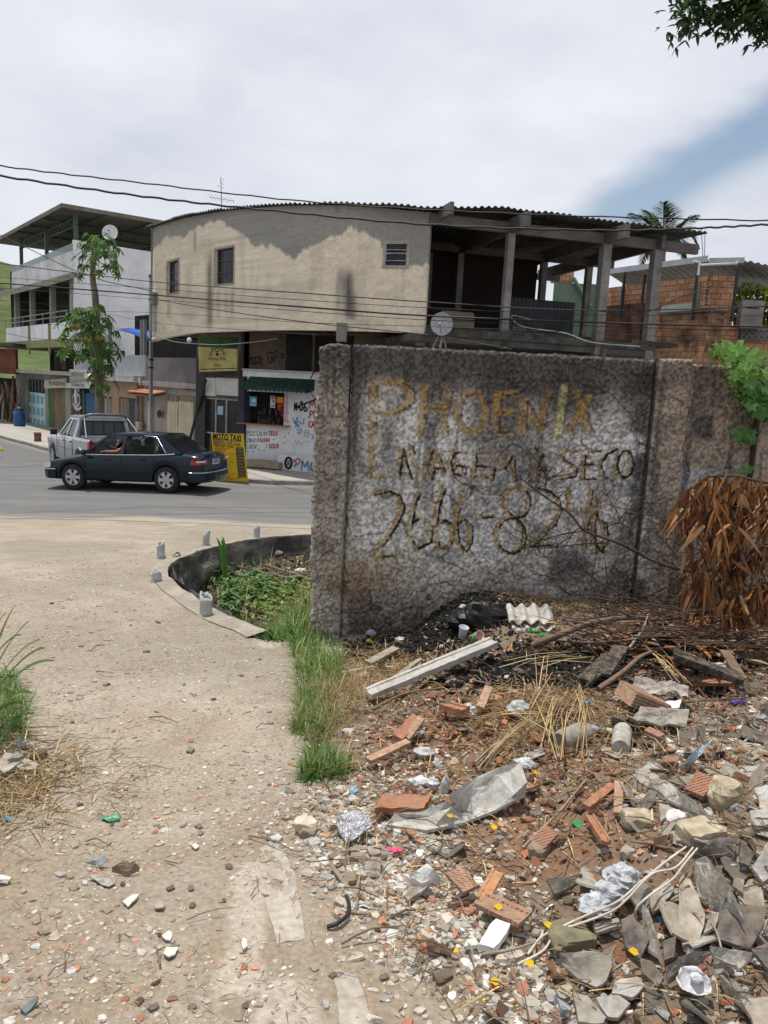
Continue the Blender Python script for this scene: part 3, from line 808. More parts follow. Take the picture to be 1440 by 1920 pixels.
M_ROOF = M('old_roof_sheet',(.16,.155,.145),(.06,.058,.055),1.4,bump=.3,bscale=20)
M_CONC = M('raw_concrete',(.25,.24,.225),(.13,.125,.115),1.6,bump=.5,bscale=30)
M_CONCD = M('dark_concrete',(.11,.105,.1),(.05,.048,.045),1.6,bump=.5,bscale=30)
M_DARK = M('dark_interior',(.02,.019,.018),(.01,.01,.01),2,bump=0)
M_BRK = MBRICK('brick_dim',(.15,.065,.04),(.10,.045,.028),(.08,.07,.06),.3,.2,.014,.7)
M_FRAME = M('window_frame_metal',(.35,.35,.34),(.2,.2,.2),6,rough=.5,bump=.1)
M_BLACK = M('black_metal',(.03,.03,.032),(.015,.015,.016),6,rough=.5,bump=.1)
M_GL = MGLASS('dim_glass',(.015,.02,.03),.95)
M_WHITE = M('dirty_white',(.6,.6,.58),(.4,.39,.37),2.5,bump=.25,bscale=30,fine=.08)
# the corner building
MBT = T('two_storey_building', 'long cream and grey corner building with curved upper wall over dark shopfronts', 'building',(-1,24,0))
FP = catmull([Vector((q.x,q.y,0)) for q in (aty(286,520,30.1),aty(301,520,29.2),aty(365,515,26.7),aty(514,508,23.5),aty(633,505,22.15),aty(802,505,21.4))],30)
FPs = [0]
for a,b in zip(FP[:-1],FP[1:]): FPs.append(FPs[-1]+(b - a).length)
FPs = np.array(FPs); FPx = np.array([p.x for p in FP]); FPy = np.array([p.y for p in FP])
def fpos(s): return np.interp(s,FPs,FPx),np.interp(s,FPs,FPy)
def fs_of(u,v):
	"""arc position and height on the curved wall of a seen point"""
	r = ray(u,v); k = r.x/r.y; i = np.argmin(np.abs(FPx/FPy - k)); j = min(max(i,1),len(FPs) - 2)
	r0,r1 = FPx[j - 1]/FPy[j - 1],FPx[j+1]/FPy[j+1]; f = (k - r0)/(r1 - r0)
	s = FPs[j - 1]+(FPs[j+1] - FPs[j - 1])*f; x,y = fpos(s)
	return float(s),float(CAM.z+r.z*(y/r.y))
SL = FPs[-1]
_ev = [fs_of(u,v) for u,v in ((289,427),(340,410),(420,396),(500,388),(560,385),(640,385),(720,390),(800,398))]
_bo = [fs_of(u,v) for u,v in ((289,639),(302,635),(365,624),(514,619),(633,620),(720,622),(800,626))]
def etop(s): return np.interp(s,[a for a,_ in _ev],[b for _,b in _ev])
def ebot(s): return np.interp(s,[a for a,_ in _bo],[b for _,b in _bo])
WINS = [((314,489),(335,549)),((404,465),(438,532)),((723,455),(763,500))]
WR = []
for (u0,v0),(u1,v1) in WINS:
	s0,_ = fs_of(u0,v0); s1,_ = fs_of(u1,v1); z1 = fs_of((u0+u1)/2,v0)[1]; z0 = fs_of((u0+u1)/2,v1)[1]
	WR.append((s0,s1,z0,z1))
def facade_colour(X,Y,Z):
	U,V = proj(X,Y,Z)
	n0 = fbm(X*.7,Z*.7,Y*.7,o=4,seed=111); n1 = fbm(X*3+Y*3,Z*3,o=4,seed=112); nv = fbm((X+Y*.7)*9,Z*.7,o=3,seed=113); nf = fbm((X+Y)*20,Z*20,o=3,seed=114)
	base = np.zeros(X.shape+(3,))+np.array((.28,.27,.245))
	base = mixc(base,ss(n0,.4,.65)*.5,(.26,.25,.235))
	cream = np.zeros(X.shape+(3,))+np.array((.70,.62,.48))
	cream = mixc(cream,ss(n1,.5,.72)*.35,(.43,.38,.30)); cream = mixc(cream,ss(n0,.45,.7)*.3,(.62,.57,.48))
	line = np.interp(U,[285,300,320,345,370,395,420,445,465,480,500,525,550,570,600,630,655,680,700,715,722,730,760,780,802],
					 [470,452,442,440,425,411,418,432,445,462,459,468,486,468,458,440,428,432,442,458,470,474,492,497,496])
	jag = (fbm(U*.11,U*0,o=3,seed=115) - .5)*16+np.abs(((U*.21+3*n1) % 1) - .5)*7
	c = mixc(base,0*V,(0,0,0))*0+base*(1 - ss(V - line - jag,-3,2.5))[...,None]+cream*ss(V - line - jag,-3,2.5)[...,None]
	def drip(u0,w,v0,v1,a,col=(.10,.095,.085)):
		nonlocal c
		m = np.exp(-((U - u0+(nv - .5)*w*1.2)/w)**2)*ss(V,v0,v0+(v1 - v0)*.35)*(1 - ss(V,v1 - (v1 - v0)*.15,v1+4))
		c = mixc(c,m*a*(.6+.8*nv),col)
	drip(393,6,440,625,.8); drip(409,3.5,535,600,.3); drip(436,3,535,590,.4); drip(424,4,538,590,.3); drip(651,15,488,600,.95,(.085,.08,.075)); drip(659,12,540,605,.6)
	drip(366,2,425,470,.5); drip(316,4,552,600,.35)
	c = mixc(c,ss(V,600,622)*ss(n1,.42,.65)*.45,(.3,.27,.23))
	c = mixc(c,ss(nv,.55,.78)*.25,(.3,.27,.22))
	for s_ in (632,): c = mixc(c,np.exp(-((U - s_)/4)**2)*(1 - ss(V,380,410))*.5,(.1,.1,.1))
	return c*(.80+.4*nf)[...,None]
def build_main():
	t = MBT
	n = int(SL/.045); m = 90
	cuts = sorted({q for w in WR for q in w[:2]})
	ss_ = np.sort(np.concatenate([np.linspace(0,SL,n),np.array(cuts)]))
	tt = np.linspace(0,1,m)
	S,Tt = np.meshgrid(ss_,tt)
	Zb,Zt = ebot(S),etop(S)
	Z = Zb+(Zt - Zb)*Tt
	for s0,s1,z0,z1 in WR:
		c_ = (S[0] >= s0 - 1e-6) & (S[0] <= s1+1e-6)
		for z in (z0,z1):
			k = int(round(((z - Zb[0][c_].mean())/(Zt[0][c_].mean() - Zb[0][c_].mean()))*(m - 1)))
			Z[k,c_] = z
	X,Y = fpos(S)
	bl = (fbm(S*.8,Z*.8,o=3,seed=121) - .5)*.05+(fbm(S*6,Z*6,o=3,seed=122) - .5)*.012
	dx = np.gradient(FPx,FPs); dy = np.gradient(FPy,FPs); nx,ny = np.interp(S,FPs,dy),-np.interp(S,FPs,dx)
	X = X+nx*bl; Y = Y+ny*bl
	col = facade_colour(X,Y,Z)
	V = np.stack([X.ravel(),Y.ravel(),Z.ravel()],1); K = S.shape[1]
	V2 = V.copy(); V2[:,0] -= nx.ravel()*.18; V2[:,1] -= ny.ravel()*.18
	cs = (S[:-1,:-1]+S[1:,1:])/2; cz = (Z[:-1,:-1]+Z[1:,1:])/2
	keep = np.ones(cs.shape,bool)
	for s0,s1,z0,z1 in WR: keep &= ~((cs > s0) & (cs < s1) & (cz > z0) & (cz < z1))
	i = np.arange(m - 1)[:,None]*K+np.arange(K - 1)[None]
	q = np.stack([i,i+1,i+K+1,i+K],-1)
	q1 = q[keep]; N_ = m*K
	q2 = q1[:,::-1]+N_
	ed = {}
	for a in q1.tolist():
		for e in ((a[0],a[1]),(a[1],a[2]),(a[2],a[3]),(a[3],a[0])):
			k = (min(e),max(e)); ed[k] = None if k in ed else e
	q3 = np.array([[e[1],e[0],e[0]+N_,e[1]+N_] for e in ed.values() if e])
	C = np.concatenate([col.reshape(-1,3)]*2)
	rawmesh('upper_wall',np.concatenate([V,V2]),np.concatenate([q1,q2,q3]),MA('plaster',.93,.3,35,.1,.15,.008),C,t,smooth=False,label='cream paint brushed over grey render up to a jagged line')
	for k,(s0,s1,z0,z1) in enumerate(WR):
		x0,y0 = fpos(s0); x1,y1 = fpos(s1); fc = Face((x0,y0),(x1 - x0,y1 - y0)); a1 = math.hypot(x1 - x0,y1 - y0)
		w = MB(); lb = ['barred window with dark panes at the far left end', 'barred window with a scrolled grille', 'small two pane aluminium window'][k]
		f = .035; d = -.05 if k == 2 else -.13
		oo = .015 if k == 2 else -.09
		fc.box(w,0,a1,z0,z0+f,d,oo); fc.box(w,0,a1,z1 - f,z1,d,oo); fc.box(w,0,f,z0+f,z1 - f,d,oo); fc.box(w,a1 - f,a1,z0+f,z1 - f,d,oo)
		if k == 2: fc.box(w,f,a1 - f,(z0+z1)/2+.02,(z0+z1)/2+.05,d,oo - .004)
		win = w.build('window',M_FRAME if k == 2 else M_BLACK,t,label=lb)
		g = MB(); fc.box(g,f,a1 - f,z0+f,z1 - f,d - .01,d); g.build('pane',M_GL,win)
		b = MB()
		if k < 2:
			for j in range(1,7): b.tube([fc.pt(a1*j/7,z0,-.04),fc.pt(a1*j/7,z1,-.04)],.006,5)
			for j in range(1,3): b.tube([fc.pt(0,z0+(z1 - z0)*j/3,-.04),fc.pt(a1,z0+(z1 - z0)*j/3,-.04)],.006,5)
			for j in range(3):
				cx,cz_ = a1*(.3+.2*j),z0+(z1 - z0)*(.3+.25*(j % 2)); b.tube([fc.pt(cx+.09*math.cos(q),cz_+.12*math.sin(q),-.035) for q in np.linspace(0,2*PI,12)],.005,4)
			b.build('grille',M('grille_grey',(.16,.16,.17),(.08,.08,.08),8,rough=.5),win)
			sb = MB(); fc.box(sb,-.03,a1+.03,z0 - .05,z0 - .002,-.18,.035); sb.build('sill',M('sill_concrete',(.36,.33,.28),(.25,.22,.19),5),win)
			rv = MB(); fc.box(rv,-.07,-.004,z0,z1+.05,-.1,.022); fc.box(rv,a1+.004,a1+.06,z0,z1+.05,-.1,.02); fc.box(rv,-.004,a1+.004,z1+.004,z1+.055,-.1,.02)
			rv.build('surround',M('surround_plaster',(.43,.39,.31),(.3,.27,.2),5),win)
		else:
			for zz in (z0+.06,z0+(z1 - z0)*.55): fc.box(b,f,a1 - f,zz+.08,zz+.10,d+.02,.05)
			b.build('opening_sash',M_FRAME,win)
			sb = MB(); fc.box(sb,-.06,a1+.06,z0 - .045,z0 - .002,-.1,.03); fc.box(sb,-.06,-.002,z0,z1+.05,-.05,.022); fc.box(sb,a1+.002,a1+.06,z0,z1+.05,-.05,.022); fc.box(sb,-.002,a1+.002,z1+.002,z1+.05,-.05,.022)
			sb.build('surround',M('surround_plaster',(1,1,1)),win)
	EV = []; BK = []
	for s,in [(q,) for q in np.linspace(-.1,SL,14)]:
		x,y = fpos(max(s,0)); i = int(np.argmin(np.abs(FPs - max(s,0)))); i = min(max(i,1),len(FPs) - 2)
		tx,ty = FPx[i+1] - FPx[i - 1],FPy[i+1] - FPy[i - 1]; l = math.hypot(tx,ty); nx_,ny_ = ty/l,-tx/l
		o = .16+.3*ss(s,SL - 3,SL)
		EV.append(Vector((x+nx_*o - (.15*tx/l if s < 0 else 0),y+ny_*o,float(etop(max(s,0)))+.035)))
		f = max(0,s)/SL
		BK.append(Vector((-6.8+6.2*f,36.5 - 7.5*f,float(etop(max(s,0)))+.35)))
	TD = Vector((.96,.28,0)).normalized(); TV = Vector((-.28,.96,0)).normalized()
	E0 = aty(801,398,20.65); E0.z = 0
	for k in range(1,5):
		p = E0+TD*(8.45*k/4); EV.append(Vector((p.x,p.y,7.70+.0*k))); q = p+TV*7.6; BK.append(Vector((q.x,q.y,7.95)))
	corr_roof('roof',EV,BK,M_ROOF,t,seed=3,label='dark corrugated roof edge over wall and terrace')
	C1 = aty(949,560,21.95); C1.z = 0; zf = 4.45
	def colat(p,z0,z1,w=.22,name='column',mat=M_CONC):
		mb = MB(); mb.box((p.x,p.y,(z0+z1)/2),(w,w,z1 - z0),math.atan2(TD.y,TD.x)); return mb.build(name,mat,t)
	c2 = C1+TD*2.95; c3 = C1+TD*4.62; c0 = C1 - TD*2.35
	for p,w in ((C1,.2),(c2,.26),(c3,.26)): colat(p,zf - .35,7.18,w)
	for p in (C1,c2,c3): colat(p+TV*3.75,zf,7.22,.2)
	colat(C1+TV*3.75 - TD*.0+Vector((-.95,.2,0)),zf,7.2,.14)
	mb = MB()
	def beam(a,b,z0,z1,w=.14):
		d = (b - a); r = math.atan2(d.y,d.x); c = (a+b)/2; MBx = MB(); MBx.box((c.x,c.y,(z0+z1)/2),(d.length,w,z1 - z0),r); return MBx.build('beam',M('beam_concrete',(.15,.14,.13),(.085,.08,.075),1.6,bump=.5,bscale=30),t)
	beam(c0,C1 - TD*.08,7.182,7.46); beam(C1+TD*.08,c2 - TD*.08,7.182,7.46); beam(c2+TD*.08,c3 - TD*.08,7.182,7.46)
	beam(c3+TD*.08,c3+TD*1.35,7.182,7.46)
	for p in (C1,c2): beam(p - TV*1.05,p+TV*7.4,7.19,7.56,.13)
	beam(c3 - TV*.3,c3+TV*7.4,7.19,7.56,.13); beam(c0+TD*.28 - TV*.9,c0+TD*.28+TV*.1,7.3,7.6,.1)
	for k in (1,2): beam(c0+TV*3.75*k,c3+TV*3.75*k+TD*.9,7.23,7.45,.16)
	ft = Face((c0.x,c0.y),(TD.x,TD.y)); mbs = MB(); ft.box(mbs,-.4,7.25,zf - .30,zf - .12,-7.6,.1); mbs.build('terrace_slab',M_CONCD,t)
	pr = MB(); rr = random.Random(4)
	a = .05
	while a < 7.1:
		b = min(a+rr.uniform(.5,1.4),7.15); ft.box(pr,a,b - .004,zf - .12,zf+.06+rr.uniform(-.03,.1),.0,.16); a = b
	ft.box(pr,2.55,2.95,zf+.05,zf+.28,.01,.17)
	pr.build('low_kerb_wall',M('kerb_concrete',(.10,.093,.08),(.03,.028,.025),3,bump=.7,bscale=25),t)  # very dark concrete, two tones mottled by noise
	ew = Face((c0.x,c0.y),(TV.x,TV.y),flip=False);
	k = MB(); c0_ = c0; c0 = c0+TV*.35; k.ext([(c0+TV*0).to_tuple()[:2]+(zf - .1,),(c0+TV*4.2).to_tuple()[:2]+(zf - .1,),(c0+TV*4.2).to_tuple()[:2]+(7.6,),(c0).to_tuple()[:2]+(7.6,)],-TD*.16); c0 = c0_
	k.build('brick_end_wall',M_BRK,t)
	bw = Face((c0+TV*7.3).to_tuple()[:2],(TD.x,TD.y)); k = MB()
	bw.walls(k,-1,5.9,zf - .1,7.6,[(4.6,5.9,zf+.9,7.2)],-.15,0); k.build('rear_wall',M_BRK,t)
	r2 = Face((c0+TV*4.3).to_tuple()[:2],(TD.x,TD.y)); k = MB(); r2.box(k,-.1,5.35,zf - .1,7.45,-.1,0); k.build('inner_wall',M('shaded_brick',(.035,.022,.018),(.018,.014,.012),2),t)  # wall coloured near black to hold the shade of the deep rooms
	k = MB(); r2.box(k,-.1,2.3,zf - .1,zf+.95,.9,1.05); k.build('low_brick_wall',M_BRK,t)
	k = MB(); ft.box(k,3.0,5.3,zf+.05,zf+1.25,-1.5,-1.46)
	for q in np.arange(3.05,5.3,.12): ft.box(k,q,q+.05,zf+.05,zf+1.25,-1.46,-1.44)
	k.build('dark_metal_sheet',M('dark_sheet',(.04,.045,.055),(.02,.02,.024),3,rough=.6),t)
	k = MB(); k.tube([ft.pt(2.65,5.55,-1.2),ft.pt(3.0,5.75,-1.1),ft.pt(3.1,5.5,-1.0)],.012);
	poly = [(p.x,p.y) for p in FP[::6]]+[(FP[-1].x,FP[-1].y)]+[(c3+TD*1.2).to_tuple()[:2],(c3+TD*1.2+TV*7.4).to_tuple()[:2],(-1.4,31.5),(-6.4,36.2)]
	k = MB(); k.ext([(x*.995,y+.19,4.5) for x,y in poly],(0,0,.12));
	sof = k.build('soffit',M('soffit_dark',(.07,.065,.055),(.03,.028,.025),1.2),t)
	k = MB()
	for q in np.arange(.5,4.2,.42):
		x,y = fpos(SL - 3.0 - q); k.box((x+.25,y+1.2,4.46),(.07,2.2,.07),rz=-.25)
	k.build('soffit_joists',M('joist_wood',(.14,.12,.09),(.07,.06,.045),3),t)
	k = MB(); a,b = FP[0],Vector((-6.6,36.3,0)); d = (b - a); nn = Vector((-d.y,d.x,0)).normalized()
	k.ext([(a.x,a.y+.19,4.4),(b.x,b.y,4.4),(b.x,b.y,8.7),(a.x,a.y+.19,8.5)],-nn*-.15); b2 = Vector((-1.4,31.5,0))
	k.ext([(b.x,b.y,4.4),(b2.x,b2.y,4.4),(b2.x,b2.y,8.0),(b.x,b.y,8.6)],Vector((.1,.15,0)))
	k.build('rear_walls',M_CONC,t)
build_main()
FK = Face((-4.72,25.2),(2.72,-.80))     # kiosk wall
FB = Face((-6.5,26.7),(1.78,-1.50))     # glass door bay
def build_shops():
	t = MBT
	a0 = FK.px(453,800)[0]; a1 = 4.6+2; zt = FK.px(520,697)[1]
	wl = FK.px(463,740)[0]; wr = FK.px(533,740)[0]; wt = FK.px(500,735)[1]; wb = FK.px(500,797)[1]
	k = MB(); FK.walls(k,a0,a1,0,zt,[(wl,wr,wb,wt)],-.16,0)
	wall = k.build('kiosk_wall',M('kiosk_paint',(.66,.67,.67),(.5,.52,.53),1.3,bump=.25,bscale=25,fine=.07),t,label='white kiosk wall covered in hand painted words')
	k = MB(); FK.box(k,a0,a1,zt+.004,4.5,-.55,-.42); k.build('upper_recess_wall',M('brown_plaster',(.16,.115,.08),(.085,.065,.05),1.2,bump=.4),t)
	k = MB(); u_ = FK.px(535,690,-.4)[0]; FK.box(k,u_,u_+.9,zt+.05,4.4,-.42,-.40); FK.box(k,u_+1.0,u_+2.3,zt+.05,4.4,-.42,-.40); k.build('dark_opening',M_DARK,t)
	k = MB(); FK.box(k,a0 - .02,a1,zt,zt+.05,-.5,.05); k.build('ledge',M('ledge_white',(.5,.5,.48),(.3,.3,.3),3),t)
	w = MB(); FK.box(w,wl,wr,wb,wt,-.60,-.55); win = w.build('serving_window',M_DARK,t,label='barred serving window under the green awning')
	b = MB()
	for q in np.linspace(wl+.04,wr - .04,17): b.tube([FK.pt(q,wb,-.1),FK.pt(q,wt,-.1)],.008,5)
	for z in (wb+.25,wb+.62): b.tube([FK.pt(wl,z,-.1),FK.pt(wr,z,-.1)],.008,5)
	b.build('bars',M_BLACK,win)
	it = MB(); rr = random.Random(8)
	for q in range(22):
		z = wb+rr.choice([.02,.3]); a = rr.uniform(wl+.1,wr - .2); FK.box(it,a,a+rr.uniform(.04,.09),z,z+rr.uniform(.08,.22),-.5,-.42)
	it.build('shelf_goods',M('goods',(.2,.19,.18),(.03,.03,.035),14),win)
	p = MB(); FK.rect(p,468,743,481,762,-.06,-.05); po = p.build('poster',M('poster_blue',(.10,.33,.52),(.08,.27,.45),4),win,label='blue poster with a white emblem')
	e = MB(); FK.poly(e,[(lambda q: (q[0]+.09*math.cos(a),q[1]+.06*math.sin(a)))(FK.px(474.5,751)) for a in np.linspace(0,2*PI,14)[:-1]],-.05,-.046); FK.rect(e,470,758,479,760,-.05,-.046); e.build('emblem',M_WHITE,po)
	p = MB(); FK.rect(p,507,742,516,765,-.06,-.05); po = p.build('poster',M_WHITE,win,label='white price list')
	e = MB(); FK.strokes(e,[[(509,744),(515,744)],[(509,747),(514,747)],[(511,751),(513,754)],[(509,761),(515,761)]],.02,-.044); e.build('print',M_BLACK,po)
	p = MB(); FK.rect(p,519,744,531,756,-.06,-.05); po = p.build('poster',M('poster_orange',(.62,.30,.03),(.5,.22,.02),4),win,label='orange and red poster')
	e = MB(); q0 = FK.px(519.5,757); q1 = FK.px(531,784); FK.poly(e,[(q0[0],q0[1]),(q1[0],q0[1]),(q1[0],q1[1]),(q0[0]+.12,q1[1]+.12),(q0[0],q1[1]+.3)],-.06,-.05); pr = e.build('red_half',M('poster_red',(.55,.05,.03),(.4,.03,.02),4),po)
	e = MB(); FK.strokes(e,[[(525,766),(529,764),(528,772),(524,774),(530,776)]],.05,-.046); e.build('print',M_BLACK,po)
	s = MB(); FK.rect(s,443,792,539,801,.0,.22); s.build('counter',M('counter_red',(.34,.12,.06),(.2,.07,.04),4,rough=.6),t)
	for (u0,u1,c,nm) in ((455,461,(.42,.52,.48), 'left'),(533,538,(.55,.38,.42), 'right')):
		s = MB(); FK.rect(s,u0,740,u1,792,0,.02); s.build('painted_jamb',M('jamb_'+nm,c,tuple(v*.8 for v in c),5),t)
	aw = MB(); A0 = FK.px(449,725,.75)[0]; A1 = FK.px(574,706,.75)[0]; zt_ = FK.px(500,707,.05)[1]; zb_ = FK.px(510,735,.75)[1]
	n = 60; vs = []
	for j in range(n+1):
		a = A0+(A1 - A0)*j/n; sag = .012*math.sin(j*.9)
		vs += [FK.pt(a,zt_,.03),FK.pt(a,zt_ - .22+sag,.42),FK.pt(a,zb_+.13+sag,.74),FK.pt(a,zb_+.045*abs(math.sin(j*PI/4)) ,.755)]
	aw.add(vs,[(j*4+i,j*4+i+1,j*4+i+5,j*4+i+4) for j in range(n) for i in range(3)])
	for a in (A0,A1): aw.add([FK.pt(a,zt_,.03),FK.pt(a,zt_ - .22,.42),FK.pt(a,zb_+.13,.74),FK.pt(a,zb_,.75),FK.pt(a,zb_+.1,.05)],[(0,1,2,3,4)])
	aw.build('awning',M('awning_green',(.008,.042,.032),(.005,.028,.022),1.5,rough=.8,bump=.2,bscale=14),t,label='dark green canvas awning with scalloped edge')
	ar = MB(); ar.tube([FK.pt(A1,zt_+.35,.0),FK.pt(A1+.05,zt_+.02,.5)],.02); ar.tube([FK.pt(A1+.02,zt_ - .6,.02),FK.pt(A1+.02,zb_+.2,.7)],.015); ar.build('awning_arm',M_BLACK,t)
	def wr_(lines,w,c,nm,lb=None):
		e = MB(); FK.strokes(e,lines,w); e.build('lettering',M('pt_'+nm,c,tuple(v*.75 for v in c),20,bump=.1),wall,label=lb)
	K = lambda x,y: (440+x/9,730+y/9)
	def KL(*ls): return [[K(*p) for p in l] for l in ls]
	wr_(KL([(1010,355),(1012,235),(1048,350),(1050,228)],[(1068,285),(1088,283)],[(1070,310),(1090,308)],[(1100,330),(1102,260),(1120,245),(1140,265),(1138,345),(1115,358),(1100,330)],
			[(1108,225),(1128,205),(1148,230)],[(1195,245),(1168,300),(1170,350),(1195,372),(1222,350),(1220,320),(1190,305),(1170,320)],[(1150,255),(1240,222),(1400,160)]),.05,(.02,.02,.02), 'black', 'black N.06')
	wr_(KL([(1262,318),(1272,205),(1310,270),(1345,190),(1362,315)],[(1268,480),(1272,365),(1305,368),(1318,400),(1295,425),(1270,428)],[(1385,370),(1340,365),(1340,475),(1390,478)],
			[(1290,545),(1255,555),(1250,620),(1292,640)],[(1300,645),(1322,545),(1345,645)],[(1310,605),(1340,605)],[(1395,545),(1360,550),(1358,590),(1395,600),(1392,640),(1355,645)],
			[(1415,205),(1418,320)],[(1440,205),(1480,205),(1440,315),(1490,318)],[(1410,545),(1412,640),(1450,640)]),.045,(.45,.09,.12), 'red', 'red capitals cut off by the near wall')
	wr_(KL([(205,700),(212,780)],[(205,705),(240,710),(232,745),(208,748)],[(250,720),(256,785)],[(270,715),(300,715),(268,780),(300,782)],[(312,712),(345,720),(312,745),(342,778),(312,780)],[(375,700),(378,785),(400,782)],[(410,785),(425,710),(440,785)],[(450,715),(455,785),(478,780)],[(480,745),(500,720),(500,780)],[(515,730),(520,780)],[(530,725),(548,745),(530,775)],
			[(205,830),(235,828),(205,885),(238,890)],[(250,830),(252,890),(268,830),(272,890)],[(285,835),(285,890),(312,888),(312,832)],[(325,830),(355,835),(325,860),(352,888)],[(362,890),(380,830)],
			[(205,930),(208,995),(235,990)],[(245,935),(250,995),(275,990),(272,935)],[(285,935),(290,995)],[(300,940),(330,940),(330,995),(300,995)],[(345,935),(350,995),(378,935)],[(540,925),(542,990)]),.022,(.16,.22,.18), 'green', 'grey green words of a sweets list')
	wr_(KL([(580,705),(585,780),(615,765),(612,715),(580,705)],[(625,710),(622,775),(650,775),(650,712),(625,710)],[(680,712),(658,725),(658,770),(682,775)],[(688,715),(688,775),(705,775)],[(722,712),(708,730),(722,755),(706,778)],
			[(410,825),(390,830),(410,860),(390,890)],[(425,890),(440,828),(455,890)],[(465,828),(466,888),(485,886)],[(495,830),(496,888),(518,870),(514,832),(495,830)],[(530,888),(545,830),(556,888)],[(565,830),(566,888)],[(585,830),(586,888)],
			[(590,920),(590,995),(615,985),(595,955),(612,930),(590,920)],[(630,925),(628,990),(655,990),(655,925),(630,925)],[(668,920),(670,990),(690,988)],[(700,925),(698,990),(718,990),(718,925),(700,925)],[(742,920),(725,940),(742,965),(722,992)]),.025,(.36,.08,.14), 'crimson', 'crimson DOCES, SALGADOS and BOLOS')
	wr_(KL([(975,480),(1010,560),(1040,620),(1100,600),(1110,560),(1060,520),(1060,470)],[(1010,520),(1080,640),(1050,690)],[(1120,560),(1160,590),(1170,500)],[(1060,740),(1120,660),(1130,720),(1070,750)],[(1300,760),(1340,820),(1300,830)],[(1000,560),(1060,580),(1020,640)],[(1045,480),(1035,560),(1095,545)]),.036,(.16,.3,.46), 'blue', 'blue scribbled figure')
	wr_(KL(ell(1215,745,40,55),[(1195,730),(1210,750),(1235,720)]),.025,(.28,.4,.22), 'lime')
	wr_(KL([(1020,860),(1050,930),(1080,850)],[(1090,870),(1110,940),(1200,880),(1250,880)]),.02,(.42,.3,.3), 'faded')
	dots = MB(); rr = random.Random(5)
	for x,y in ((905,400),(905,545),(910,745),(848,805),(662,845),(832,905),(415,1015),(495,1035),(320,1050),(165,650),(1165,510),(1240,468),(195,1050)):
		FK.poly(dots,[(lambda q: (q[0]+.022*math.cos(a),q[1]+.026*math.sin(a)))(FK.px(*K(x,y))) for a in np.linspace(0,2*PI,7)[:-1]],.0005,.004)
	dots.build('paint_dots',M('pt_dots',(.06,.07,.09)),wall)
	e = MB(); FK.strokes(e,[[(467,683),(487,678)],[(470,680),(470,697)],[(474,683),(478,692),(480,683),(484,692)],[(487,680),(487,695)],[(500,664),(522,660)],[(503,672),(508,684),(512,672),(516,684),(520,670)],[(530,668),(528,676),(533,676)],[(538,684),(540,668)]],.035,-.40);
	for i in range(len(e.v)): pass
	gm = MB(); FKb = Face((FK.p+FK.n*-.42).to_tuple()[:2],FK.d.to_tuple()[:2]); FKb.strokes(gm,[[(465,672),(490,669)],[(469,671),(467,683)],[(472,673),(476,680),(472,683)],[(478,672),(481,680),(477,683)],[(484,671),(487,679),(483,682)],[(490,670),(491,683)],[(501,663),(506,660),(512,663),(520,657)],[(503,668),(502,678),(508,681),(510,668),(513,679),(518,666)],[(528,663),(532,663),(532,670),(528,670),(528,663)],[(536,680),(540,662)],[(543,676),(548,664)]],.045)
	gm.build('graffiti',M('pt_black',(1,1,1)),wall,label='black scrawls high on the brown wall')
	e = MB(); FKl = Face((FK.p+FK.n*.05).to_tuple()[:2],FK.d.to_tuple()[:2]);
	k = MB(); FK.rect(k,455,863,522,880,.05,.75); k.build('step',M('step_concrete',(.33,.29,.22),(.2,.17,.12),3,bump=.4),t)
	st = MB(); q0 = FK.px(521,853,.45); q1 = FK.px(600,853,.45); zb = .05
	FK.box(st,q0[0],a1,zb,q0[1],.04,.45); low = st.build('low_wall',M('kiosk_paint',(1,1,1)),t,label='low white bench wall with a tyre drawing')
	FL = Face((FK.p+FK.n*.45).to_tuple()[:2],FK.d.to_tuple()[:2])
	e = MB(); FL.strokes(e,[ell(541,868,6,10,18)],.07); FL.strokes(e,[ell(541,868,2.6,4.8,10),[(538,863),(544,873)],[(544,863),(538,873)]],.02); e.build('tyre_drawing',M('pt_black',(1,1,1)),low)
	e = MB(); FL.strokes(e,[[(565,881),(567,865),(572,875),(577,866),(579,883)],ell(587,875,4.5,8,12),[(600,868),(600,884)],[(596,868),(604,868)],ell(611,877,4,8,12)],.07); e.build('lettering',M('pt_blue',(.05,.13,.36)),low,label='blue capitals starting MO')
	e = MB(); FL.strokes(e,[[(550,862),(556,868),(552,874),(560,870),(563,862),(558,860),(551,866)]],.05); e.build('scribble',M('pt_pink',(.45,.2,.22)),low)
	zb0 = .15; d0,zt0 = FB.px(384,744); d1 = FB.px(446,744)[0]
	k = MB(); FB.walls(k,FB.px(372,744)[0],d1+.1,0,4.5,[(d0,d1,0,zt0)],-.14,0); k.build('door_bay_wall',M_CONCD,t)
	k = MB(); FB.rect(k,385,708,404,743,0,.03); FB.rect(k,405.5,708,447,743,0,.035); k.build('white_board',M('board_white',(.5,.49,.46),(.34,.33,.3),1.5),t)
	dw = MB(); pos = [d0,d0+(d1 - d0)*.30,d0+(d1 - d0)*.62,d1 - .05]
	for q in pos: FB.box(dw,q,q+.05,0,zt0,-.1,-.04)
	for z in (zt0 - .06,1.02,.12): FB.box(dw,d0+.05,d1 - .05,z,z+.05,-.095,-.045)
	door = dw.build('glass_door',M_FRAME,t,label='aluminium framed glass shop door')
	g = MB(); FB.box(g,d0,d1,.15,zt0,-.09,-.085); g.build('glass',MGLASS('door_glass',(.03,.035,.04),.6),door)
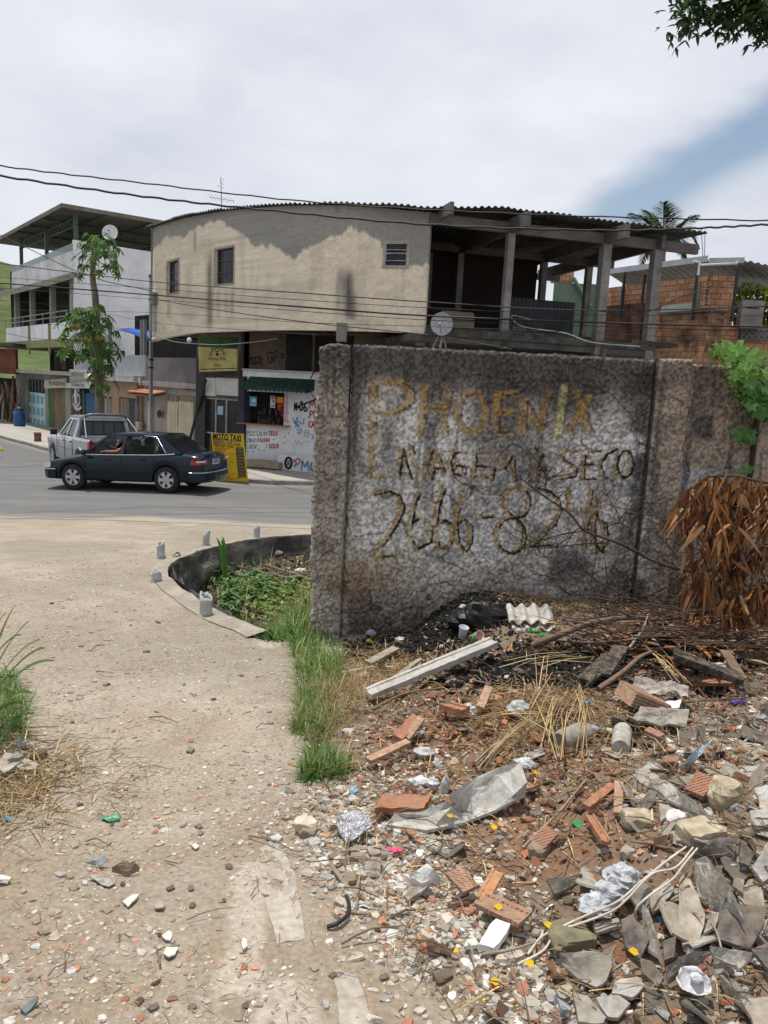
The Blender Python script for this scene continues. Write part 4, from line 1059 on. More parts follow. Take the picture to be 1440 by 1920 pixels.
	k = MB(); FB.box(k,d0 - .3,d1+.3,0,zt0+.2,-1.9,-1.85); FB.box(k,d0+.2,d0+.6,.15,.9,-1.5,-1.1); FB.box(k,d0+.9,d0+1.3,.15,1.1,-1.6,-1.2); k.build('shop_interior',M('shop_dim',(.10,.10,.10),(.03,.03,.035),1.5),t)
	pp = MB(); FB.rect(pp,408,761,418,778,-.08,-.075); pp.build('paper_notice',M('notice_blue',(.3,.42,.48),(.25,.36,.42),5),door)
	k = MB(); FB.rect(k,447,705,455,870,-.2,.08); k.build('column',M('dark_column',(.045,.04,.06),(.025,.022,.03),2),t)
	k = MB(); FB.rect(k,368,650,383,860,-.2,.04); k.build('column',M_BLACK,t)
	k = MB(); FB.rect(k,371,632,446,652,-.02,.02); k.build('green_band',M('green_band',(.04,.085,.02),(.02,.045,.012),1.8),t)
	k = MB(); FB.rect(k,371,698,446,704,-.0,.06); k.build('maroon_rail',M('maroon',(.09,.035,.04),(.05,.02,.025),3),t)
	k = MB(); pts = [(-4.6,25.4),(6,22.4),(6,30),(-1.6,31.2),(-6.2,35.8),(-7.2,30.5)]
	k.ext([(x,y+.6,4.49) for x,y in pts],(0,0,-.05)); k.build('shop_ceiling',M_DARK,t)
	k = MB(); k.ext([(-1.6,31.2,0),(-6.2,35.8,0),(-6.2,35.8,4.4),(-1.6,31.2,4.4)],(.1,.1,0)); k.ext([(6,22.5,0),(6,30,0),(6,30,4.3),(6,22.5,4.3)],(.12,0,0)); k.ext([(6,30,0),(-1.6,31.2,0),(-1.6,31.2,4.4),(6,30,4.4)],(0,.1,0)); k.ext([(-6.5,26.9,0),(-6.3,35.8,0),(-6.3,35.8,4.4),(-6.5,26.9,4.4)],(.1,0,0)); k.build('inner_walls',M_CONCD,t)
	k = MB()
	for u in (640,788,816):
		p = aty(u,640,21.9); k = MB(); k.box((p.x,p.y,4.32),(.28,.25,.5)); k.build('bracket',M_CONC,t)
build_shops()
def sign_face():
	p0 = aty(371,690,25.7); p1 = aty(445,690,24.95)
	return Face((p0.x,p0.y),(p1.x - p0.x,p1.y - p0.y))
def build_shop_sign():
	f = sign_face(); t = T('shop_sign', 'stained yellow shop signboard with scroll ornament above the glass door', 'sign',f.pt(.7,3.1,0))
	P = [f.px(*q) for q in ((371,650),(445,654.5),(444,695),(373.5,697))]
	k = MB(); f.poly(k,P,-.06,0); k.build('board',M('sign_yellow',(.36,.34,.12),(.22,.16,.05),1.6,rough=.7,lo=.3),t)
	S = lambda x,y: (365+x/6.128,640+y/6.128)
	def L(*ls): return [[S(*p) for p in l] for l in ls]
	e = MB(); f.strokes(e,L([(180,80),(215,95),(190,125),(175,155),(200,160)],[(215,95),(255,75),(300,95),(335,85)],[(300,95),(330,125),(345,140),(325,150)],[(235,110),(255,120),(285,110)],[(62,322),(475,310)]),.025); e.build('ornament',M('pt_black',(1,1,1)),t)
	e = MB(); f.strokes(e,L([(250,150),(258,140),(266,150),(258,158),(250,150)]),.06); e.build('ornament',M('pt_black',(1,1,1)),t)
	m_ = M('pt_brown',(.08,.075,.03))
	f.text('Serena Way',*S(158,180),*S(368,228), 'lettering',m_,t,shear=.3)
	f.text('Salao',*S(225,255),*S(300,290), 'lettering',m_,t,shear=.3)
build_shop_sign()
# three-storey building on the left
M_WHT = M('side_wall_white',(.82,.83,.84),(.66,.67,.68),.8,bump=.3,bscale=12,fine=.06)
M_OLIVE = M('olive_paint',(.30,.29,.14),(.22,.21,.1),2,bump=.2)
M_GRNSTEEL = M('green_steel',(.10,.14,.11),(.05,.07,.055),4,rough=.6,bump=.1)
FL_ = Face((-16.6,41),(-.63,.777))
FSd = Face((-16.6,41),(.777,.63))
def sub(f,off): return Face((f.p+f.n*off).to_tuple()[:2],f.d.to_tuple()[:2])
def quadpx(f,mb,P,o0,o1,col=None):
	"""prism whose front face at offset o1 has its corners at four seen points"""
	g = sub(f,o1); f.poly(mb,[g.px(*p) for p in P],o0,o1,col); return mb
def build_left():
	t = T('three_storey_building', 'white three storey corner building with open rooftop terrace and balcony', 'building',(-18,44,-.4))
	lo = FL_.px(22,600)[0]
	zt = FL_.px(137,470)[1]; z0 = -1
	zs = FSd.px(225,463)[1]
	k = MB(); FSd.box(k,0,11,1.2,zs,-.2,0); k.build('side_wall',M_WHT,t)
	k = MB(); quadpx(FL_,k,[(137.4,469),(22,512),(22,545),(137.4,512)],-.15,0); k.build('parapet',M('parapet_white',(.78,.78,.78),(.5,.5,.5),1),t)
	zc0 = FL_.px(137,516)[1]; zb1 = FL_.px(137,604)[1]; zb0 = FL_.px(137,636)[1]; zo = FL_.px(137,647)[1]
	k = MB(); FL_.box(k,.16,lo,zc0 - 2.4,zc0+.3,-2.4,-2.2); FL_.box(k,lo,lo+.15,zb0,zt,-9,0); FL_.box(k,.1,lo,zc0,zc0+.2,-2.3,-.16); k.build('recess_wall',M('recess_green',(.10,.12,.075),(.06,.075,.05),1),t)
	k = MB(); FL_.box(k,.0,lo,zb0,zb1,-.12,.35); k.build('balcony_front',M_WHT,t)
	k = MB(); FL_.box(k,-.0,lo+.1,zo - .12,zb0,-2.3,.42); k.build('balcony_slab',M_OLIVE,t)
	for u in (29,58,96,134):
		a = FL_.px(u,570,.0)[0]; k = MB(); FL_.box(k,a - .16,a+.16,zb1,zc0,-.22,.05); k.build('column',M('column_pale',(.42,.45,.38),(.3,.32,.27),3),t)
	for u in (56,94): a = FL_.px(u,620,.35)[0]; k = MB(); FL_.box(k,a - .1,a+.1,zo - .5,zb1,.35,.44); k.build('olive_strip',M_OLIVE,t)
	k = MB(); FL_.box(k,0,lo,zc0 - .12,zc0+.1,-.2,.02); k.build('lintel',M('beam_dim',(.14,.13,.11),(.09,.085,.07),2),t)
	k = MB()
	for z in (zb1+.55,zb1+.28): k.tube([FL_.pt(-.0,z,.38),FL_.pt(lo,z,.38)],.035,6)
	for a in np.linspace(.1,lo,7): k.tube([FL_.pt(a,zb1,.38),FL_.pt(a,zb1+.55,.38)],.025,6)
	k.build('railing',M_FRAME,t)
	k = MB(); a_ = [sub(FL_,1.1).px(*p) for p in ((10,552),(122,507))]
	P = [FL_.pt(lo+.4,a_[0][1],1.1),FL_.pt(-.2,a_[1][1],1.1),FL_.pt(-.2,a_[1][1]+.35,-.0),FL_.pt(lo+.4,a_[1][1]+.35,0)]
	zc = (a_[0][1]+a_[1][1])/2
	P = [FL_.pt(lo+.3,zc,1.1),FL_.pt(-.1,zc,1.1),FL_.pt(-.1,zc+.45,.0),FL_.pt(lo+.3,zc+.45,.0)]
	k.ext(P,(0,0,-.3)); k.build('canopy',M('canopy_concrete',(.30,.28,.22),(.2,.18,.14),2),t)
	for a0 in np.linspace(.8,lo - 2.2,3):
		k = MB(); FL_.box(k,a0,a0+1.5,zb1 - .2,zb1+1.1,-2.2,-2.15)
		w = k.build('window',M_BLACK,t); b = MB()
		for q in np.arange(.08,1.5,.16): b.tube([FL_.pt(a0+q,zb1 - .2,-2.12),FL_.pt(a0+q,zb1+1.1,-2.12)],.02,4)
		b.build('grille',M_FRAME,w)
	k = MB(); quadpx(FL_,k,[(137,455),(22,503),(22,512),(137,469)],-.03,0); k.build('glass_rail',MGLASS('green_net',(.06,.14,.11),.75),t)
	zr = sub(FL_,.9).px(133,371)[1]
	for (f,lst) in ((FL_,(0.15,5.4,10.9)),(FSd,(5.0,9.8))):
		for a in lst: q = MB(); f.box(q,a - .08,a+.08,zt - .3,zr - .15,-.26,-.08); q.build('post',M_GRNSTEEL,t)
	for (o,a0,a1) in ((-.2,0,11.4),):
		q = MB()
		for z in (zr - .35,zr - .75): q.tube([FL_.pt(a0,z,o),FL_.pt(a1,z,o)],.035,5)
		n = 26
		for i in range(n): q.tube([FL_.pt(a0+(a1 - a0)*i/n,zr - (.35 if i % 2 else .75),o),FL_.pt(a0+(a1 - a0)*(i+1)/n,zr - (.75 if i % 2 else .35),o)],.022,4)
		q.build('truss',M_GRNSTEEL,t)
	for a in (2.8,5.6,8.4):
		q = MB(); b0 = FL_.pt(a,zr - .22,.7); b1 = b0+FSd.d*11; q.tube([b0,b1],.07,5); q.build('rafter',M_GRNSTEEL,t)
	for a in (1.5,4,7):
		q = MB(); b0 = FSd.pt(a,zr - .1,.5); q.tube([b0,b0+FL_.d*11.5],.05,5); q.build('purlin',M_GRNSTEEL,t)
	A = FL_.pt(-.75,zr,.75); B = FL_.pt(lo+1.3,zr - .15,.75); Cc = A+FSd.d*12+Vector((0,0,.1)); D_ = B+FSd.d*12+Vector((0,0,.1))
	corr_roof('roof',[A,B],[Cc,D_],M('roof_olive',(.15,.15,.13),(.08,.08,.07),1.3),t,period=.25,amp=.03,label='big flat corrugated roof over the terrace')
	e = MB(); e.ext([A+Vector((0,0,.06)),Cc+Vector((0,0,.06)),Cc - Vector((0,0,.14)),A - Vector((0,0,.14))],FSd.n*.05); e.ext([A+Vector((0,0,.06)),B+Vector((0,0,.06)),B - Vector((0,0,.14)),A - Vector((0,0,.14))],FL_.n*.05); e.build('fascia',M('fascia',(.2,.19,.15),(.12,.115,.09),2),t)
	k = MB(); k.box(tuple((FSd.pt(9,0,-3)).to_tuple()[:2])+(zs+1.1,),(3,4,2.2),.68); k.build('roof_room',M_CONCD,t)
	G = FL_; a1 = lo; g0 = G.px(172,760)[0]
	zaw = G.px(130,697)[1]
	k = MB(); G.box(k,-.1,a1+.2,zaw,zo - .12,-2.6,-2.5); k.build('mezzanine_back',M_DARK,t)
	for u in (50,100): a = G.px(u,680)[0]; k = MB(); G.box(k,a - .12,a+.12,zaw,zo - .12,-1.6,-1.4); k.build('mezzanine_column',M_CONCD,t)
	k = MB(); a = G.px(88,680)[0]; b = G.px(163,680)[0]
	for i in range(9): G.box(k,b,a,zaw+.12+i*.17,zaw+.2+i*.17,-1.35,-1.25)
	for q in np.linspace(b,a,6): G.box(k,q - .04,q+.04,zaw,zaw+1.7,-1.25,-1.2)
	k.build('louvres',M('louvre',(.09,.085,.08),(.05,.05,.045),3),t)
	k = MB(); q = G.px(75,680)[0]; G.box(k,q - .4,q+.4,zaw+.1,zaw+1.3,-1.4,-1.36)
	for i in range(5): G.box(k,q - .4+i*.18,q - .36+i*.18,zaw+.1,zaw+1.3,-1.36,-1.33)
	k.build('grille',M('pink_grille',(.3,.2,.17),(.18,.12,.1),4),t)
	k = MB(); G.box(k,g0 - .1,a1+.9,zaw - .2,zaw,-2.5,1.0); k.build('awning_slab',M('awning_concrete',(.33,.32,.28),(.22,.21,.18),2),t)
	k = MB(); G.box(k,g0,a1+.5,-1.6,zaw - .2,-.4,-.25); k.build('ground_wall',M('grey_render',(.30,.30,.28),(.2,.2,.19),1.5),t)
	def R(u0,v0,u1,v1,o0,o1,mat,name,lb=None,par=None):
		k = MB(); f = sub(G,o1); x0,y0 = f.px(u0,v0); x1,_ = f.px(u1,v0); _,y1 = f.px(u0,v1); _,y2 = f.px(u1,v0)
		G.box(k,min(x0,x1),max(x0,x1),min(y0,y1),(y0+y2)/2,o0,o1); return k.build(name,mat,par or t,label=lb)
	gate = R(52,736,84,806,-.25,-.1,M('teal_gate',(.56,.66,.68),(.44,.54,.56),5), 'gate', 'pale blue panelled gate')
	f = sub(G,-.1); x0 = f.px(83,750)[0]; x1 = f.px(53,750)[0]; zz0 = f.px(68,803)[1]; zz1 = f.px(68,738)[1]
	for r_ in range(3):
		for c_ in range(4):
			k = MB(); w_ = (x1 - x0)/4; h_ = (zz1 - zz0)/3; a = x0+w_*(c_+.22); z = zz0+h_*(r_+.18); G.box(k,a,a+w_*.56,z,z+h_*.64,-.1,-.085); k.build('panel',M('teal_panel',(.13,.42,.46),(.1,.33,.36),5),gate)
	lat = R(52,712,84,734,-.25,-.2,M_DARK, 'lattice'); k = MB()
	for i in range(6): G.box(k,x0+(x1 - x0)*i/5 - .03,x0+(x1 - x0)*i/5+.03,f.px(68,734)[1],f.px(68,711)[1],-.2,-.16)
	k.build('bars',M_FRAME,lat)
	R(90,728,100,808,-.25,-.12,M('roller_green',(.08,.20,.05),(.05,.13,.035),2), 'roller_door', 'green painted strip of the shutter')
	R(100,728,110,808,-.25,-.15,M('roller_tan',(.26,.16,.10),(.18,.11,.07),2), 'roller_door', 'brown shutter')
	R(110,728,122,808,-.25,-.16,M('roller_olive',(.17,.16,.08),(.12,.11,.06),2), 'roller_door', 'olive shutter')
	R(84,726,90,812,-.25,.0,M('pil_grey',(.28,.29,.25),(.2,.2,.18),3), 'pilaster'); R(122,727,132,812,-.25,.02,M('pil_grey',(1,1,1)), 'pilaster')
	op = R(132,728,167,815,-.3,-.22,M_DARK, 'shop_opening')
	R(136,735,150,808,-.21,-.1,M('display_dim',(.12,.06,.06),(.05,.03,.03),3), 'display',None,op)
	k = MB(); f2 = sub(G,-.08); f2.strokes(k,[ell(143,750,7,12,12),[(136,755),(140,765),(147,768),(152,764)]],.14); k.build('round_display',M_WHITE,op)
	R(153,732,159,800,-.2,-.12,M('shelf_green',(.03,.09,.05),(.02,.05,.03),3), 'display',None,op)
	R(161,738,177,800,-.18,-.02,M('door_blue',(.03,.10,.22),(.02,.07,.16),3), 'blue_door', 'dark blue metal door')
	k = MB(); a0 = FL_.px(137,640)[0]; FSd.box(k,-.05,2.2,zo - .3,zb1 - .5,0,.5); k.build('side_beam',M('parapet_white',(1,1,1)),t)
	return t
LB = build_left()
def build_left_signs():
	f = sub(FL_,.3)
	t = T('hardware_sign', 'long pale signboard with dark script above the green shutters', 'sign',f.pt(-.5,2.3,0))
	k = MB(); quadpx(FL_,k,[(82.5,713),(123,709),(123,727),(82.5,728)],.22,.3); k.build('board',M('sign_cream',(.50,.49,.40),(.4,.38,.3),2),t)
	f.text('Juca Acabamentos',91,714,122,724, 'lettering',M('pt_brown',(1,1,1)),t,shear=.3)
	t = T('price_sign', 'white stepped signboard with a red framed lightbox beside the papaya tree', 'sign',f.pt(-2,2.3,0))
	k = MB(); quadpx(FL_,k,[(123.6,718),(170,715),(170,728),(123.6,727.5)],.2,.3); quadpx(FL_,k,[(130,692.5),(164,693),(164,715),(130,717)],.1,.18); k.build('board',M('sign_white',(.62,.62,.6),(.5,.5,.48),2),t)
	k = MB(); quadpx(FL_,k,[(139,701),(163,700),(167,709),(132,709.5)],.2,.4); k.build('lightbox',M('lightbox',(.75,.73,.66),(.6,.58,.5),4),t)
	f.text('Cal Cimento e Tinta',134,718,158,724, 'lettering',M('pt_brown',(1,1,1)),t)
build_left_signs()
# row of small shops
FR = Face((-13.75,38),(.65,-.76))
M_TAN = M('tan_plaster',(.33,.22,.145),(.25,.165,.11),1.2)
def build_row():
	t = T('low_shop_row', 'low tan shop row with grey upper parapet and beige folding gates', 'building',(-11,35,0))
	P = lambda u,v,o=0: sub(FR,o).px(u,v)
	a0 = P(165,760)[0]; a1 = P(264,760)[0]; a2 = P(372,760)[0]
	zt = P(230,715)[1]; zp = P(240,666)[1]
	def R(u0,v0,u1,v1,o0,o1,mat,name,lb=None,par=None):
		k = MB(); FR.rect(k,u0,v0,u1,v1,o0,o1); return k.build(name,mat,par or t,label=lb)
	holes = []
	for (u0,v0,u1) in ((193,743,209),(223,744,259)):
		x0,z1 = P(u0,v0); x1,_ = P(u1,v0); holes.append((x0,x1,-1,z1))
	k = MB(); FR.walls(k,a0,a1,-.6,zt,holes,-.2,0); k.build('shop_wall',M_TAN,t)
	k = MB(); FR.box(k,a0,a1,-.6,zt,-1.2,-1.1); k.build('inside',M_DARK,t)
	for i,(u0,u1,c) in enumerate(((194,199,(.5,.5,.47)),(200,208,(.2,.2,.18)),(224,228,(.5,.48,.42)),(229,242,(.16,.15,.12)),(243,259,(.05,.055,.065)))):
		R(u0,746,u1,830,-.16,-.1,M('rowdoor%d' % i,c,tuple(v*.8 for v in c),2), 'door',['pale door leaf', 'grey shutter', 'white door post', 'olive shutter', 'dark glass door'][i])
	k = MB(); FR.box(k,a0 - .1,a1+.05,zt,zt+.28,-.2,.35); k.build('ledge',M('ledge_grey',(.42,.41,.39),(.3,.3,.28),2),t)
	k = MB(); FR.rect(k,205,713,277,717,.36,.44); k.tube([FR.pt(P(277,715)[0]+.02,zt+.2,.4),FR.pt(P(279,715)[0],zt - .1,.4)],.06); k.build('gutter',M('gutter_white',(.5,.52,.54),(.4,.4,.42),3),t)
	k = MB(); FR.box(k,a0,a1+.5,zt+.28,zp,-.15,.0); k.build('upper_parapet',M('blue_grey_render',(.36,.38,.41),(.26,.28,.30),1.1,bump=.3),t,label='blue grey upper parapet with streaks')
	k = MB(); FR.box(k,a1+.5,a2+.3,zt+.1,zp - .1,-.15,.0); k.build('upper_parapet',M('mauve_render',(.20,.18,.19),(.14,.13,.135),1.1),t)
	k = MB(); FR.box(k,a1+.3,a2,zt - .12,zt+.1,-.1,.06); k.build('pink_ledge',M('pink_ledge',(.42,.34,.34),(.3,.25,.25),2),t)
	k = MB(); FR.box(k,a0,a2+.3,zp - .05,zp+2.2,-2.6,-2.5); k.build('dark_upper_back',M_DARK,t)
	for u in (203,263,268):
		q = P(u,640)[0]; k = MB(); FR.box(k,q - .09,q+.09,zp,zp+1.55,-.15,-.02); k.build('upper_post',M_CONC,t)
	k = MB(); FR.box(k,a1,a2,-.6,zt - .1,-.25,-.15); k.build('gate_wall',M('greige',(.33,.30,.26),(.25,.22,.19),1.5),t)
	Mg = M('gate_cream',(.56,.51,.38),(.45,.4,.29),1.5,bump=.15)
	for (u0,u1) in ((277,285),(314,333),(335,362)):
		g = R(u0,752,u1,830,-.14,-.06,Mg, 'folding_gate');
		R(u0,741,u1,751.5,-.14,-.1,M('gate_lattice',(.2,.18,.13),(.13,.11,.08),6), 'lattice',None,g)
		b = MB(); x0 = P(u0,760)[0]; x1 = P(u1,760)[0]
		for q in np.arange(x0+.1,x1,.18): FR.box(b,q,q+.03,-.3,P(u0,742)[1],-.06,-.045)
		b.build('gate_ribs',Mg,g)
	k = MB(); FR.strokes(k,[ell(299,776,2.5,4,8)],.16,.02); k.build('round_mark',M_BLACK,t)
	k = MB(); FR.rect(k,344,722,372,733,.02,.03); cr = k.build('crest_panel',M('crest_dark',(.1,.09,.08),(.05,.05,.045),3),t)
	k = MB(); q = P(261,770)[0]; k.tube([FR.pt(q,-.3,.08),FR.pt(q,zt,.08)],.05); k.tube([FR.pt(q - .2,.2,.1),FR.pt(q - .15,1.6,.1),FR.pt(q,1.9,.1)],.03); k.build('drain_pipe',M_CONC,t)
	k = MB(); FR.rect(k,254,790,261,806,.05,.2); k.build('meter_box',M_FRAME,t)
	return t
build_row()
def build_tile_canopy():
	P = lambda u,v,o=0: sub(FR,o).px(u,v)
	t = T('tile_canopy', 'small orange clay tile canopy over the beige gate', 'canopy',FR.pt(P(285,740)[0],2.2,.3))
	x0 = P(262,737)[0]; x1 = P(312,737)[0]; z1 = P(285,733,.1)[1]; z0 = P(285,740,.6)[1]
	n = int((x1 - x0)/.16)
	for i in range(n):
		k = MB(); a = x0+(x1 - x0)*(i+.5)/n
		ring = []
		for (z,o,r) in ((z1,.05,.07),(z0,.62,.09)):
			for j in range(7): q = PI*j/6; ring.append(FR.pt(a+r*math.cos(q),z+r*math.sin(q)*.8,o))
			for j in range(7): q = PI*(6 - j)/6; ring.append(FR.pt(a+(r - .02)*math.cos(q),z+(r - .02)*math.sin(q)*.8,o))
		k.add(ring,[(j,(j+1) % 14,14+(j+1) % 14,14+j) for j in range(14)]+[list(range(14))[::-1],list(range(14,28))])
		k.build('roof_tile',M('clay_tile',(.45,.2,.11),(.33,.13,.07),5),t)
	k = MB(); k.ext([FR.pt(x0,z1 - .03,0),FR.pt(x0,z0 - .04,.58),FR.pt(x0,z0 - .1,.58),FR.pt(x0,z1 - .1,0)],FR.d*(x1 - x0)); k.build('canopy_board',M('wood_old',(.2,.13,.08),(.12,.08,.05),4),t)
build_tile_canopy()
def build_tarp():
	t0 = sub(FR,-.3); A = [t0.px(*p) for p in ((222,617),(232,615),(250,617),(268,620),(283,624))]; B = [t0.px(*p) for p in ((223,622),(234,620),(252,625),(268,633),(284,642))]
	k = MB(); vs = []
	for (a,z),(b,z2) in zip(A,B): vs += [FR.pt(a,z,-.9+.1*math.sin(a*4)),FR.pt((a+b)/2,(z+z2)/2+.1,-.5),FR.pt(b,z2,-.1+.1*math.sin(b*5))]
	k.add(vs,[(i*3+j,i*3+j+1,i*3+j+4,i*3+j+3) for i in range(4) for j in range(2)],smooth=True)
	o = k.build('tarpaulin',M('tarp_blue',(.02,.09,.42),(.015,.06,.3),3,rough=.5),label='bright blue tarpaulin slung under the white side wall',cat='tarpaulin')
	md = o.modifiers.new('thick', 'SOLIDIFY'); md.thickness = .02
build_tarp()
def build_pole():
	g = FR.pt(sub(FR,.9).px(283,740)[0],0,.9); z1 = sub(FR,.9).px(281.5,514)[1]
	t = T('utility_pole', 'thin grey steel utility pole in front of the low shops', 'pole',(g.x,g.y,0))
	k = MB(); k.box((g.x,g.y,z1/2),(.12,.12,z1),.8); k.build('pole_shaft',M('galv',(.30,.34,.38),(.22,.25,.28),3,rough=.5,metal=.4),t)
	for z in (z1 - .1,z1 - 1.0,z1 - 2.6,z1 - 3.4,3.2): k = MB(); k.box((g.x,g.y,z),(.17,.17,.06),.8); k.build('clamp',M_BLACK,t)
	return g,z1
PG,PZ = build_pole()
# houses on the right
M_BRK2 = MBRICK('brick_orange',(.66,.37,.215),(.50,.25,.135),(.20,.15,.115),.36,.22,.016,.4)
M_BRK3 = MBRICK('brick_stained',(.50,.28,.17),(.36,.18,.105),(.16,.12,.09),.32,.2,.012,.75)
FH = Face((9.7,34.0),(2.7,-4.7))
def build_right():
	t = T('orange_brick_house', 'unfinished orange hollow brick house behind the terrace', 'house',(12,31,0))
	H = FH; P = lambda u,v,o=0: sub(H,o).px(u,v)
	a1 = P(1332,560)[0]; zt = P(1316,516)[1]
	a0 = -1.0
	k = MB(); zs = [P(u,v)[1] for u,v in ((1131,541),(1216,530),(1300,520))]
	H.poly(k,[(a0,0),(a1,0),(a1,zt),(P(1262,525)[0],zs[2]),(P(1218,530)[0],zs[1]),(a0,zs[0])],-.2,0); k.build('front_wall',M_BRK2,t)
	f2 = Face(H.pt(a1,0,0).to_tuple()[:2],(.99,-.05)); b1 = f2.px(1378,560)[0]
	k = MB(); f2.box(k,0.0,b1,0,zt - .02,-.2,-.003); k.build('side_wall',M_BRK2,t)
	k = MB(); f2.box(k,b1,b1+6,0,f2.px(1400,613)[1],-.2,-.005); k.build('right_wall',M_BRK2,t)
	for u,w in ((1167,.2),(1307,.26)):
		q = P(u,560)[0]; k = MB(); H.box(k,q - w/2,q+w/2,4.2,zt+(-.1 if u < 1300 else -.3),.002,.03); k.build('concrete_column',M_CONC,t)
	k = MB(); rr = random.Random(2)
	for i in range(26): z = zt - 3.2+i*.13; k.box(H.pt(a1 - .05 - rr.uniform(0,.12),z,.01),(.12*rr.uniform(.5,1.4),.04,.05))
	k.build('mortar_lumps',M_CONCD,t)
	e0 = P(1237,600,.9)[0]; e1 = P(1327,600,.9)[0]; ze = P(1290,587,.9)[1]
	k = MB(); H.box(k,e0,e1,0,ze,.003,.9); k.build('extension',M_BRK3,t,label='stained lower brick extension')
	k = MB(); H.box(k,e0 - .05,e1+.1,ze+.002,ze+.09,.003,.98); k.build('extension_top',M_CONCD,t)
	k = MB(); H.rect(k,1240,573,1298,586,.01,.12); k.build('shade_sheet',M('pale_green_sheet',(.45,.5,.4),(.36,.4,.32),3),t)
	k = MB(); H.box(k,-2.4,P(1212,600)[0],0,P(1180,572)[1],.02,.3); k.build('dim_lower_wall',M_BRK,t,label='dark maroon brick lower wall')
	k = MB(); k.ext([H.pt(-2.4,0,.0),H.pt(-2.4,0,-6),H.pt(-2.4,6.5,-6),H.pt(-2.4,6.5,0)],-H.d*.2); k.build('back_wall',M_BRK2,t)
	r = T('metal_roof_shed', 'grey corrugated metal roof on thin posts above the brick house', 'roof',(13,31,8))
	z = 8.55
	A = aty(1135,509,34.5); B = aty(1325,484,30.2); zz = (A.z+B.z)/2;
	A = Vector((A.x,A.y,A.z)); B = Vector((B.x,B.y,B.z))
	dn = Vector((.75,.62,0))*5.5+Vector((0,0,-.55))
	A2 = aty(1135,530,37.5); B2 = aty(1390,535,33.5)
	corr_roof('roof_sheet',[A,B],[A+Vector((3.2,4.2,-.5)),B+Vector((3.6,4.0,-.55))],M('zinc',(.24,.25,.26),(.15,.155,.16),1.2,rough=.55,metal=.3),r,period=.3,amp=.03)
	C_ = aty(1392,487,29.6)
	corr_roof('roof_sheet',[B+Vector((.02,0,-.1)),C_,C_+Vector((4,.6,-.5))],[B+Vector((3.62,4.0,-.65)),C_+Vector((3.8,4,-.6)),C_+Vector((8,4,-1.2))],M('zinc',(1,1,1)),r,period=.3,amp=.03)
	k = MB(); k.ext([A+Vector((0,-.05,.08)),B+Vector((0,-.05,.08)),B+Vector((0,-.05,-.14)),A+Vector((0,-.05,-.14))],(0,-.08,0)); k.ext([B+Vector((.04,-.1,-.02)),C_+Vector((0,-.1,.06)),C_+Vector((0,-.1,-.14)),B+Vector((.04,-.1,-.2))],(0,-.08,0)); k.build('gutter',M('gutter_zinc',(.42,.44,.46),(.32,.33,.35),2,rough=.5),r)
	for (u,v,Y) in ((1172,500,33.4),(1309,490,29.6),(1384,492,29.2),(1210,505,33)):
		a = aty(u,v+8,Y); k = MB(); k.box((a.x,a.y,a.z - 1.0),(.09,.09,1.9),.3); k.build('post',M_BLACK,r)
	k = MB(); p0 = aty(1300,490,29.4); p1 = aty(1311,492,29.4); p2 = aty(1309,516,29.4); p3 = aty(1383,493,29.3); k.tube([p0,p1,p2],.05); k.tube([aty(1313,497,29.4),aty(1382,494,29.3),aty(1384,489,29.3)],.045); k.build('downpipe',M('pvc_white',(.6,.62,.62),(.5,.5,.5),3),r)
	for i,(u,v0,v1) in enumerate(((1318,480,428),(1321,480,432))):
		a = aty(u,v0,30); b = aty(u - 3+4*i,v1,30); k = MB(); k.tube([a,b],.012,5); k.build('rod',M_BLACK,r)
	c = T('concrete_gate_post', 'grey concrete block with a slot beside the yellow shrub', 'block',f2.pt(b1+.6,5.4,.3))
	k = MB(); f2.rect(k,1393,562,1428,616,.2,.6); k.build('block',M_CONC,c)
	k = MB(); f2.rect(k,1399,576,1424,579,.6,.615); k.build('slot',M_DARK,c)
	l = T('lattice_parapet', 'dark openwork block parapet under the yellow green shrub', 'parapet',f2.pt(b1+1.2,5,.3))
	k = MB(); f2.rect(k,1389,614,1460,639,.05,.18); k.build('backing',M_CONCD,l)
	k = MB(); sf = sub(f2,.18)
	for i in range(6):
		for j in range(2): f2.strokes(k,[],.02); sf.strokes(k,[ell(1395+i*11,620+j*12,4.5,5,8)],.05)
	k.build('ring_pattern',M_CONC,l)
	g = T('green_house', 'small pale green house with brick upper wall seen through the terrace', 'house',(8,36,4))
	ff = Face(aty(1040,560,35).to_tuple()[:2],(1,-.1)); k = MB(); ff.rect(k,1040,530,1112,640,-.3,0); k.build('green_wall',M('pale_green_wall',(.17,.24,.17),(.12,.17,.12),1.2),g)
	k = MB(); ff.rect(k,1036,503,1075,529.5,-.6,-.1); k.build('brick_top',M_BRK2,g)
	k = MB(); k.tube([ff.pt(ff.px(1074,522)[0],ff.px(1074,522)[1],.15),ff.pt(ff.px(1105,575)[0],ff.px(1105,575)[1],.15)],.09,4); k.build('stair_rail',M('pale_green_wall',(1,1,1)),g)
build_right()
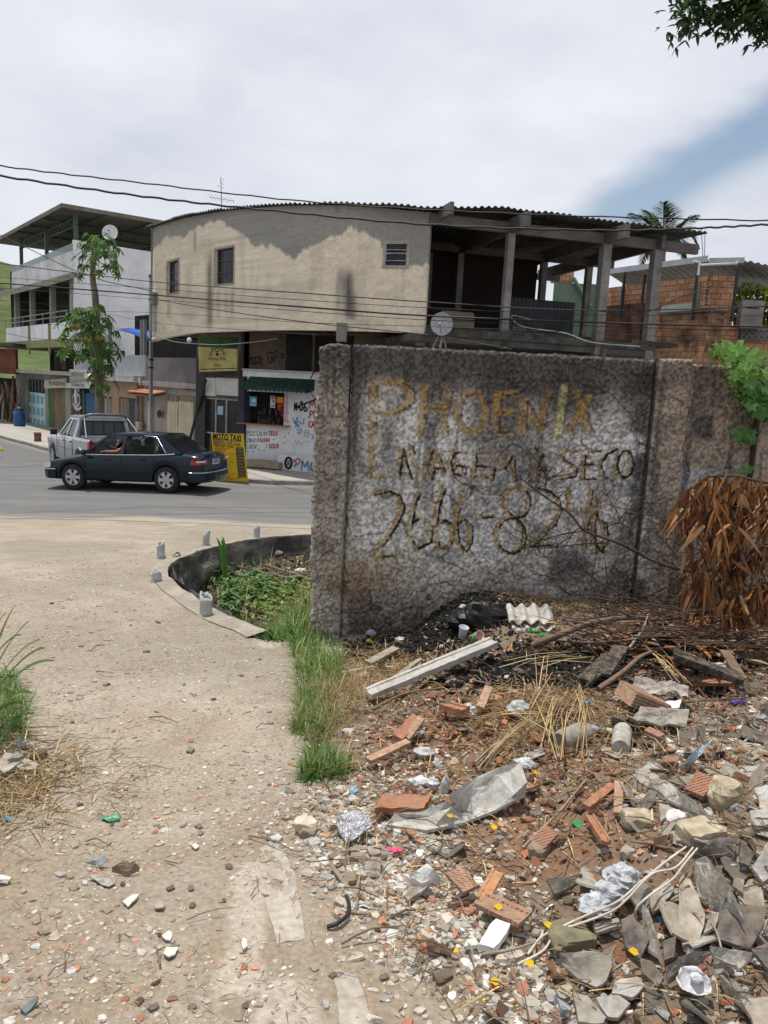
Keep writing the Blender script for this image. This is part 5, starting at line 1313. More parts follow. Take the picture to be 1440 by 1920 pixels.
def build_far_left():
	t = T('brick_lean_to', 'red brick lean-to beside the white building at the left edge', 'shed',(-27,50,-1))
	f = Face(aty(-20,700,47).to_tuple()[:2],(1,-.28)); k = MB(); f.rect(k,-60,651,30,702,-.2,0); k.build('brick_wall',MBRICK('brick_red',(.26,.10,.06),(.2,.075,.045),(.16,.11,.08),.25,.12,.01,.4),t)
	k = MB(); f.rect(k,-60,705,30,812,-2.5,-2.4); k.build('dark_back',M_DARK,t)
	k = MB(); a,z = f.px(30,650); b,_ = f.px(-60,650); f.box(k,b,a+.2,z,z+.18,-3,.5); k.build('roof_edge',M_CONCD,t)
	k = MB(); f.rect(k,22,705,26,800,.1,.25); k.build('post',M('rust_post',(.14,.07,.045),(.08,.04,.03),3),t)
	rr = random.Random(6)
	for i in range(26):
		u = rr.uniform(-40,20); k = MB(); a,z = f.px(u,792); b,z2 = f.px(u+rr.uniform(-14,14),712+rr.uniform(0,22));
		d = MB(); d.tube([f.pt(a,z,-.1 - rr.random()*1.6),f.pt(b,z2,-.3 - rr.random()*1.6)],rr.uniform(.03,.08),4)
		o = d.build('timber_plank',M('timber%d' % (i % 3),[(.22,.15,.10),(.3,.24,.18),(.14,.10,.07)][i % 3],None,3),label=['brown', 'pale', 'dark'][i % 3]+' old plank leaning upright under the lean-to',cat='plank',group='planks stacked upright under the lean-to')
	b = T('blue_drum', 'blue plastic drum with a dark lid against the grey wall', 'drum',atg(37,803))
	g = atg(37,803); g.z += .1; r = .31; h = .92
	k = MB(); k.lathe([(0,0),(r*.93,0),(r,.06),(r*1.0,.3),(r*1.03,.32),(r*1.0,.35),(r,.6),(r*1.03,.63),(r,.66),(r*.97,h - .06),(r*.8,h)],g,n=22); k.build('drum_body',M('drum_blue',(.02,.09,.26),(.015,.06,.18),3,rough=.45,fine=.05),b)
	k = MB(); k.lathe([(r*.85,h),(r*.8,h+.12),(r*.3,h+.2),(0,h+.22)],g,n=16); k.build('lid',M_BLACK,b)
	X,Y = np.meshgrid(np.linspace(-330,40,110),np.linspace(90,420,70))
	hh = 46*np.exp(-((X+150)/90)**2 - ((Y - 260)/95)**2)+5*(fbm(X*.02,Y*.02,o=4,seed=201) - .5)*np.exp(-((X+150)/120)**2)
	Z = -6+hh+.8*(fbm(X*.08,Y*.08,o=3,seed=202) - .5); n = fbm(X*.05,Y*.05,o=4,seed=203)
	c = np.zeros(X.shape+(3,))+np.array((.07,.095,.035)); c = mixc(c,ss(n,.45,.6)*.7,(.11,.14,.055)); c = mixc(c,ss(n,.6,.68),(.03,.055,.02))
	gridmesh('hill',X,Y,Z,MA('hill_grass',.95,.8,.6,.2,.1,.5),c,kind='structure',label='sunlit green grassy hill behind the left building')
	X,Y = np.meshgrid(np.linspace(-900,300,140),np.linspace(420,1100,60))
	hh = 100*np.exp(-((X+330)/230)**2 - ((Y - 720)/170)**2)*(.8+.4*fbm(X*.008,Y*.008,o=5,seed=205))
	c = np.zeros(X.shape+(3,))+np.array((.03,.055,.04)); c = mixc(c,fbm(X*.03,Y*.03,o=4,seed=206)*.6,(.06,.085,.06))
	gridmesh('mountain',X,Y,-12+hh+5*fbm(X*.06,Y*.06,o=3,seed=207),MA('mountain_forest',.95,1,.25,.3,.1,2),c,kind='structure',label='dark wooded mountain ridge far behind the hill')
build_far_left()
# vehicles
M_TYRE = M('tyre_rubber',(.025,.025,.026),(.015,.015,.016),8,rough=.85,bump=.2,obj=True)
M_RIM = M('alloy',(.55,.56,.58),(.4,.41,.43),5,rough=.35,metal=.6,bump=0,obj=True,fine=.05)
M_TRIM = M('dark_trim',(.02,.02,.022),(.012,.012,.014),5,rough=.6,bump=.05)
M_RED = M('lamp_red',(.42,.012,.015),(.3,.01,.012),8,rough=.2,bump=0,coat=.6)
M_CLEAR = M('lamp_clear',(.6,.6,.62),(.45,.46,.48),8,rough=.2,bump=0,coat=.6)
M_CHROME = M('chrome',(.6,.6,.62),(.5,.5,.52),4,rough=.25,metal=.8,bump=0,fine=.03)
def wheel(par,mtx,x,y,r,w,side,spokes=6,rimmat=M_RIM):
	o = Vector((x,y,r))
	k = MB(mtx); prof = [(r*.62,-w/2),(r*.72,-w/2 - .005),(r*.93,-w*.46),(r*.995,-w*.34),(r,0),(r*.995,w*.34),(r*.93,w*.46),(r*.72,w/2+.005),(r*.62,w/2)]
	k.lathe(prof,o, 'Y',32); wh = k.build('wheel',M_TYRE,par)
	q = MB(mtx); s = side
	q.lathe([(r*.62,-s*w/2),(r*.64,s*w*.47),(r*.60,s*w*.49),(r*.57,s*w*.40),(r*.57,s*.0)],o, 'Y',30)
	q.lathe([(r*.18,s*w*.44),(0,s*w*.46)],o, 'Y',12); q.lathe([(0,s*w*.02),(r*.60,s*w*.02)],o, 'Y',24)
	for i in range(spokes):
		a = i*2*PI/spokes
		for da in (-.14,.14):
			pass
		c,sn = math.cos(a),math.sin(a); px,pz = -sn,c
		ri,ro,wi,wo = r*.10,r*.60,r*.10,r*.14; y0,y1 = s*w*.30,s*w*.43
		V = []
		for (rr_,ww) in ((ri,wi),(ro,wo)):
			for sg in (-1,1):
				for yy in (y0,y1): V.append(o+Vector((c*rr_+px*ww*sg,yy,sn*rr_+pz*ww*sg)))
		q.add(V,[(0,1,3,2),(4,6,7,5),(0,4,5,1),(2,3,7,6),(0,2,6,4),(1,5,7,3)])
	q.build('rim',rimmat,wh)
	d = MB(mtx); d.lathe([(0,s*w*.05),(r*.57,s*w*.05)],o, 'Y',20); d.build('brake_shadow',M_TRIM,wh)
	return wh
def loft_body(mtx,st,arches,r_arch):
	"""stations (x, zbottom, zshoulder, ztop, halfwidth)"""
	k = MB(mtx); xs = [s[0] for s in st]
	xx = sorted(set(list(np.linspace(xs[-1],xs[0],60))+[a+r_arch*math.cos(q) for a in arches for q in np.linspace(0,PI,15)]))
	I = lambda j,x: float(np.interp(x,xs[::-1],[s[j] for s in st][::-1]))
	n = 0; vs = []
	for x in xx:
		zb,zs,zt,w = [I(j,x) for j in (1,2,3,4)]; za = zb
		for a in arches:
			if abs(x - a) < r_arch: za = max(zb,.31+math.sqrt(r_arch**2 - (x - a)**2))
		za = min(za,zs - .1); f = (zs - za)
		half = [(0,za),(w*.80,za),(w*.955,za),(w*.985,za+.05*min(1,f/.3)),(w,za+f*.45),(w*.992,za+f*.75),(w*.965,zs - .025),(w*.925,zs),(w*.80,zs+(zt - zs)*.45),(w*.4,zt - .004),(0,zt)]
		ring = [(x,y,z) for y,z in half]+[(x,-y,z) for y,z in half[-2:0:-1]]
		n = len(ring); vs += ring
	m = len(xx)
	fs = [(i*n+j,i*n+(j+1) % n,(i+1)*n+(j+1) % n,(i+1)*n+j) for i in range(m - 1) for j in range(n)]
	k.add(vs,fs,smooth=True); k.add(vs[:n],[list(range(n))]); k.add(vs[-n:],[list(range(n))]); return k
def place(p,heading,roll=0.0,pitch=0.0,k=1.0):
	return Matrix.Translation(p) @ Matrix.Scale(k,4) @ Matrix.Rotation(heading,4, 'Z') @ Matrix.Rotation(pitch,4, 'Y') @ Matrix.Rotation(roll,4, 'X')
def sidepoly(mb,pts,yf,th,s):
	"""panel on the leaning side of the cabin; yf(z) gives the half width"""
	mb.ext([(x,s*yf(z),z) for x,z in pts],(0,-s*th,0)); return mb
def build_sedan():
	f = atg(130,916.5); rr_ = atg(315,925)
	hd = math.atan2(.175,-.985)
	h = Vector((math.cos(hd),math.sin(hd),0)); lf = Vector((-h.y,h.x,0))   # lf = car's left
	side = 1 if lf.dot(Vector((0,-1,0))) > 0 else -1
	near = lf*side
	c = rr_+h*1.26 - near*.76
	zf = gz(*(c+h*1.25).to_tuple()[:2]); zr = gz(*(c - h*1.22).to_tuple()[:2])
	c.z = (zf+zr)/2+.008; pitch = math.atan2(zr - zf,2.47)
	Mx = place(c,hd,0,pitch,1.03)
	t = T('sedan_car', 'dark blue green sedan with alloy wheels crossing in front of the pickup', 'car',c)
	PA = MPAINT('sedan_paint',(.003,.011,.022),.10,0,.0,.36)
	st = [(2.12,.34,.50,.52,.60),(2.07,.29,.62,.62,.74),(1.9,.27,.69,.72,.81),(1.5,.26,.77,.82,.835),(.95,.25,.86,.91,.845),(.3,.25,.89,.91,.85),(-.9,.25,.91,.93,.85),(-1.45,.26,.92,.98,.845),(-1.85,.28,.91,.965,.82),(-2.08,.31,.88,.93,.78),(-2.16,.34,.80,.86,.74)]
	loft_body(Mx,st,(1.25,-1.22),.355).build('body',PA,t)
	k = MB(Mx); k.box((0,0,.40),(3.9,1.2,.22)); k.build('underbody',M_TRIM,t)
	yf = lambda z: .79 - (z - .90)*.40
	for s in (1,-1):
		k = MB(Mx)
		sidepoly(k,[(1.02,.89),(.93,.89),(.28,1.345),(.34,1.385)],yf,.04,s)
		sidepoly(k,[(.34,1.385),(.28,1.345),(-.95,1.345),(-1.02,1.385)],yf,.05,s)
		sidepoly(k,[(-1.62,.95),(-1.02,1.385),(-.90,1.345),(-1.18,.96)],yf,.04,s)
		k.build('cabin_frame',PA,t)
		k = MB(Mx); sidepoly(k,[(-.10,.9),(-.02,.9),(-.07,1.345),(-.15,1.345)],yf,.045,s); k.build('door_pillar',M_TRIM,t); k = MB(Mx); sidepoly(k,[(-.93,.93),(-.97,.93),(-.88,1.33),(-.85,1.33)],yf,.035,s); k.build('door_pillar',M_TRIM,t)
		k = MB(Mx); sidepoly(k,[(-.93,.93),(-.15,.92),(-.15,1.345),(-.87,1.345)],lambda z: yf(z) - .02,.006,s); sidepoly(k,[(-1.17,.96),(-.97,.94),(-.89,1.34)],lambda z: yf(z) - .02,.006,s)
		k.build('side_window',MGLASS('side_glass',(.015,.02,.02),.18),t)
		if s != side:
			k = MB(Mx); sidepoly(k,[(-.08,.92),(.92,.92),(.28,1.345),(-.1,1.345)],lambda z: yf(z) - .02,.006,s); k.build('side_window',MGLASS('side_glass',(1,1,1)),t)
		k = MB(Mx); k.tube([(1.0,s*.825,.885),(.2,s*.83,.893),(-.95,s*.83,.915),(-1.2,s*.82,.93),(-1.45,s*.79,.945)],.012,5); k.tube([(-1.22,s*(yf(.96)+.006),.96),(-.92,s*(yf(1.34)+.006),1.345),(-.6,s*(yf(1.36)+.006),1.36)],.009,4); k.build('chrome_strip',M_CHROME,t)
		k = MB(Mx); k.box((.1,s*.853,.52),(1.55,.014,.028)); k.box((-.0,s*.853,.52),(1.75,.01,.02)); k.build('side_moulding',M_TRIM,t)
		k = MB(Mx); k.box((.30,s*.856,.78),(.16,.03,.028)); k.build('door_handle',M_TRIM,t); k = MB(Mx); k.box((-.62,s*.856,.80),(.16,.03,.028)); k.build('door_handle',M_TRIM,t)
		k = MB(Mx)
		for pts in ([(.86,.24),(.9,.86)],[(-.06,.22),(-.06,.88)],[(-.85,.45),(-.93,.91)]): k.tube([(x,s*.8515,z) for x,z in pts],.005,4)
		k.build('door_gap',M_BLACK,t)
		k = MB(Mx); k.lathe([(0,-.07),(.06,-.06),(.075,0),(.07,.05),(0,.06)],(.86,s*.92,.95), 'Y',10); k.build('mirror',PA,t)
		k = MB(Mx); k.ext([(1.84,s*.805,.55),(2.085,s*.70,.53),(2.08,s*.69,.645),(1.84,s*.79,.685)],(0,s*.035,0)); k.build('headlight',M_CLEAR,t)
		tl = MB(Mx); tl.ext([(-2.13,s*.50,.73),(-2.14,s*.76,.71),(-1.86,s*.832,.70),(-1.90,s*.822,.82),(-2.10,s*.76,.85),(-2.13,s*.54,.84)],(-.03,s*.022,0)); l_ = tl.build('tail_light',M_RED,t)
		tl = MB(Mx); tl.ext([(-2.155,s*.60,.765),(-2.165,s*.77,.76),(-2.0,s*.815,.755),(-2.0,s*.812,.79),(-2.16,s*.77,.80),(-2.155,s*.62,.80)],(-.02,s*.02,0)); tl.build('clear_band',M_CLEAR,l_)
		wheel(t,Mx,1.25,s*.735,.322,.19,s); wheel(t,Mx,-1.22,s*.735,.322,.19,s)
	k = MB(Mx); vs = []; nx,ny = 10,9
	for i in range(nx):
		x = .36 - 1.42*i/(nx - 1)
		for j in range(ny):
			f_ = j/(ny - 1)*2 - 1; w = yf(1.385)+.005; vs.append((x,f_*w,1.372+.045*(1 - f_**2)*(.55+.45*math.sin(PI*i/(nx - 1)))+.02*math.sin(PI*i/(nx - 1))))
	k.add(vs,[(i*ny+j,i*ny+j+1,(i+1)*ny+j+1,(i+1)*ny+j) for i in range(nx - 1) for j in range(ny - 1)],smooth=True); ro = k.build('roof',PA,t); md = ro.modifiers.new('t', 'SOLIDIFY'); md.thickness = .02; md.offset = -1
	k = MB(Mx); k.ext([(.98,-.76,.90),(.98,.76,.90),(.35,.59,1.38),(.35,-.59,1.38)],(-.012,0,.008)); k.build('windscreen',MGLASS('screen_glass',(.015,.02,.02),.55),t)
	k = MB(Mx); k.ext([(-1.60,-.74,.965),(-1.60,.74,.965),(-1.05,.59,1.385),(-1.05,-.59,1.385)],(-.01,0,-.012)); k.build('rear_window',MGLASS('rear_glass',(.01,.012,.014),.85),t)
	k = MB(Mx);
	for x0,sg in ((-2.12,-1),(1.99,1)):
		P = [(x0 - sg*.32,.835),(x0 - sg*.08,.80),(x0+sg*.04,.72),(x0+sg*.10,.58),(x0+sg*.13,.3),(x0+sg*.14,0),(x0+sg*.13,-.3),(x0+sg*.10,-.58),(x0+sg*.04,-.72),(x0 - sg*.08,-.80),(x0 - sg*.32,-.835)]
		vs = []
		for (x,y) in P: vs += [(x,y,.27),(x+sg*.02,y*1.012,.32),(x+sg*.02,y*1.012,.48),(x,y,.53),(x - sg*.06,y*.95,.53),(x - sg*.06,y*.95,.27)]
		q = MB(Mx); q.add(vs,[(i*6+j,i*6+(j+1) % 6,(i+1)*6+(j+1) % 6,(i+1)*6+j) for i in range(10) for j in range(6)],smooth=False); q.build('bumper',PA,t)
		q = MB(Mx); q.tube([(x+sg*.022,y*1.018,.51) for x,y in P],.013,5); q.build('bumper_strip',M_CHROME,t)
	k = MB(Mx); k.box((-2.165,0,.74),(.02,.42,.14)); pl = k.build('licence_plate',M('plate_grey',(.5,.5,.55),(.42,.42,.48),9,rough=.5),t)
	k = MB(Mx); k.box((-2.178,0,.796),(.008,.40,.022)); k.build('plate_band',M('plate_blue',(.04,.06,.3)),pl)
	k = MB(Mx)
	for i in range(7): k.box((-2.178,-.15+i*.05,.73),(.006,.026,.06))
	k.build('plate_characters',M('plate_ink',(.2,.12,.2)),pl)
	k = MB(Mx); k.lathe([(0,0),(.035,.0),(.03,.01)],(-2.13,0,.87), 'Z',12); k.build('emblem',M_CHROME,t)
	k = MB(Mx); k.box((2.13,0,.57),(.02,.9,.10)); k.build('grille',M_TRIM,t)
	for (x,y) in ((.12,.34),(.12,-.34)):
		k = MB(Mx); k.box((x,y,.62),(.5,.46,.16)); k.box((x - .30,y,.82),(.14,.44,.5)); k.lathe([(0,1.07),(.11,1.08),(.13,1.16),(.10,1.24),(0,1.26)],(x - .34,y,0), 'Z',10); k.build('seat',M_TRIM,t)
	k = MB(Mx); k.box((-.9,0,.78),(.2,1.2,.4)); k.lathe([(0,.96),(.11,.97),(.12,1.04),(.09,1.10),(0,1.12)],(-.92,.35,0), 'Z',10); k.lathe([(0,.96),(.11,.97),(.12,1.04),(.09,1.10),(0,1.12)],(-.92,-.35,0), 'Z',10); k.build('rear_bench',M_TRIM,t)
	k = MB(Mx); k.box((.82,0,.84),(.3,1.3,.16)); k.build('dashboard',M_TRIM,t)
	k = MB(Mx); k.tube([(.56+.05*math.cos(a),side*.36+.18*math.sin(a),.92+.16*math.cos(a)) for a in np.linspace(0,2*PI,17)],.014,5); k.build('steering_wheel',M_TRIM,t)
	return Mx,side
SMX,SSIDE = build_sedan()
# people (seated in the sedan)
def skin_body(name,J,E,R,mat,par=None,sub=2,label=None,cat=None,mtx=None,group=None):
	vs = [Vector(p) for p in J]
	if mtx: vs = [mtx @ p for p in vs]
	loc = Vector((sum(p.x for p in vs)/len(vs),sum(p.y for p in vs)/len(vs),min(p.z for p in vs)))
	me = bpy.data.meshes.new(name); me.from_pydata([p - loc for p in vs],E,[])
	o0 = Vector(ORI[par.name]) if par else Vector((0,0,0))
	o = link(name,me,mat,par,loc,o0,label,cat,group)
	md = o.modifiers.new('skin', 'SKIN'); md.use_smooth_shade = True
	for i,r in enumerate(R): me.skin_vertices[0].data[i].radius = (r,r) if not isinstance(r,tuple) else r
	me.skin_vertices[0].data[0].use_root = True
	s = o.modifiers.new('sub', 'SUBSURF'); s.levels = sub; s.render_levels = sub
	return o
def hand(J,E,R,w,d,up,sgn,k=1.0):
	"""palm, four fingers of different lengths and a thumb added at wrist w pointing along d"""
	base = len(J); d = Vector(d).normalized(); up = Vector(up).normalized(); sd = d.cross(up).normalized()*sgn
	W_ = Vector(J[w]); p1 = W_+d*.045*k; p2 = W_+d*.085*k
	J += [p1,p2]; R += [(.030*k,.02*k),(.036*k,.018*k)]; E += [(w,base),(base,base+1)]
	for i,ln in enumerate((.068,.078,.072,.056)):
		o = sd*(i - 1.5)*.019*k; a = p2+o; b = a+d*ln*.5*k - up*.004; c = b+d*ln*.35*k - up*.02*k
		n = len(J); J += [a+d*.006,b,c]; R += [.0095*k,.0085*k,.007*k]; E += [(base+1,n),(n,n+1),(n+1,n+2)]
	n = len(J); th = p1 - sd*.03*k; J += [th,th - sd*.02*k+d*.03*k - up*.01,th - sd*.02*k+d*.058*k - up*.018]; R += [.012*k,.010*k,.008*k]; E += [(base,n),(n,n+1),(n+1,n+2)]
def build_driver():
	s = SSIDE; y = s*.36
	m_sk = M('skin_brown',(.24,.12,.075),(.19,.09,.055),6,rough=.55,bump=.05,fine=.05,obj=True)
	J = [(.12,y,.74),(.06,y,.90),(-.02,y,1.06),(-.03,y,1.13),(-.02,y,1.20),(-.015,y,1.29),
		 (-.01,y+s*.17,1.07),(.10,y+s*.34,.96),(.33,y+s*.40,.965),(.37,y+s*.40,.97),
		 (.0,y - s*.17,1.07),(.14,y - s*.20,.88),(.40,y - s*.12,1.0),(.44,y - s*.1,1.02),
		 (.50,y+.09,.72),(.62,y+.1,.42),(.50,y - .09,.72),(.62,y - .1,.42)]
	R = [.15,.14,.10,.052,.075,.062,.062,.048,.034,.026,.062,.045,.032,.026,.075,.055,.075,.055]
	E = [(0,1),(1,2),(2,3),(3,4),(4,5),(2,6),(6,7),(7,8),(8,9),(2,10),(10,11),(11,12),(12,13),(0,14),(14,15),(0,16),(16,17)]
	J = [Vector(p) for p in J]
	hand(J,E,R,9,(1,0,-.1),(0,0,1),s); hand(J,E,R,13,(.8,0,.3),(0,0,1),-s)
	o = skin_body('person',J,E,R,m_sk,None,2, 'driver in a dark top resting a bare forearm on the sedan window', 'person',SMX)
	k = MB(SMX); k.lathe([(.155,.70),(.162,.80),(.155,.92),(.14,1.02),(.10,1.10),(.06,1.125)],(.03,y,0), 'Z',16); k.build('dark_shirt',M('shirt_dark',(.03,.03,.035),(.02,.02,.025),5),o)
	k = MB(SMX); k.lathe([(.085,1.22),(.088,1.27),(.07,1.325),(.035,1.345),(0,1.35)],(-.03,y,0), 'Z',14); k.build('hair',M_BLACK,o)
	k = MB(SMX); k.lathe([(0,-.012),(.012,0),(0,.012)],(.062,y,1.225), 'Z',6); k.build('nose',m_sk,o)
build_driver()
def build_pickup():
	hd = rad(90+36.5); c = Vector((-9.0,23.8,0)); h = Vector((math.cos(hd),math.sin(hd),0))
	zf = gz(*(c+h*1.5).to_tuple()[:2]); zr = gz(*(c - h*1.5).to_tuple()[:2]); c.z = (zf+zr)/2+.008
	Mx = place(c,hd,0,math.atan2(zr - zf,3.0),1.045)
	t = T('pickup_truck', 'silver double cab pickup with roll bar parked nose away by the kerb', 'truck',c)
	PA = MPAINT('pickup_paint',(.33,.35,.385),.35,.3,.4)
	st = [(2.42,.45,.70,.72,.72),(2.36,.38,.85,.88,.82),(2.1,.36,.94,.99,.87),(1.5,.34,.99,1.06,.88),(1.1,.34,1.02,1.08,.88),(.3,.34,1.04,1.05,.88),(-.75,.34,1.05,1.06,.88)]
	loft_body(Mx,st,(1.62,),.43).build('body',PA,t)
	st2 = [(-.79,.42,.62,.63,.87),(-2.45,.44,.64,.65,.87)]
	yb = .88
	k = MB(Mx);
	for s in (1,-1):
		n = 24; xs = np.linspace(-.80,-2.42,50); vs = []
		for x in xs:
			za = .44
			if abs(x+1.45) < .43: za = max(za,.36+math.sqrt(.43**2 - (x+1.45)**2))
			vs += [(x,s*(yb - .02),za),(x,s*yb,za+.1),(x,s*(yb+.005),.78),(x,s*(yb - .005),1.0),(x,s*(yb - .03),1.06),(x,s*(yb - .09),1.06),(x,s*(yb - .10),za)]
		k.add(vs,[(i*7+j,i*7+(j+1) % 7,(i+1)*7+(j+1) % 7,(i+1)*7+j) for i in range(49) for j in range(7)],smooth=False)
	k.box((-1.6,0,.62),(1.6,1.5,.06)); k.box((-.82,0,.8),(.05,1.6,.5)); k.build('cargo_bed',PA,t)
	k = MB(Mx); k.box((-2.43,0,.80),(.06,1.44,.50)); k.build('tailgate',PA,t); k = MB(Mx); k.box((-2.47,0,.86),(.02,.2,.05)); k.build('tailgate_handle',M_TRIM,t)
	k = MB(Mx); k.box((-2.52,0,.52),(.14,1.7,.14)); k.build('rear_bumper',M_CHROME,t)
	yf = lambda z: .82 - (z - 1.04)*.36
	for s in (1,-1):
		k = MB(Mx)
		sidepoly(k,[(1.02,1.05),(.90,1.05),(.34,1.53),(.40,1.60)],yf,.05,s); sidepoly(k,[(.40,1.60),(.34,1.53),(-.62,1.53),(-.68,1.60)],yf,.05,s); sidepoly(k,[(-.80,1.05),(-.68,1.60),(-.52,1.53),(-.58,1.05)],yf,.05,s); sidepoly(k,[(.08,1.05),(.20,1.05),(.12,1.53),(.02,1.53)],yf,.05,s)
		k.build('cabin_frame',PA,t)
		k = MB(Mx); sidepoly(k,[(.20,1.06),(.90,1.06),(.34,1.53),(.12,1.53)],lambda z: yf(z) - .02,.006,s); sidepoly(k,[(-.58,1.06),(.08,1.06),(.02,1.53),(-.52,1.53)],lambda z: yf(z) - .02,.006,s); k.build('side_window',MGLASS('truck_glass',(.03,.05,.05),.75),t)
		k = MB(Mx); k.ext([(-2.30,s*.885,.68),(-2.465,s*.885,.68),(-2.465,s*.885,1.02),(-2.30,s*.885,1.02)],(0,s*.012,0)); k.ext([(-2.462,s*.73,.68),(-2.462,s*.885,.68),(-2.462,s*.885,1.02),(-2.462,s*.73,1.02)],(-.02,0,0)); k.build('tail_light',M_RED,t)
		for x in (.12,-.6): k = MB(Mx); k.box((x - .0,s*.895,.92),(.14,.03,.035)); k.build('door_handle',M_TRIM,t)
		k = MB(Mx)
		for pts in ([(.98,.45),(.98,1.03)],[(.1,.4),(.1,1.04)],[(-.76,.5),(-.76,1.04)],[(.98,.70),(-2.4,.70)]): k.tube([(x,s*.8835,z) for x,z in pts],.006,4)
		k.build('door_gap',M_BLACK,t)
		k = MB(Mx); k.box((.92,s*.98,1.12),(.1,.18,.16)); k.build('mirror',M_TRIM,t)
		k = MB(Mx); k.ext([(2.2,s*.84,.72),(2.40,s*.74,.72),(2.40,s*.74,.86),(2.2,s*.84,.9)],(0,s*.03,0)); k.build('headlight',M_CLEAR,t)
		k = MB(Mx); k.ext([(x,s*.885,z) for x,z in [(-1.45+.46*math.cos(a),.36+.46*math.sin(a)) for a in np.linspace(0,PI,14)]+[(-1.45+.42*math.cos(a),.36+.42*math.sin(a)) for a in np.linspace(PI,0,14)]],(0,s*.03,0)); k.build('wheel_flare',PA,t)
		wheel(t,Mx,1.62,s*.76,.37,.24,s,5); wheel(t,Mx,-1.45,s*.76,.37,.24,s,5)
	k = MB(Mx); k.box((-.14,0,1.61),(1.14,1.26,.05)); k.box((-.14,0,1.64),(.95,1.1,.025)); k.build('roof',PA,t)
	k = MB(Mx); k.box((0,0,.5),(3.9,1.2,.25)); k.build('chassis',M_TRIM,t)
	k = MB(Mx); k.ext([(.98,-.78,1.06),(.98,.78,1.06),(.40,.60,1.58),(.40,-.60,1.58)],(-.01,0,.01)); k.build('windscreen',MGLASS('truck_glass',(1,1,1)),t)
	k = MB(Mx)
	P = [(-.81,1.06),(-.70,1.58)]
	for y0,y1 in ((-.76,-.66),(.66,.76)): k.ext([(-.81,y0,1.06),(-.81,y1,1.06),(-.70,y1*.86,1.585),(-.70,y0*.86,1.585)],(.04,0,0))
	for z0,z1 in ((1.06,1.13),(1.52,1.59)):
		x0 = -.81+(z0 - 1.06)*.21; x1 = -.81+(z1 - 1.06)*.21; k.ext([(x0,-.66,z0),(x0,.66,z0),(x1,.62,z1),(x1,-.62,z1)],(.04,0,0))
	k.build('rear_window_frame',PA,t)
	rw = MB(Mx); rw.ext([(-.785,-.66,1.12),(-.785,.66,1.12),(-.70,.6,1.53),(-.70,-.6,1.53)],(.01,0,0)); g = rw.build('rear_window',MGLASS('truck_rear_glass',(.05,.08,.08),.6),t)
	k = MB(Mx)
	for y in (-.30,0,.30): k.ext([(-.80,y - .02,1.12),(-.80,y+.02,1.12),(-.715,y+.02,1.53),(-.715,y - .02,1.53)],(.01,0,0))
	for z in (1.12,1.51): x = -.80+(z - 1.12)*.21; k.box((x,0,z),(.02,1.28,.03))
	k.build('window_divider',M_BLACK,g)
	for x0,nm in ((-.95, 'a'),):
		k = MB(Mx); k.tube([(x0 - .02,-.74,1.06),(x0,-.66,1.5),(x0,-.56,1.66),(x0,-.4,1.70),(x0,.4,1.70),(x0,.56,1.66),(x0,.66,1.5),(x0 - .02,.74,1.06)],.042,8)
		k.build('roll_bar',M('rollbar',(.12,.12,.13),(.06,.06,.065),5,rough=.35,metal=.5),t)
	for s in (-1,1): k = MB(Mx); k.tube([(-.97,s*.6,1.60),(-1.25,s*.66,1.42),(-1.75,s*.76,1.07)],.024,8); k.build('roll_bar_stay',M('rollbar',(1,1,1)),t)
	k = MB(Mx); k.box((-.1,0,1.0),(.16,1.3,.5)); k.build('seat_row',M('truck_seat',(.2,.2,.19),(.12,.12,.12),5),t)
build_pickup()
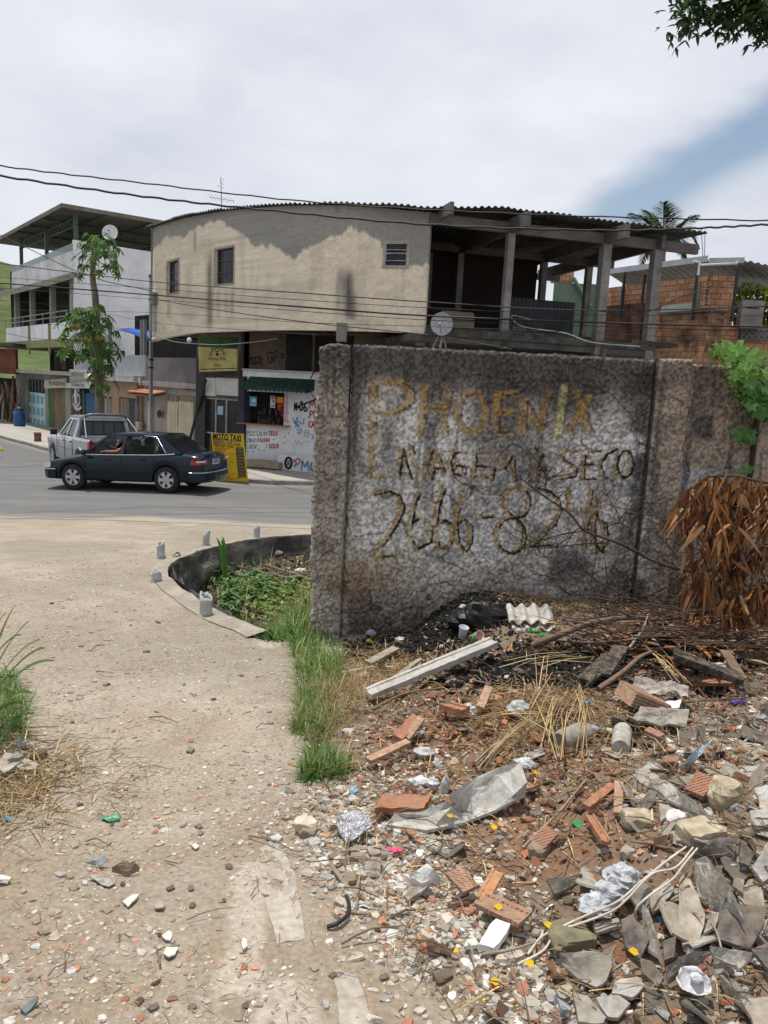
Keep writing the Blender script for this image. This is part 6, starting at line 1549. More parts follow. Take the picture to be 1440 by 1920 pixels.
# sandwich board
def build_board():
	b0 = atg(404,902); b1 = atg(464,908)
	f = Face(b0.to_tuple()[:2],(b1 - b0).to_tuple()[:2])
	t = T('sandwich_board', 'yellow MOTO TAXI sandwich board standing behind the sedan boot', 'sign',(b0+b1)/2)
	k = MB(); P = [f.px(*p) for p in ((396,812.5),(455.5,814),(464.5,903),(402,901))]
	f.poly(k,P,-.03,0); pn = k.build('front_panel',M('board_yellow',(.66,.46,.02),(.52,.35,.015),2.5,rough=.5,bump=.05,fine=.06),t)
	k = MB(); f.poly(k,[f.px(*p) for p in ((402,901),(464.5,903),(465,912),(406,911))],-.05,-.01); k.build('foot_board',M('wood_dusty',(.30,.25,.19),(.2,.16,.12),4),t)
	k = MB(); top = [f.pt(*P[0],-.02),f.pt(*P[1],-.02)]; n = f.n
	lo = [f.pt(P[3][0] - .0,P[3][1],-.02) - n*.5 - f.d*.55,f.pt(P[2][0],P[2][1],-.02) - n*.5 - f.d*.55]
	k.ext([top[0],top[1],lo[1],lo[0]],n*-.03); k.build('rear_panel',M('board_rust',(.32,.14,.04),(.22,.09,.03),3),t)
	for i in (0,1): k = MB(); k.tube([top[i],lo[i]+Vector((0,0,-.25))],.02,4); k.build('leg',M('wood_dusty',(1,1,1)),t); k = MB(); a = f.pt(*P[3 - i],-.02); k.tube([a,a - Vector((0,0,.28))],.02,4); k.build('leg',M('wood_dusty',(1,1,1)),t)
	B = M('board_ink',(.02,.015,.01)); Bl = M('board_blue_ink',(.05,.05,.12)); Rd = M('board_red_ink',(.5,.08,.02))
	f.text('MOTO TAXI',399.5,815.5,452.5,824, 'lettering',B,pn,off=.006,bold=.03,label='bold black MOTO TAXI')
	f.text('BAIRRO DA LUZ',400.5,825.6,451,831.4, 'lettering',Bl,pn,off=.006,label='dark BAIRRO DA LUZ')
	f.text('SAIDA carro e moto',401.5,833,438,837, 'lettering',B,pn,off=.006,label='black line starting SAIDA')
	f.text('24 HORAS',439,833,451,836.5, 'lettering',Rd,pn,off=.006)
	for i in range(3):
		k = MB(); f.strokes(k,[[(402+i,840+i*3),(430 - i*4,840.5+i*3)]],.018,.005); k.build('red_line',Rd,pn)
	k = MB(); f.poly(k,[f.px(*p) for p in ((441.5,839),(456,839),(461.5,895),(447,895))],.001,.004); ls = k.build('price_strip',M('strip_dark',(.035,.03,.015)),pn)
	for i in range(20):
		v = 841+i*2.75; q = (v - 839)/56; k = MB(); f.strokes(k,[[(443+5.3*q,v),(455+5.4*q,v)]],.012,.009); k.build('price_slat',M('strip_pale',(.42,.34,.18)),ls)
	k = MB(); f.strokes(k,[[(426,899),(430,895),(434,900),(438,895)],[(440,900),(446,896),(452,896)]],.02,.006); k.build('red_scribble',Rd,pn)
	k = MB(); f.strokes(k,[[(432,851),(439,851)],[(433,866),(439,866)],[(435,888),(441,888)]],.012,.005); k.build('small_print',Bl,pn)
build_board()
def small_street():
	g = atg(71,833); g.z += .1
	t = T('rusty_can', 'rusty brown paint can left standing on the pavement edge', 'can',g)
	k = MB(); k.lathe([(.0,.0),(.15,0),(.155,.05),(.15,.2),(.155,.38),(.165,.42),(.15,.425),(.14,.3)],g,n=18); k.build('can_body',M('rust_can',(.19,.09,.06),(.12,.055,.04),8,rough=.7),t)
	k = MB(); k.lathe([(.157,.40),(.172,.415),(.157,.43)],g,n=18); k.build('rim',M('rust_can',(1,1,1)),t)
	g = atg(2,858); k = MB(); rr = random.Random(3)
	t = T('yellow_bundle', 'small yellow bundle on a short red stake at the left edge of the road', 'bundle',g)
	k = MB(); k.tube([g+Vector((-.1,0,0)),g+Vector((-.1,0,.55))],.03,6); k.build('stake',M('stake_red',(.25,.07,.04)),t)
	for i in range(7):
		a = i*.9; p = g+Vector((-.06,0,.46)); k = MB(); q = [p+Vector((.05*math.cos(a)*s_+.02*s_,.06*math.sin(a)*s_,-.16*s_+.03*s_*s_)) for s_ in np.linspace(0,2.2,6)]
		k.tube(q,[.02,.035,.042,.042,.035,.012],7); k.build('yellow_piece',M('bundle_yellow',(.62,.42,.03),(.45,.28,.02),12),t)
small_street()
# wires, dishes, aerial
M_WIRE = M('wire_black',(.02,.02,.022),(.012,.012,.012),3,rough=.6,bump=0)
M_WIREG = M('wire_grey',(.3,.3,.3),(.2,.2,.2),3,rough=.6,bump=0)
def wire(pts,r,lbl,mat=M_WIRE,group='overhead wires',sag=.0,twist=0):
	"""cable through (u, v, Y) points; ends run on past the frame"""
	P = [aty(*p) for p in pts]
	P = catmull(P,14)
	if twist:
		P2 = []
		for i,p in enumerate(P): P2.append(p+Vector((0,0,twist*math.sin(i*1.9))))
		P = P2
	k = MB(); k.tube(P,r,5); return k.build('overhead_wire',mat,label=lbl,cat='wire',group=group,loc=P[len(P) // 2])
def build_wires():
	wire([(-200,278,16),(0,311,17),(250,341,18),(600,380,19),(1000,402,19),(1440,414,18),(1650,416,17)],.017, 'upper of the two high wires crossing the sky above the roofs',twist=.01)
	wire([(-200,300,15),(0,330,16),(250,366,17),(480,392,18),(800,421,18.5),(1120,432,18.5),(1300,428,18),(1440,421,17),(1650,408,16)],.024, 'lower twisted high wire brushing the corrugated roof',twist=.012)
	wire([(-150,380,34),(0,441,32),(160,515,30),(281,545,31)],.016, 'slanting wire from the upper left down to the grey pole')
	L = [(((-150,478,24),(0,494,26),(283,528,28.3),(560,549,20.5),(800,566,19),(1100,582,18.5),(1440,574,18),(1650,560,18)),.017, 'topmost wire of the bundle across the cream wall'),
		 (((-150,512,24),(0,520,26),(283,541,28.3),(560,562,20.5),(800,577,19),(1100,590,18.5),(1440,592,18),(1650,592,18)),.010, 'thin wire just under the topmost of the bundle'),
		 (((-150,524,24),(0,531,26),(283,553,28.3),(560,575,20.5),(800,592,19),(1100,604,18.5),(1440,613,18),(1650,616,18)),.026, 'thickest black cable in the middle of the bundle'),
		 (((-150,532,24),(0,540,26),(283,561,28.3),(560,583,20.5),(800,600,19),(1100,611,18.5),(1440,622,18),(1650,630,18)),.009, 'thin wire right below the thickest cable'),
		 (((283,560,28.3),(420,583,23.4),(600,607,20.5),(800,628,19),(960,655,18)),.015, 'wire falling from the grey pole to the top of the near wall'),
		 (((-150,560,26),(0,580,27),(283,586,28.3),(560,604,20.5),(800,612,19),(1100,624,18.5),(1440,640,18),(1650,650,18)),.008, 'faint wire low on the cream wall'),
		 (((-150,555,26),(0,563,27),(140,577,30),(283,604,28.3),(420,616,23.4),(600,628,20.5)),.008, 'lowest thin wire crossing the papaya tree'),
		 (((-150,590,27),(0,601,28),(140,611,30),(260,618,33),(283,622,31)),.008, 'thin wire in front of the balcony rail'),
		 (((-100,600,28),(0,622,29),(60,634,31),(140,640,34)),.010, 'short wire running into the olive balcony edge')]
	for p,r,l in L: wire(list(p),r*.85,l)
	wire([(286,622,28),(320,639,26),(372,645,25),(420,646,24.5),(480,641,24),(520,635,23.5)],.01, 'sagging pale cable under the overhang',M_WIREG)
	wire([(1000,600,21),(960,592,21),(980,612,21),(1060,625,20.6),(1110,642,20),(1200,650,20)],.014, 'looped pale cable hanging across the terrace',M_WIREG)
	wire([(1100,580,22),(1200,588,22),(1290,552,24),(1378,532,28)],.014, 'wire rising from the terrace to the metal roof')
build_wires()
M_DISH = M('dish_grey',(.42,.44,.47),(.3,.32,.35),6,rough=.5,bump=.1)
def dish(name,c,r,az,el,lbl,mat=M_DISH,mast=None):
	t = T('satellite_dish',lbl, 'dish',c,None)
	d = Vector((math.sin(az)*math.cos(el),math.cos(az)*math.cos(el),math.sin(el))); q = d.to_track_quat('Z', 'Y').to_matrix().to_4x4(); Mx = Matrix.Translation(c) @ q
	k = MB(Mx); n = 26; prof = [(0,.0)]+[(r*f,.22*r*f*f) for f in (.3,.6,.85,1.0)]+[(r*1.02,.23*r)]+[(r*f,.22*r*f*f - .015) for f in (.97,.6,.3)]+[(0,-.015)]
	k.lathe(prof,n=n); k.build('reflector',mat,t)
	k = MB(Mx); k.tube([(0,-r*.9,.15*r),(0,-r*.3,r*.75),(0,0,r*.9)],.018,6); k.lathe([(0,0),(.04,.01),(.045,.08),(0,.09)],(0,0,r*.82),n=10); k.build('feed_arm',M_FRAME,t)
	k = MB(); k.tube([c - d*.04,c - d*.2 - Vector((0,0,.1)),mast],.03,6); k.build('mast',M_FRAME,t)
	return t
def build_dishes():
	c = aty(829,607,20.6); tr = dish('d',c,.29,rad(195),rad(-8), 'grey satellite dish with stand at the right end of the cream wall',mast=c+Vector((-.02,.25,-.8)))
	for o in ((-.3,.3),(.25,.35)):
		k = MB(); k.tube([c+Vector((0,.15,-.15)),c+Vector((o[0],o[1],-.85))],.018,5); k.build('stand_leg',M_FRAME,tr)
	c = aty(207,437,38); dish('d',c,.36,rad(175),rad(12), 'white round satellite dish above the papaya tree on the white wall',M('dish_white',(.7,.7,.68),(.55,.55,.53),6),mast=c+Vector((.2,.6,-.9)))
	b = aty(413,396,26.2); t = T('tv_aerial', 'thin television aerial standing on the corrugated roof', 'aerial',b)
	k = MB(); k.tube([b - Vector((0,-.3,.3)),b+Vector((0,0,1.05))],.014,5); k.build('mast',M_FRAME,t)
	k = MB(); k.tube([b+Vector((-.36,0,.42)),b+Vector((.42,.1,.36))],.009,4); k.build('boom',M_FRAME,t)
	for i,x in enumerate(np.linspace(-.32,.38,7)):
		k = MB(); l = .22 - .015*i; q = b+Vector((x,x*.13,.39 - x*.07)); k.tube([q+Vector((-.05,-l,.06)),q+Vector((.05,l,-.06))],.006,4); k.build('rod',M_FRAME,t)
	for i in range(3): k = MB(); q = b+Vector((0,0,.75+i*.1)); k.tube([q+Vector((-.12+.1*i,0,.05)),q+Vector((.10,.05,-.03))],.006,4); k.build('rod',M_FRAME,t)
	for (u,v,l) in ((355,638, 'white round camera hanging at the corner of the overhang'),(288,637, 'small white globe lamp below the left end of the cream wall')):
		p = aty(u,v,26.3 if u > 300 else 29.2); t = T('wall_lamp',l, 'lamp',p); k = MB(); k.lathe([(0,-.09),(.07,-.06),(.09,0),(.06,.07),(0,.09)],p,n=12); k.build('globe',M_WHITE,t); k = MB(); k.tube([p+Vector((0,0,.08)),p+Vector((.0,.1,.22))],.02); k.build('bracket',M_BLACK,t)
	p = aty(291,560,29.6); t = T('meter_cabinet', 'weathered box with wide pipe at the left end of the cream wall', 'box',p)
	k = MB(); k.box((p.x,p.y,p.z),(.36,.28,.42),-.9); k.build('cabinet',M_CONC,t)
	k = MB(); k.box((p.x+.0,p.y+.1,p.z - .72),(.30,.2,1.0),-.9); k.build('duct',M('duct_grey',(.42,.40,.37),(.3,.28,.26),4),t)
	a = aty(383,700,25.0); b = atg(347,845); k = MB(); k.tube([aty(349,850,27.5),aty(386,712,26.2)],.055,6); k.build('leaning_pole',M_BLACK,label='dark wooden pole leaning against the shop corner',cat='pole')
	p = aty(862,620,22.6); t = T('water_tank', 'beige rounded water tank behind the dish on the terrace', 'tank',p)
	k = MB(); w = .42; k.ext([(p.x - .55,p.y,4.4),(p.x+.42,p.y+.2,4.4),(p.x+.42,p.y+.2,5.05),(p.x+.36,p.y+.2,5.12),(p.x - .55,p.y,5.12)],(-.1,.5,0)); k.build('tank_body',M('tank_beige',(.23,.20,.14),(.17,.15,.1),3),t)
	k = MB(); k.tube([(p.x - .5,p.y - .02,4.9),(p.x+.40,p.y+.17,4.9)],.015,4); k.build('seam',M_CONCD,t)
build_dishes()
# leaves and plants
def basis(d,up=(0,0,1)):
	d = Vector(d).normalized(); s = d.cross(Vector(up))
	if s.length < .05: s = d.cross(Vector((1,0,0)))
	s.normalize(); return d,s,s.cross(d).normalized()
def blade(mb,p,d,L_,w,droop,col,n=5,up=(0,0,1),fold=.0,tip=.05):
	"""long leaf that bends down along its length"""
	d,s,u = basis(d,up); P = Vector(p); vs = []; dd = Vector(d)
	for i in range(n+1):
		f = i/n; ww = w*math.sin(PI*(.12+.88*f)**.75) if tip else w*(1 - f)
		if i == n: ww = w*.03
		vs += [P - s*ww/2+u*fold*ww,P+s*ww/2+u*fold*ww] if not fold else [P - s*ww/2+u*fold*ww,Vector(P),P+s*ww/2+u*fold*ww]
		P = P+dd*(L_/n); dd = (dd+Vector((0,0,-droop/n))).normalized()
	k = 3 if fold else 2
	mb.add(vs,[(i*k+j,i*k+j+1,(i+1)*k+j+1,(i+1)*k+j) for i in range(n) for j in range(k - 1)],col,smooth=True)
def lobed(mb,p,d,up,r,col,lobes=7,deep=.45,droop=.25,seed=0):
	"""palmate leaf, lobes cut deep, the outer ends hanging"""
	d,s,u = basis(d,up); P = Vector(p); vs = [P]; n = lobes*4+1; rr = random.Random(seed)
	for i in range(n):
		a = -2.5+5.0*i/(n - 1); ph = (i % 4)/4; k = [deep,.72,1.0,.74][i % 4]
		R_ = r*k*(1 - .22*abs(a)/2.5)*rr.uniform(.9,1.08)
		q = P+(d*math.cos(a)+s*math.sin(a))*R_+u*(-droop*R_*R_/r+rr.uniform(-.02,.02)*r); vs.append(q)
	mb.add(vs,[(0,i,i+1) for i in range(1,n)],col,smooth=False)
def vary(c,r,a=.25): k = r.uniform(1 - a,1+a); j = r.uniform(-.1,.1); return (c[0]*k*(1+j),c[1]*k,c[2]*k*(1 - j))
M_BARK = M('bark_grey',(.22,.19,.15),(.11,.095,.075),3,bump=.8,bscale=12,dist=.03)
M_LEAF = MLEAF('leaf',.3,.5)
def build_papaya():
	r = random.Random(11)
	g = atg(188,815); Y = 28.5; top = aty(177,455,Y); base = aty(185,840,Y); gzv = gz(base.x,base.y)+.1
	t = T('papaya_tree', 'tall papaya tree with two leaf crowns growing behind the pickup', 'tree',(base.x,base.y,gzv))
	P = [Vector((base.x,base.y,gzv)),aty(186,720,Y),aty(183,650,Y),aty(179,560,Y),aty(174,520,Y),top]
	P = catmull(P,8); n = len(P); k = MB(); k.tube(P,[.17 - .09*(i/n) for i in range(n)],9)
	for i in range(3,n - 2,1):
		pass
	k.build('trunk',M_BARK,t)
	k2 = MB(); b2 = [aty(186,715,Y),aty(176,690,Y - .4),aty(170,640,Y - .5),aty(167,600,Y - .5)]; k2.tube(catmull(b2,6),.08,7); k2.build('trunk',M_BARK,t,label='second shorter stem')
	def crown(c,R,n,zlo,zhi,name,lbl,hang=1.0,lsz=.42):
		lf = MB(); st = MB()
		for i in range(n):
			f = i/n; a = i*2.399+r.uniform(-.3,.3); e = rad(zhi+(zlo - zhi)*f+r.uniform(-12,12))
			d = Vector((math.cos(a)*math.cos(e),math.sin(a)*math.cos(e),math.sin(e))); L_ = R*r.uniform(.6,1.05)*(.7+.3*f)
			o = Vector(c) - Vector((0,0,f*.9*R*hang)); m_ = o+d*L_*.55+Vector((0,0,.05)); e_ = o+d*L_ - Vector((0,0,.22*L_))
			st.tube([o,m_,e_],.013,4,(.12,.18,.06),cap=False)
			col = vary((.075,.155,.03),r,.45)
			if r.random() < .08: col = vary((.11,.16,.03),r)
			dd = (e_ - m_).normalized(); tilt = Vector((dd.x,dd.y,-.55 - r.random()*.8)).normalized()
			lobed(lf,e_,tilt,(-dd.x*.6,-dd.y*.6,1),lsz*r.uniform(.7,1.15),col,7,.38,.45,i)
			lobed(lf,e_ - dd*.06,(tilt+Vector((r.uniform(-.5,.5),r.uniform(-.5,.5),-.3))),(0,0,1),lsz*.6*r.uniform(.7,1.1),vary((.05,.12,.025),r,.3),7,.4,.5,i+500)
		l = lf.build('crown',M_LEAF,t,label=lbl,fix=False); st.build('leaf_stalks',MA('stalks',.6,0),t); return l
	crown(top+Vector((.14,0,-.15)),1.0,46,-35,60, 'u', 'upper leaf crown',.2,.28)
	crown(aty(166,600,Y - .5),1.3,74,-50,50, 'm', 'wide middle leaf crown',.5,.32)
	crown(aty(192,672,Y - .1),.7,13,-75,25, 'l', 'lower sparse leaves on the trunk',1.0,.30)
	for (u,v,rr_) in ((139,614,.13),(165,641,.12),(184,634,.10)):
		c = aty(u,v,Y - 1.0); k = MB();
		for i in range(5): lobed(k,c+Vector((r.uniform(-.06,.06),0,r.uniform(-.05,.1))),(r.uniform(-.5,.5),-.4,-1),(0,-1,.3),rr_,vary((.34,.22,.03),r,.25),7,.5,.3,i)
		k.build('yellowed_leaf',M_LEAF,t,fix=False)
	k = MB()
	for i in range(9):
		a = i*.8; p = aty(167,612,Y - .5)+Vector((.16*math.cos(a),.16*math.sin(a),-.08 - .1*(i % 3))); k.lathe([(0,-.11),(.055,-.08),(.07,-.02),(.05,.05),(0,.09)],p,n=9)
	for i in range(0): pass
	k.build('fruit_cluster',M('papaya_green',(.10,.17,.05),(.07,.12,.035),9),t)
build_papaya()
def build_palm():
	r = random.Random(5); Y = 39; c = aty(1243,462,Y); t = T('palm_tree', 'feathery coconut palm rising behind the terrace roof', 'tree',(c.x,c.y,0))
	k = MB(); k.tube([(c.x+.3,c.y,0),(c.x+.2,c.y,5),(c.x,c.y,c.z - .1)],[.24,.18,.16],10); k.build('trunk',M_BARK,t)
	def frond(uv,bend,L_=None):
		e = aty(uv[0],uv[1],Y+uv[2]); o = c+Vector((0,0,.1)); mid = (o+e)/2+Vector((0,0,bend)); P = [o.lerp(mid,q*2).lerp(mid.lerp(e,q*2 - 1 if q > .5 else 0),0) if 0 else (o*(1 - q)**2+mid*2*q*(1 - q)+e*q*q) for q in np.linspace(0,1,22)]
		k = MB(); k.tube(P,[.035 - .03*i/21 for i in range(22)],4,(.1,.13,.05),cap=False)
		for i in range(2,22):
			d = (P[min(i+1,21)] - P[i - 1]).normalized(); s = d.cross(Vector((0,0,1))); s = s.normalized() if s.length > .1 else Vector((1,0,0))
			LL = (.85*math.sin(PI*(i/22)**.7)+.15)
			for sg in (-1,1):
				for q in range(4):
					dd = (s*sg*.75+d*.75+Vector((0,0,-.15+r.uniform(-.2,.2)))).normalized()
					blade(k,P[i].lerp(P[i - 1],q/4),dd,LL*r.uniform(.8,1.15),.06,.5,vary((.04,.085,.025),r,.4),3)
		k.build('frond',M_LEAF,t,fix=False)
	for uv,b in (((1182,400,-.5),.5),((1244,380,-.4),.2),((1256,386,.5),.3),((1308,404,-.6),.4),((1310,462,-.8),1.6),((1172,432,.5),.9),((1150,486,-.6),1.5),((1290,490,1),1.4),((1200,500,-1),1.4),((1214,396,.8),.5)): frond(uv,b)
build_palm()
def build_shrub():
	r = random.Random(9); Y = 31.5; c = aty(1408,545,Y); t = T('yellow_green_shrub', 'dense yellow green climbing shrub beside the brick house', 'shrub',(c.x,c.y,c.z - 3))
	k = MB()
	for i in range(3600):
		u = r.uniform(1376,1480); v = 530+(r.random()**.8)*95;
		if v < 548 - 14*math.sin((u - 1378)/62*PI) - 6: continue
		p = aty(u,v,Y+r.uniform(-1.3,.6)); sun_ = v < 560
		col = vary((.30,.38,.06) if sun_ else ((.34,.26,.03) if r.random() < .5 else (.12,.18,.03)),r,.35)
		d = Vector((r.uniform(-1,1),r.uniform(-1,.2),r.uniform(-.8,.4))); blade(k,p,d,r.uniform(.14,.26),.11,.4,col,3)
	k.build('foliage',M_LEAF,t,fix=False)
	k = MB()
	for i in range(10): a = aty(1385+i*7,600,Y+.4); k.tube([Vector((a.x,a.y,a.z - 3)),a,a+Vector((r.uniform(-.3,.3),0,1.2))],.03,5)
	k.build('stems',M_BARK,t)
build_shrub()
def build_vine():
	r = random.Random(21); t = T('climbing_vine', 'bright green broad leaved vine spilling over the right end of the wall', 'vine',aty(1390,760,YW - .1))
	P = [aty(1350,662,YW+.05),aty(1392,668,YW - .12),aty(1410,700,YW - .14),aty(1425,740,YW - .14),aty(1450,775,YW - .14)]
	k = MB(); k.tube(catmull(P,6),.008,5); k.tube([aty(1400,745,YW - .12),aty(1398,800,YW - .12),aty(1397,885,YW - .12)],.005,5); k.tube([P[1],aty(1380,655,YW+.3),aty(1400,660,YW+.8)],.008,5); k.build('stem',M('vine_stem',(.1,.16,.05)),t)
	lf = MB()
	S = [(1358,660,38),(1340,662,26),(1378,648,34),(1362,676,24),(1395,672,46),(1418,668,44),(1400,696,42),(1382,704,30),(1404,722,40),(1418,742,38),(1408,752,34),(1436,738,34),(1432,764,44),(1446,776,40),(1398,816,34),(1386,812,20),(1400,880,18),(1348,650,22),(1390,736,24),(1428,700,30),(1452,752,34),(1372,664,28),(1396,884,12),(1410,822,18)]
	for i,(u,v,s) in enumerate(S):
		for q in range(4):
			u_,v_ = u+r.uniform(-12,12)*(q > 0),v+r.uniform(-12,12)*(q > 0); p = aty(u_,v_,YW - .12 - .10*r.random() - .02*q)
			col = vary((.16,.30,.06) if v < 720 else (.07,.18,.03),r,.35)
			lobed(lf,p,(r.uniform(-.6,.6),-.35,-1),(r.uniform(-.5,.5),-1,.55+r.uniform(-.3,.4)),s*YW/F*(.7 if q == 0 else .5),col,5,.62,-.15+r.uniform(0,.35),i*3+q)
	lf.build('leaves',M_LEAF,t,fix=False)
build_vine()
def build_overhang_tree():
	r = random.Random(31); Y = 9.0
	t = T('broadleaf_tree', 'dark leafy branch tips of a tree reaching in at the top right corner', 'tree',(6.5,8.5,0))
	tip = [[(1560,-60),(1440,-20),(1370,5),(1320,25),(1272,50)],[(1560,-60),(1500,0),(1440,28),(1400,40)],[(1500,-20),(1420,10),(1375,25),(1352,45)],[(1560,-20),(1470,40),(1445,45),(1432,55)],[(1500,-40),(1380,-30),(1300,-10),(1290,8)]]
	hub = aty(1700,-60,Y); k = MB()
	k.tube([(7.0,8.6,gz(7,8.6) - .2),(7.1,8.8,3.5),(hub.x+.1,hub.y,hub.z)],[.26,.2,.12],10); k.build('trunk',M_BARK,t)
	b = MB(); lf = MB()
	for ln in tip:
		P = [hub]+[aty(u,v,Y+r.uniform(-.3,.3)) for u,v in ln]; C_ = catmull(P,8); n = len(C_); b.tube(C_,[.05*(1 - i/n)+.006 for i in range(n)],5)
		for i in range(8,n):
			dens = 6 if i > n - 30 else 3
			for q in range(dens):
				a = C_[i]+Vector((r.gauss(0,.09),r.gauss(0,.1),r.gauss(0,.07) - .02))
				for z in range(3):
					d = Vector((r.uniform(-1,1),r.uniform(-1,1),r.uniform(-.9,.3))); blade(lf,a,d,r.uniform(.07,.12),.04,.5,vary((.03,.07,.02),r,.4),3)
	for q in range(1100):
		u,v = r.uniform(1390,1700),r.uniform(-150,42)
		if v > 30 and u < 1415: continue
		if u < 1425 and r.random() < .6: continue
		p = aty(u,v,Y+r.uniform(-.5,.7)); d = Vector((r.uniform(-1,1),r.uniform(-1,1),r.uniform(-.9,.3))); blade(lf,p,d,r.uniform(.06,.11),.036,.5,vary((.03,.07,.02),r,.4),3)
	b.build('branches',M_BARK,t); lf.build('crown',M_LEAF,t,fix=False)
build_overhang_tree()
def chip_stuff(name,lbl,XY,size,cols,flat,seed,tilt=.35,lift=.3,kind='stuff',mat=None):
	"""many small angular chips baked into one mesh"""
	rg = np.random.default_rng(seed); n = len(XY); m = 6
	a = (np.arange(m)[None]+rg.uniform(-.32,.32,(n,m)))*2*PI/m
	rr = rg.uniform(.6,1.15,(n,m)); el = rg.uniform(.45,1,(n,1))
	px,py = np.cos(a)*rr,np.sin(a)*rr*el
	h = flat*rg.uniform(.5,1.3,(n,1))
	top = np.stack([px*.86,py*.86,np.repeat(h,m,1)*(1+rg.uniform(-.3,.3,(n,m)))],-1); bot = np.stack([px,py,-np.repeat(h,m,1)*.4],-1)
	P = np.concatenate([top,bot],1)*np.asarray(size).reshape(n,1,1)
	th = rg.uniform(0,2*PI,n); tx = rg.normal(0,tilt,n); c,s = np.cos(th),np.sin(th); ct,st = np.cos(tx),np.sin(tx)
	y = P[...,1]*ct[:,None] - P[...,2]*st[:,None]; z = P[...,1]*st[:,None]+P[...,2]*ct[:,None]; x = P[...,0]
	X = x*c[:,None] - y*s[:,None]; Y = x*s[:,None]+y*c[:,None]
	g = gzn(XY[:,0],XY[:,1])
	V = np.stack([X+XY[:,0:1],Y+XY[:,1:2],z+g[:,None]+(np.asarray(size)*flat*lift)[:,None]],-1).reshape(-1,3)
	base = np.arange(n)[:,None,None]*12
	side = np.array([[j,j+6,(j+1) % 6+6,(j+1) % 6] for j in range(6)]); cap = np.array([[0,1,2,3],[0,3,4,5]])
	Q = (base+np.concatenate([side,cap])[None]).reshape(-1,4)
	cols = np.array(cols); ci = cols[rg.integers(0,len(cols),n)]*rg.uniform(.7,1.25,(n,1))
	return rawmesh(name,V,Q,mat or MA('chip_mat',.9,.25,90,.2,.15,.004),np.repeat(ci,12,0),None,False,kind=kind,label=lbl)
def grass_patch(name,pts,n,h,w,cols,lbl,seed,spread=.0,lean=.5,kind='stuff',cat=None):
	"""blades scattered over a polygon given by ground points"""
	r = random.Random(seed); k = MB(); xs = [p[0] for p in pts]; ys = [p[1] for p in pts]
	def inside(x,y):
		c = False; m = len(pts)
		for i in range(m):
			ax,ay = pts[i]; bx,by = pts[(i+1) % m]
			if (ay > y) != (by > y) and x < (bx - ax)*(y - ay)/(by - ay)+ax: c = not c
		return c
	S = []
	while len(S) < n:
		x,y = r.uniform(min(xs),max(xs)),r.uniform(min(ys),max(ys))
		if inside(x,y): S.append((x,y))
	Zs = gzn(np.array([q[0] for q in S]),np.array([q[1] for q in S]))
	cl = fbm(np.array([q[0] for q in S])*5,np.array([q[1] for q in S])*5,o=2,seed=seed)
	for (x,y),z,f in zip(S,Zs,cl):
		if f < .36: continue
		a = r.uniform(0,2*PI); d = Vector((math.cos(a)*lean*r.random(),math.sin(a)*lean*r.random(),1))
		blade(k,(x,y,z - .01),d,h*r.uniform(.45,1.15)*(.5+f),w*r.uniform(.7,1.3),r.uniform(.3,1.5),vary(r.choice(cols),r,.3),4,tip=0)
	o = k.build(name,M_LEAF,fix=False,kind=kind,label=lbl,cat=cat); return o
GR = [(.06,.16,.022),(.08,.19,.028),(.04,.11,.02),(.14,.20,.045),(.2,.19,.07)]
DRY = [(.34,.25,.12),(.28,.2,.09),(.4,.31,.17)]
G = lambda *uv: [atg(u,v).to_tuple()[:2] for u,v in uv]
grass_patch('short_grass',[(-3.6,4.6),(-2.4,4.7)]+G((-10,1262),(22,1268),(52,1310),(48,1390),(-70,1450))+[(-3.4,3.2)],7000,.17,.008,GR, 'green grass tuft at the left edge of the path',1,lean=2.0)
grass_patch('weeds',G((528,1165),(600,1165),(640,1235),(640,1290),(560,1300),(545,1215)),3000,.2,.010,GR[:2]+[(.16,.26,.06),(.3,.26,.1)], 'bright green weeds at the foot of the end pillar',2,lean=1.5)
grass_patch('weeds',G((560,1290),(632,1290),(636,1350),(600,1400),(548,1375)),1800,.13,.007,GR+[(.3,.26,.1),(.22,.2,.07)], 'sparse green weeds along the edge of the rubble',3,lean=1.8)
grass_patch('weeds',G((545,1410),(610,1405),(650,1450),(655,1475),(600,1485),(560,1460)),1700,.15,.008,GR, 'dark green grass clump beside the brick chips',4,lean=1.9)
grass_patch('dry_straw',G((600,1290),(640,1250),(700,1260),(690,1330),(620,1430),(605,1380)),900,.16,.004,DRY, 'dry straw tufts between the weeds and the plank',5,lean=2)
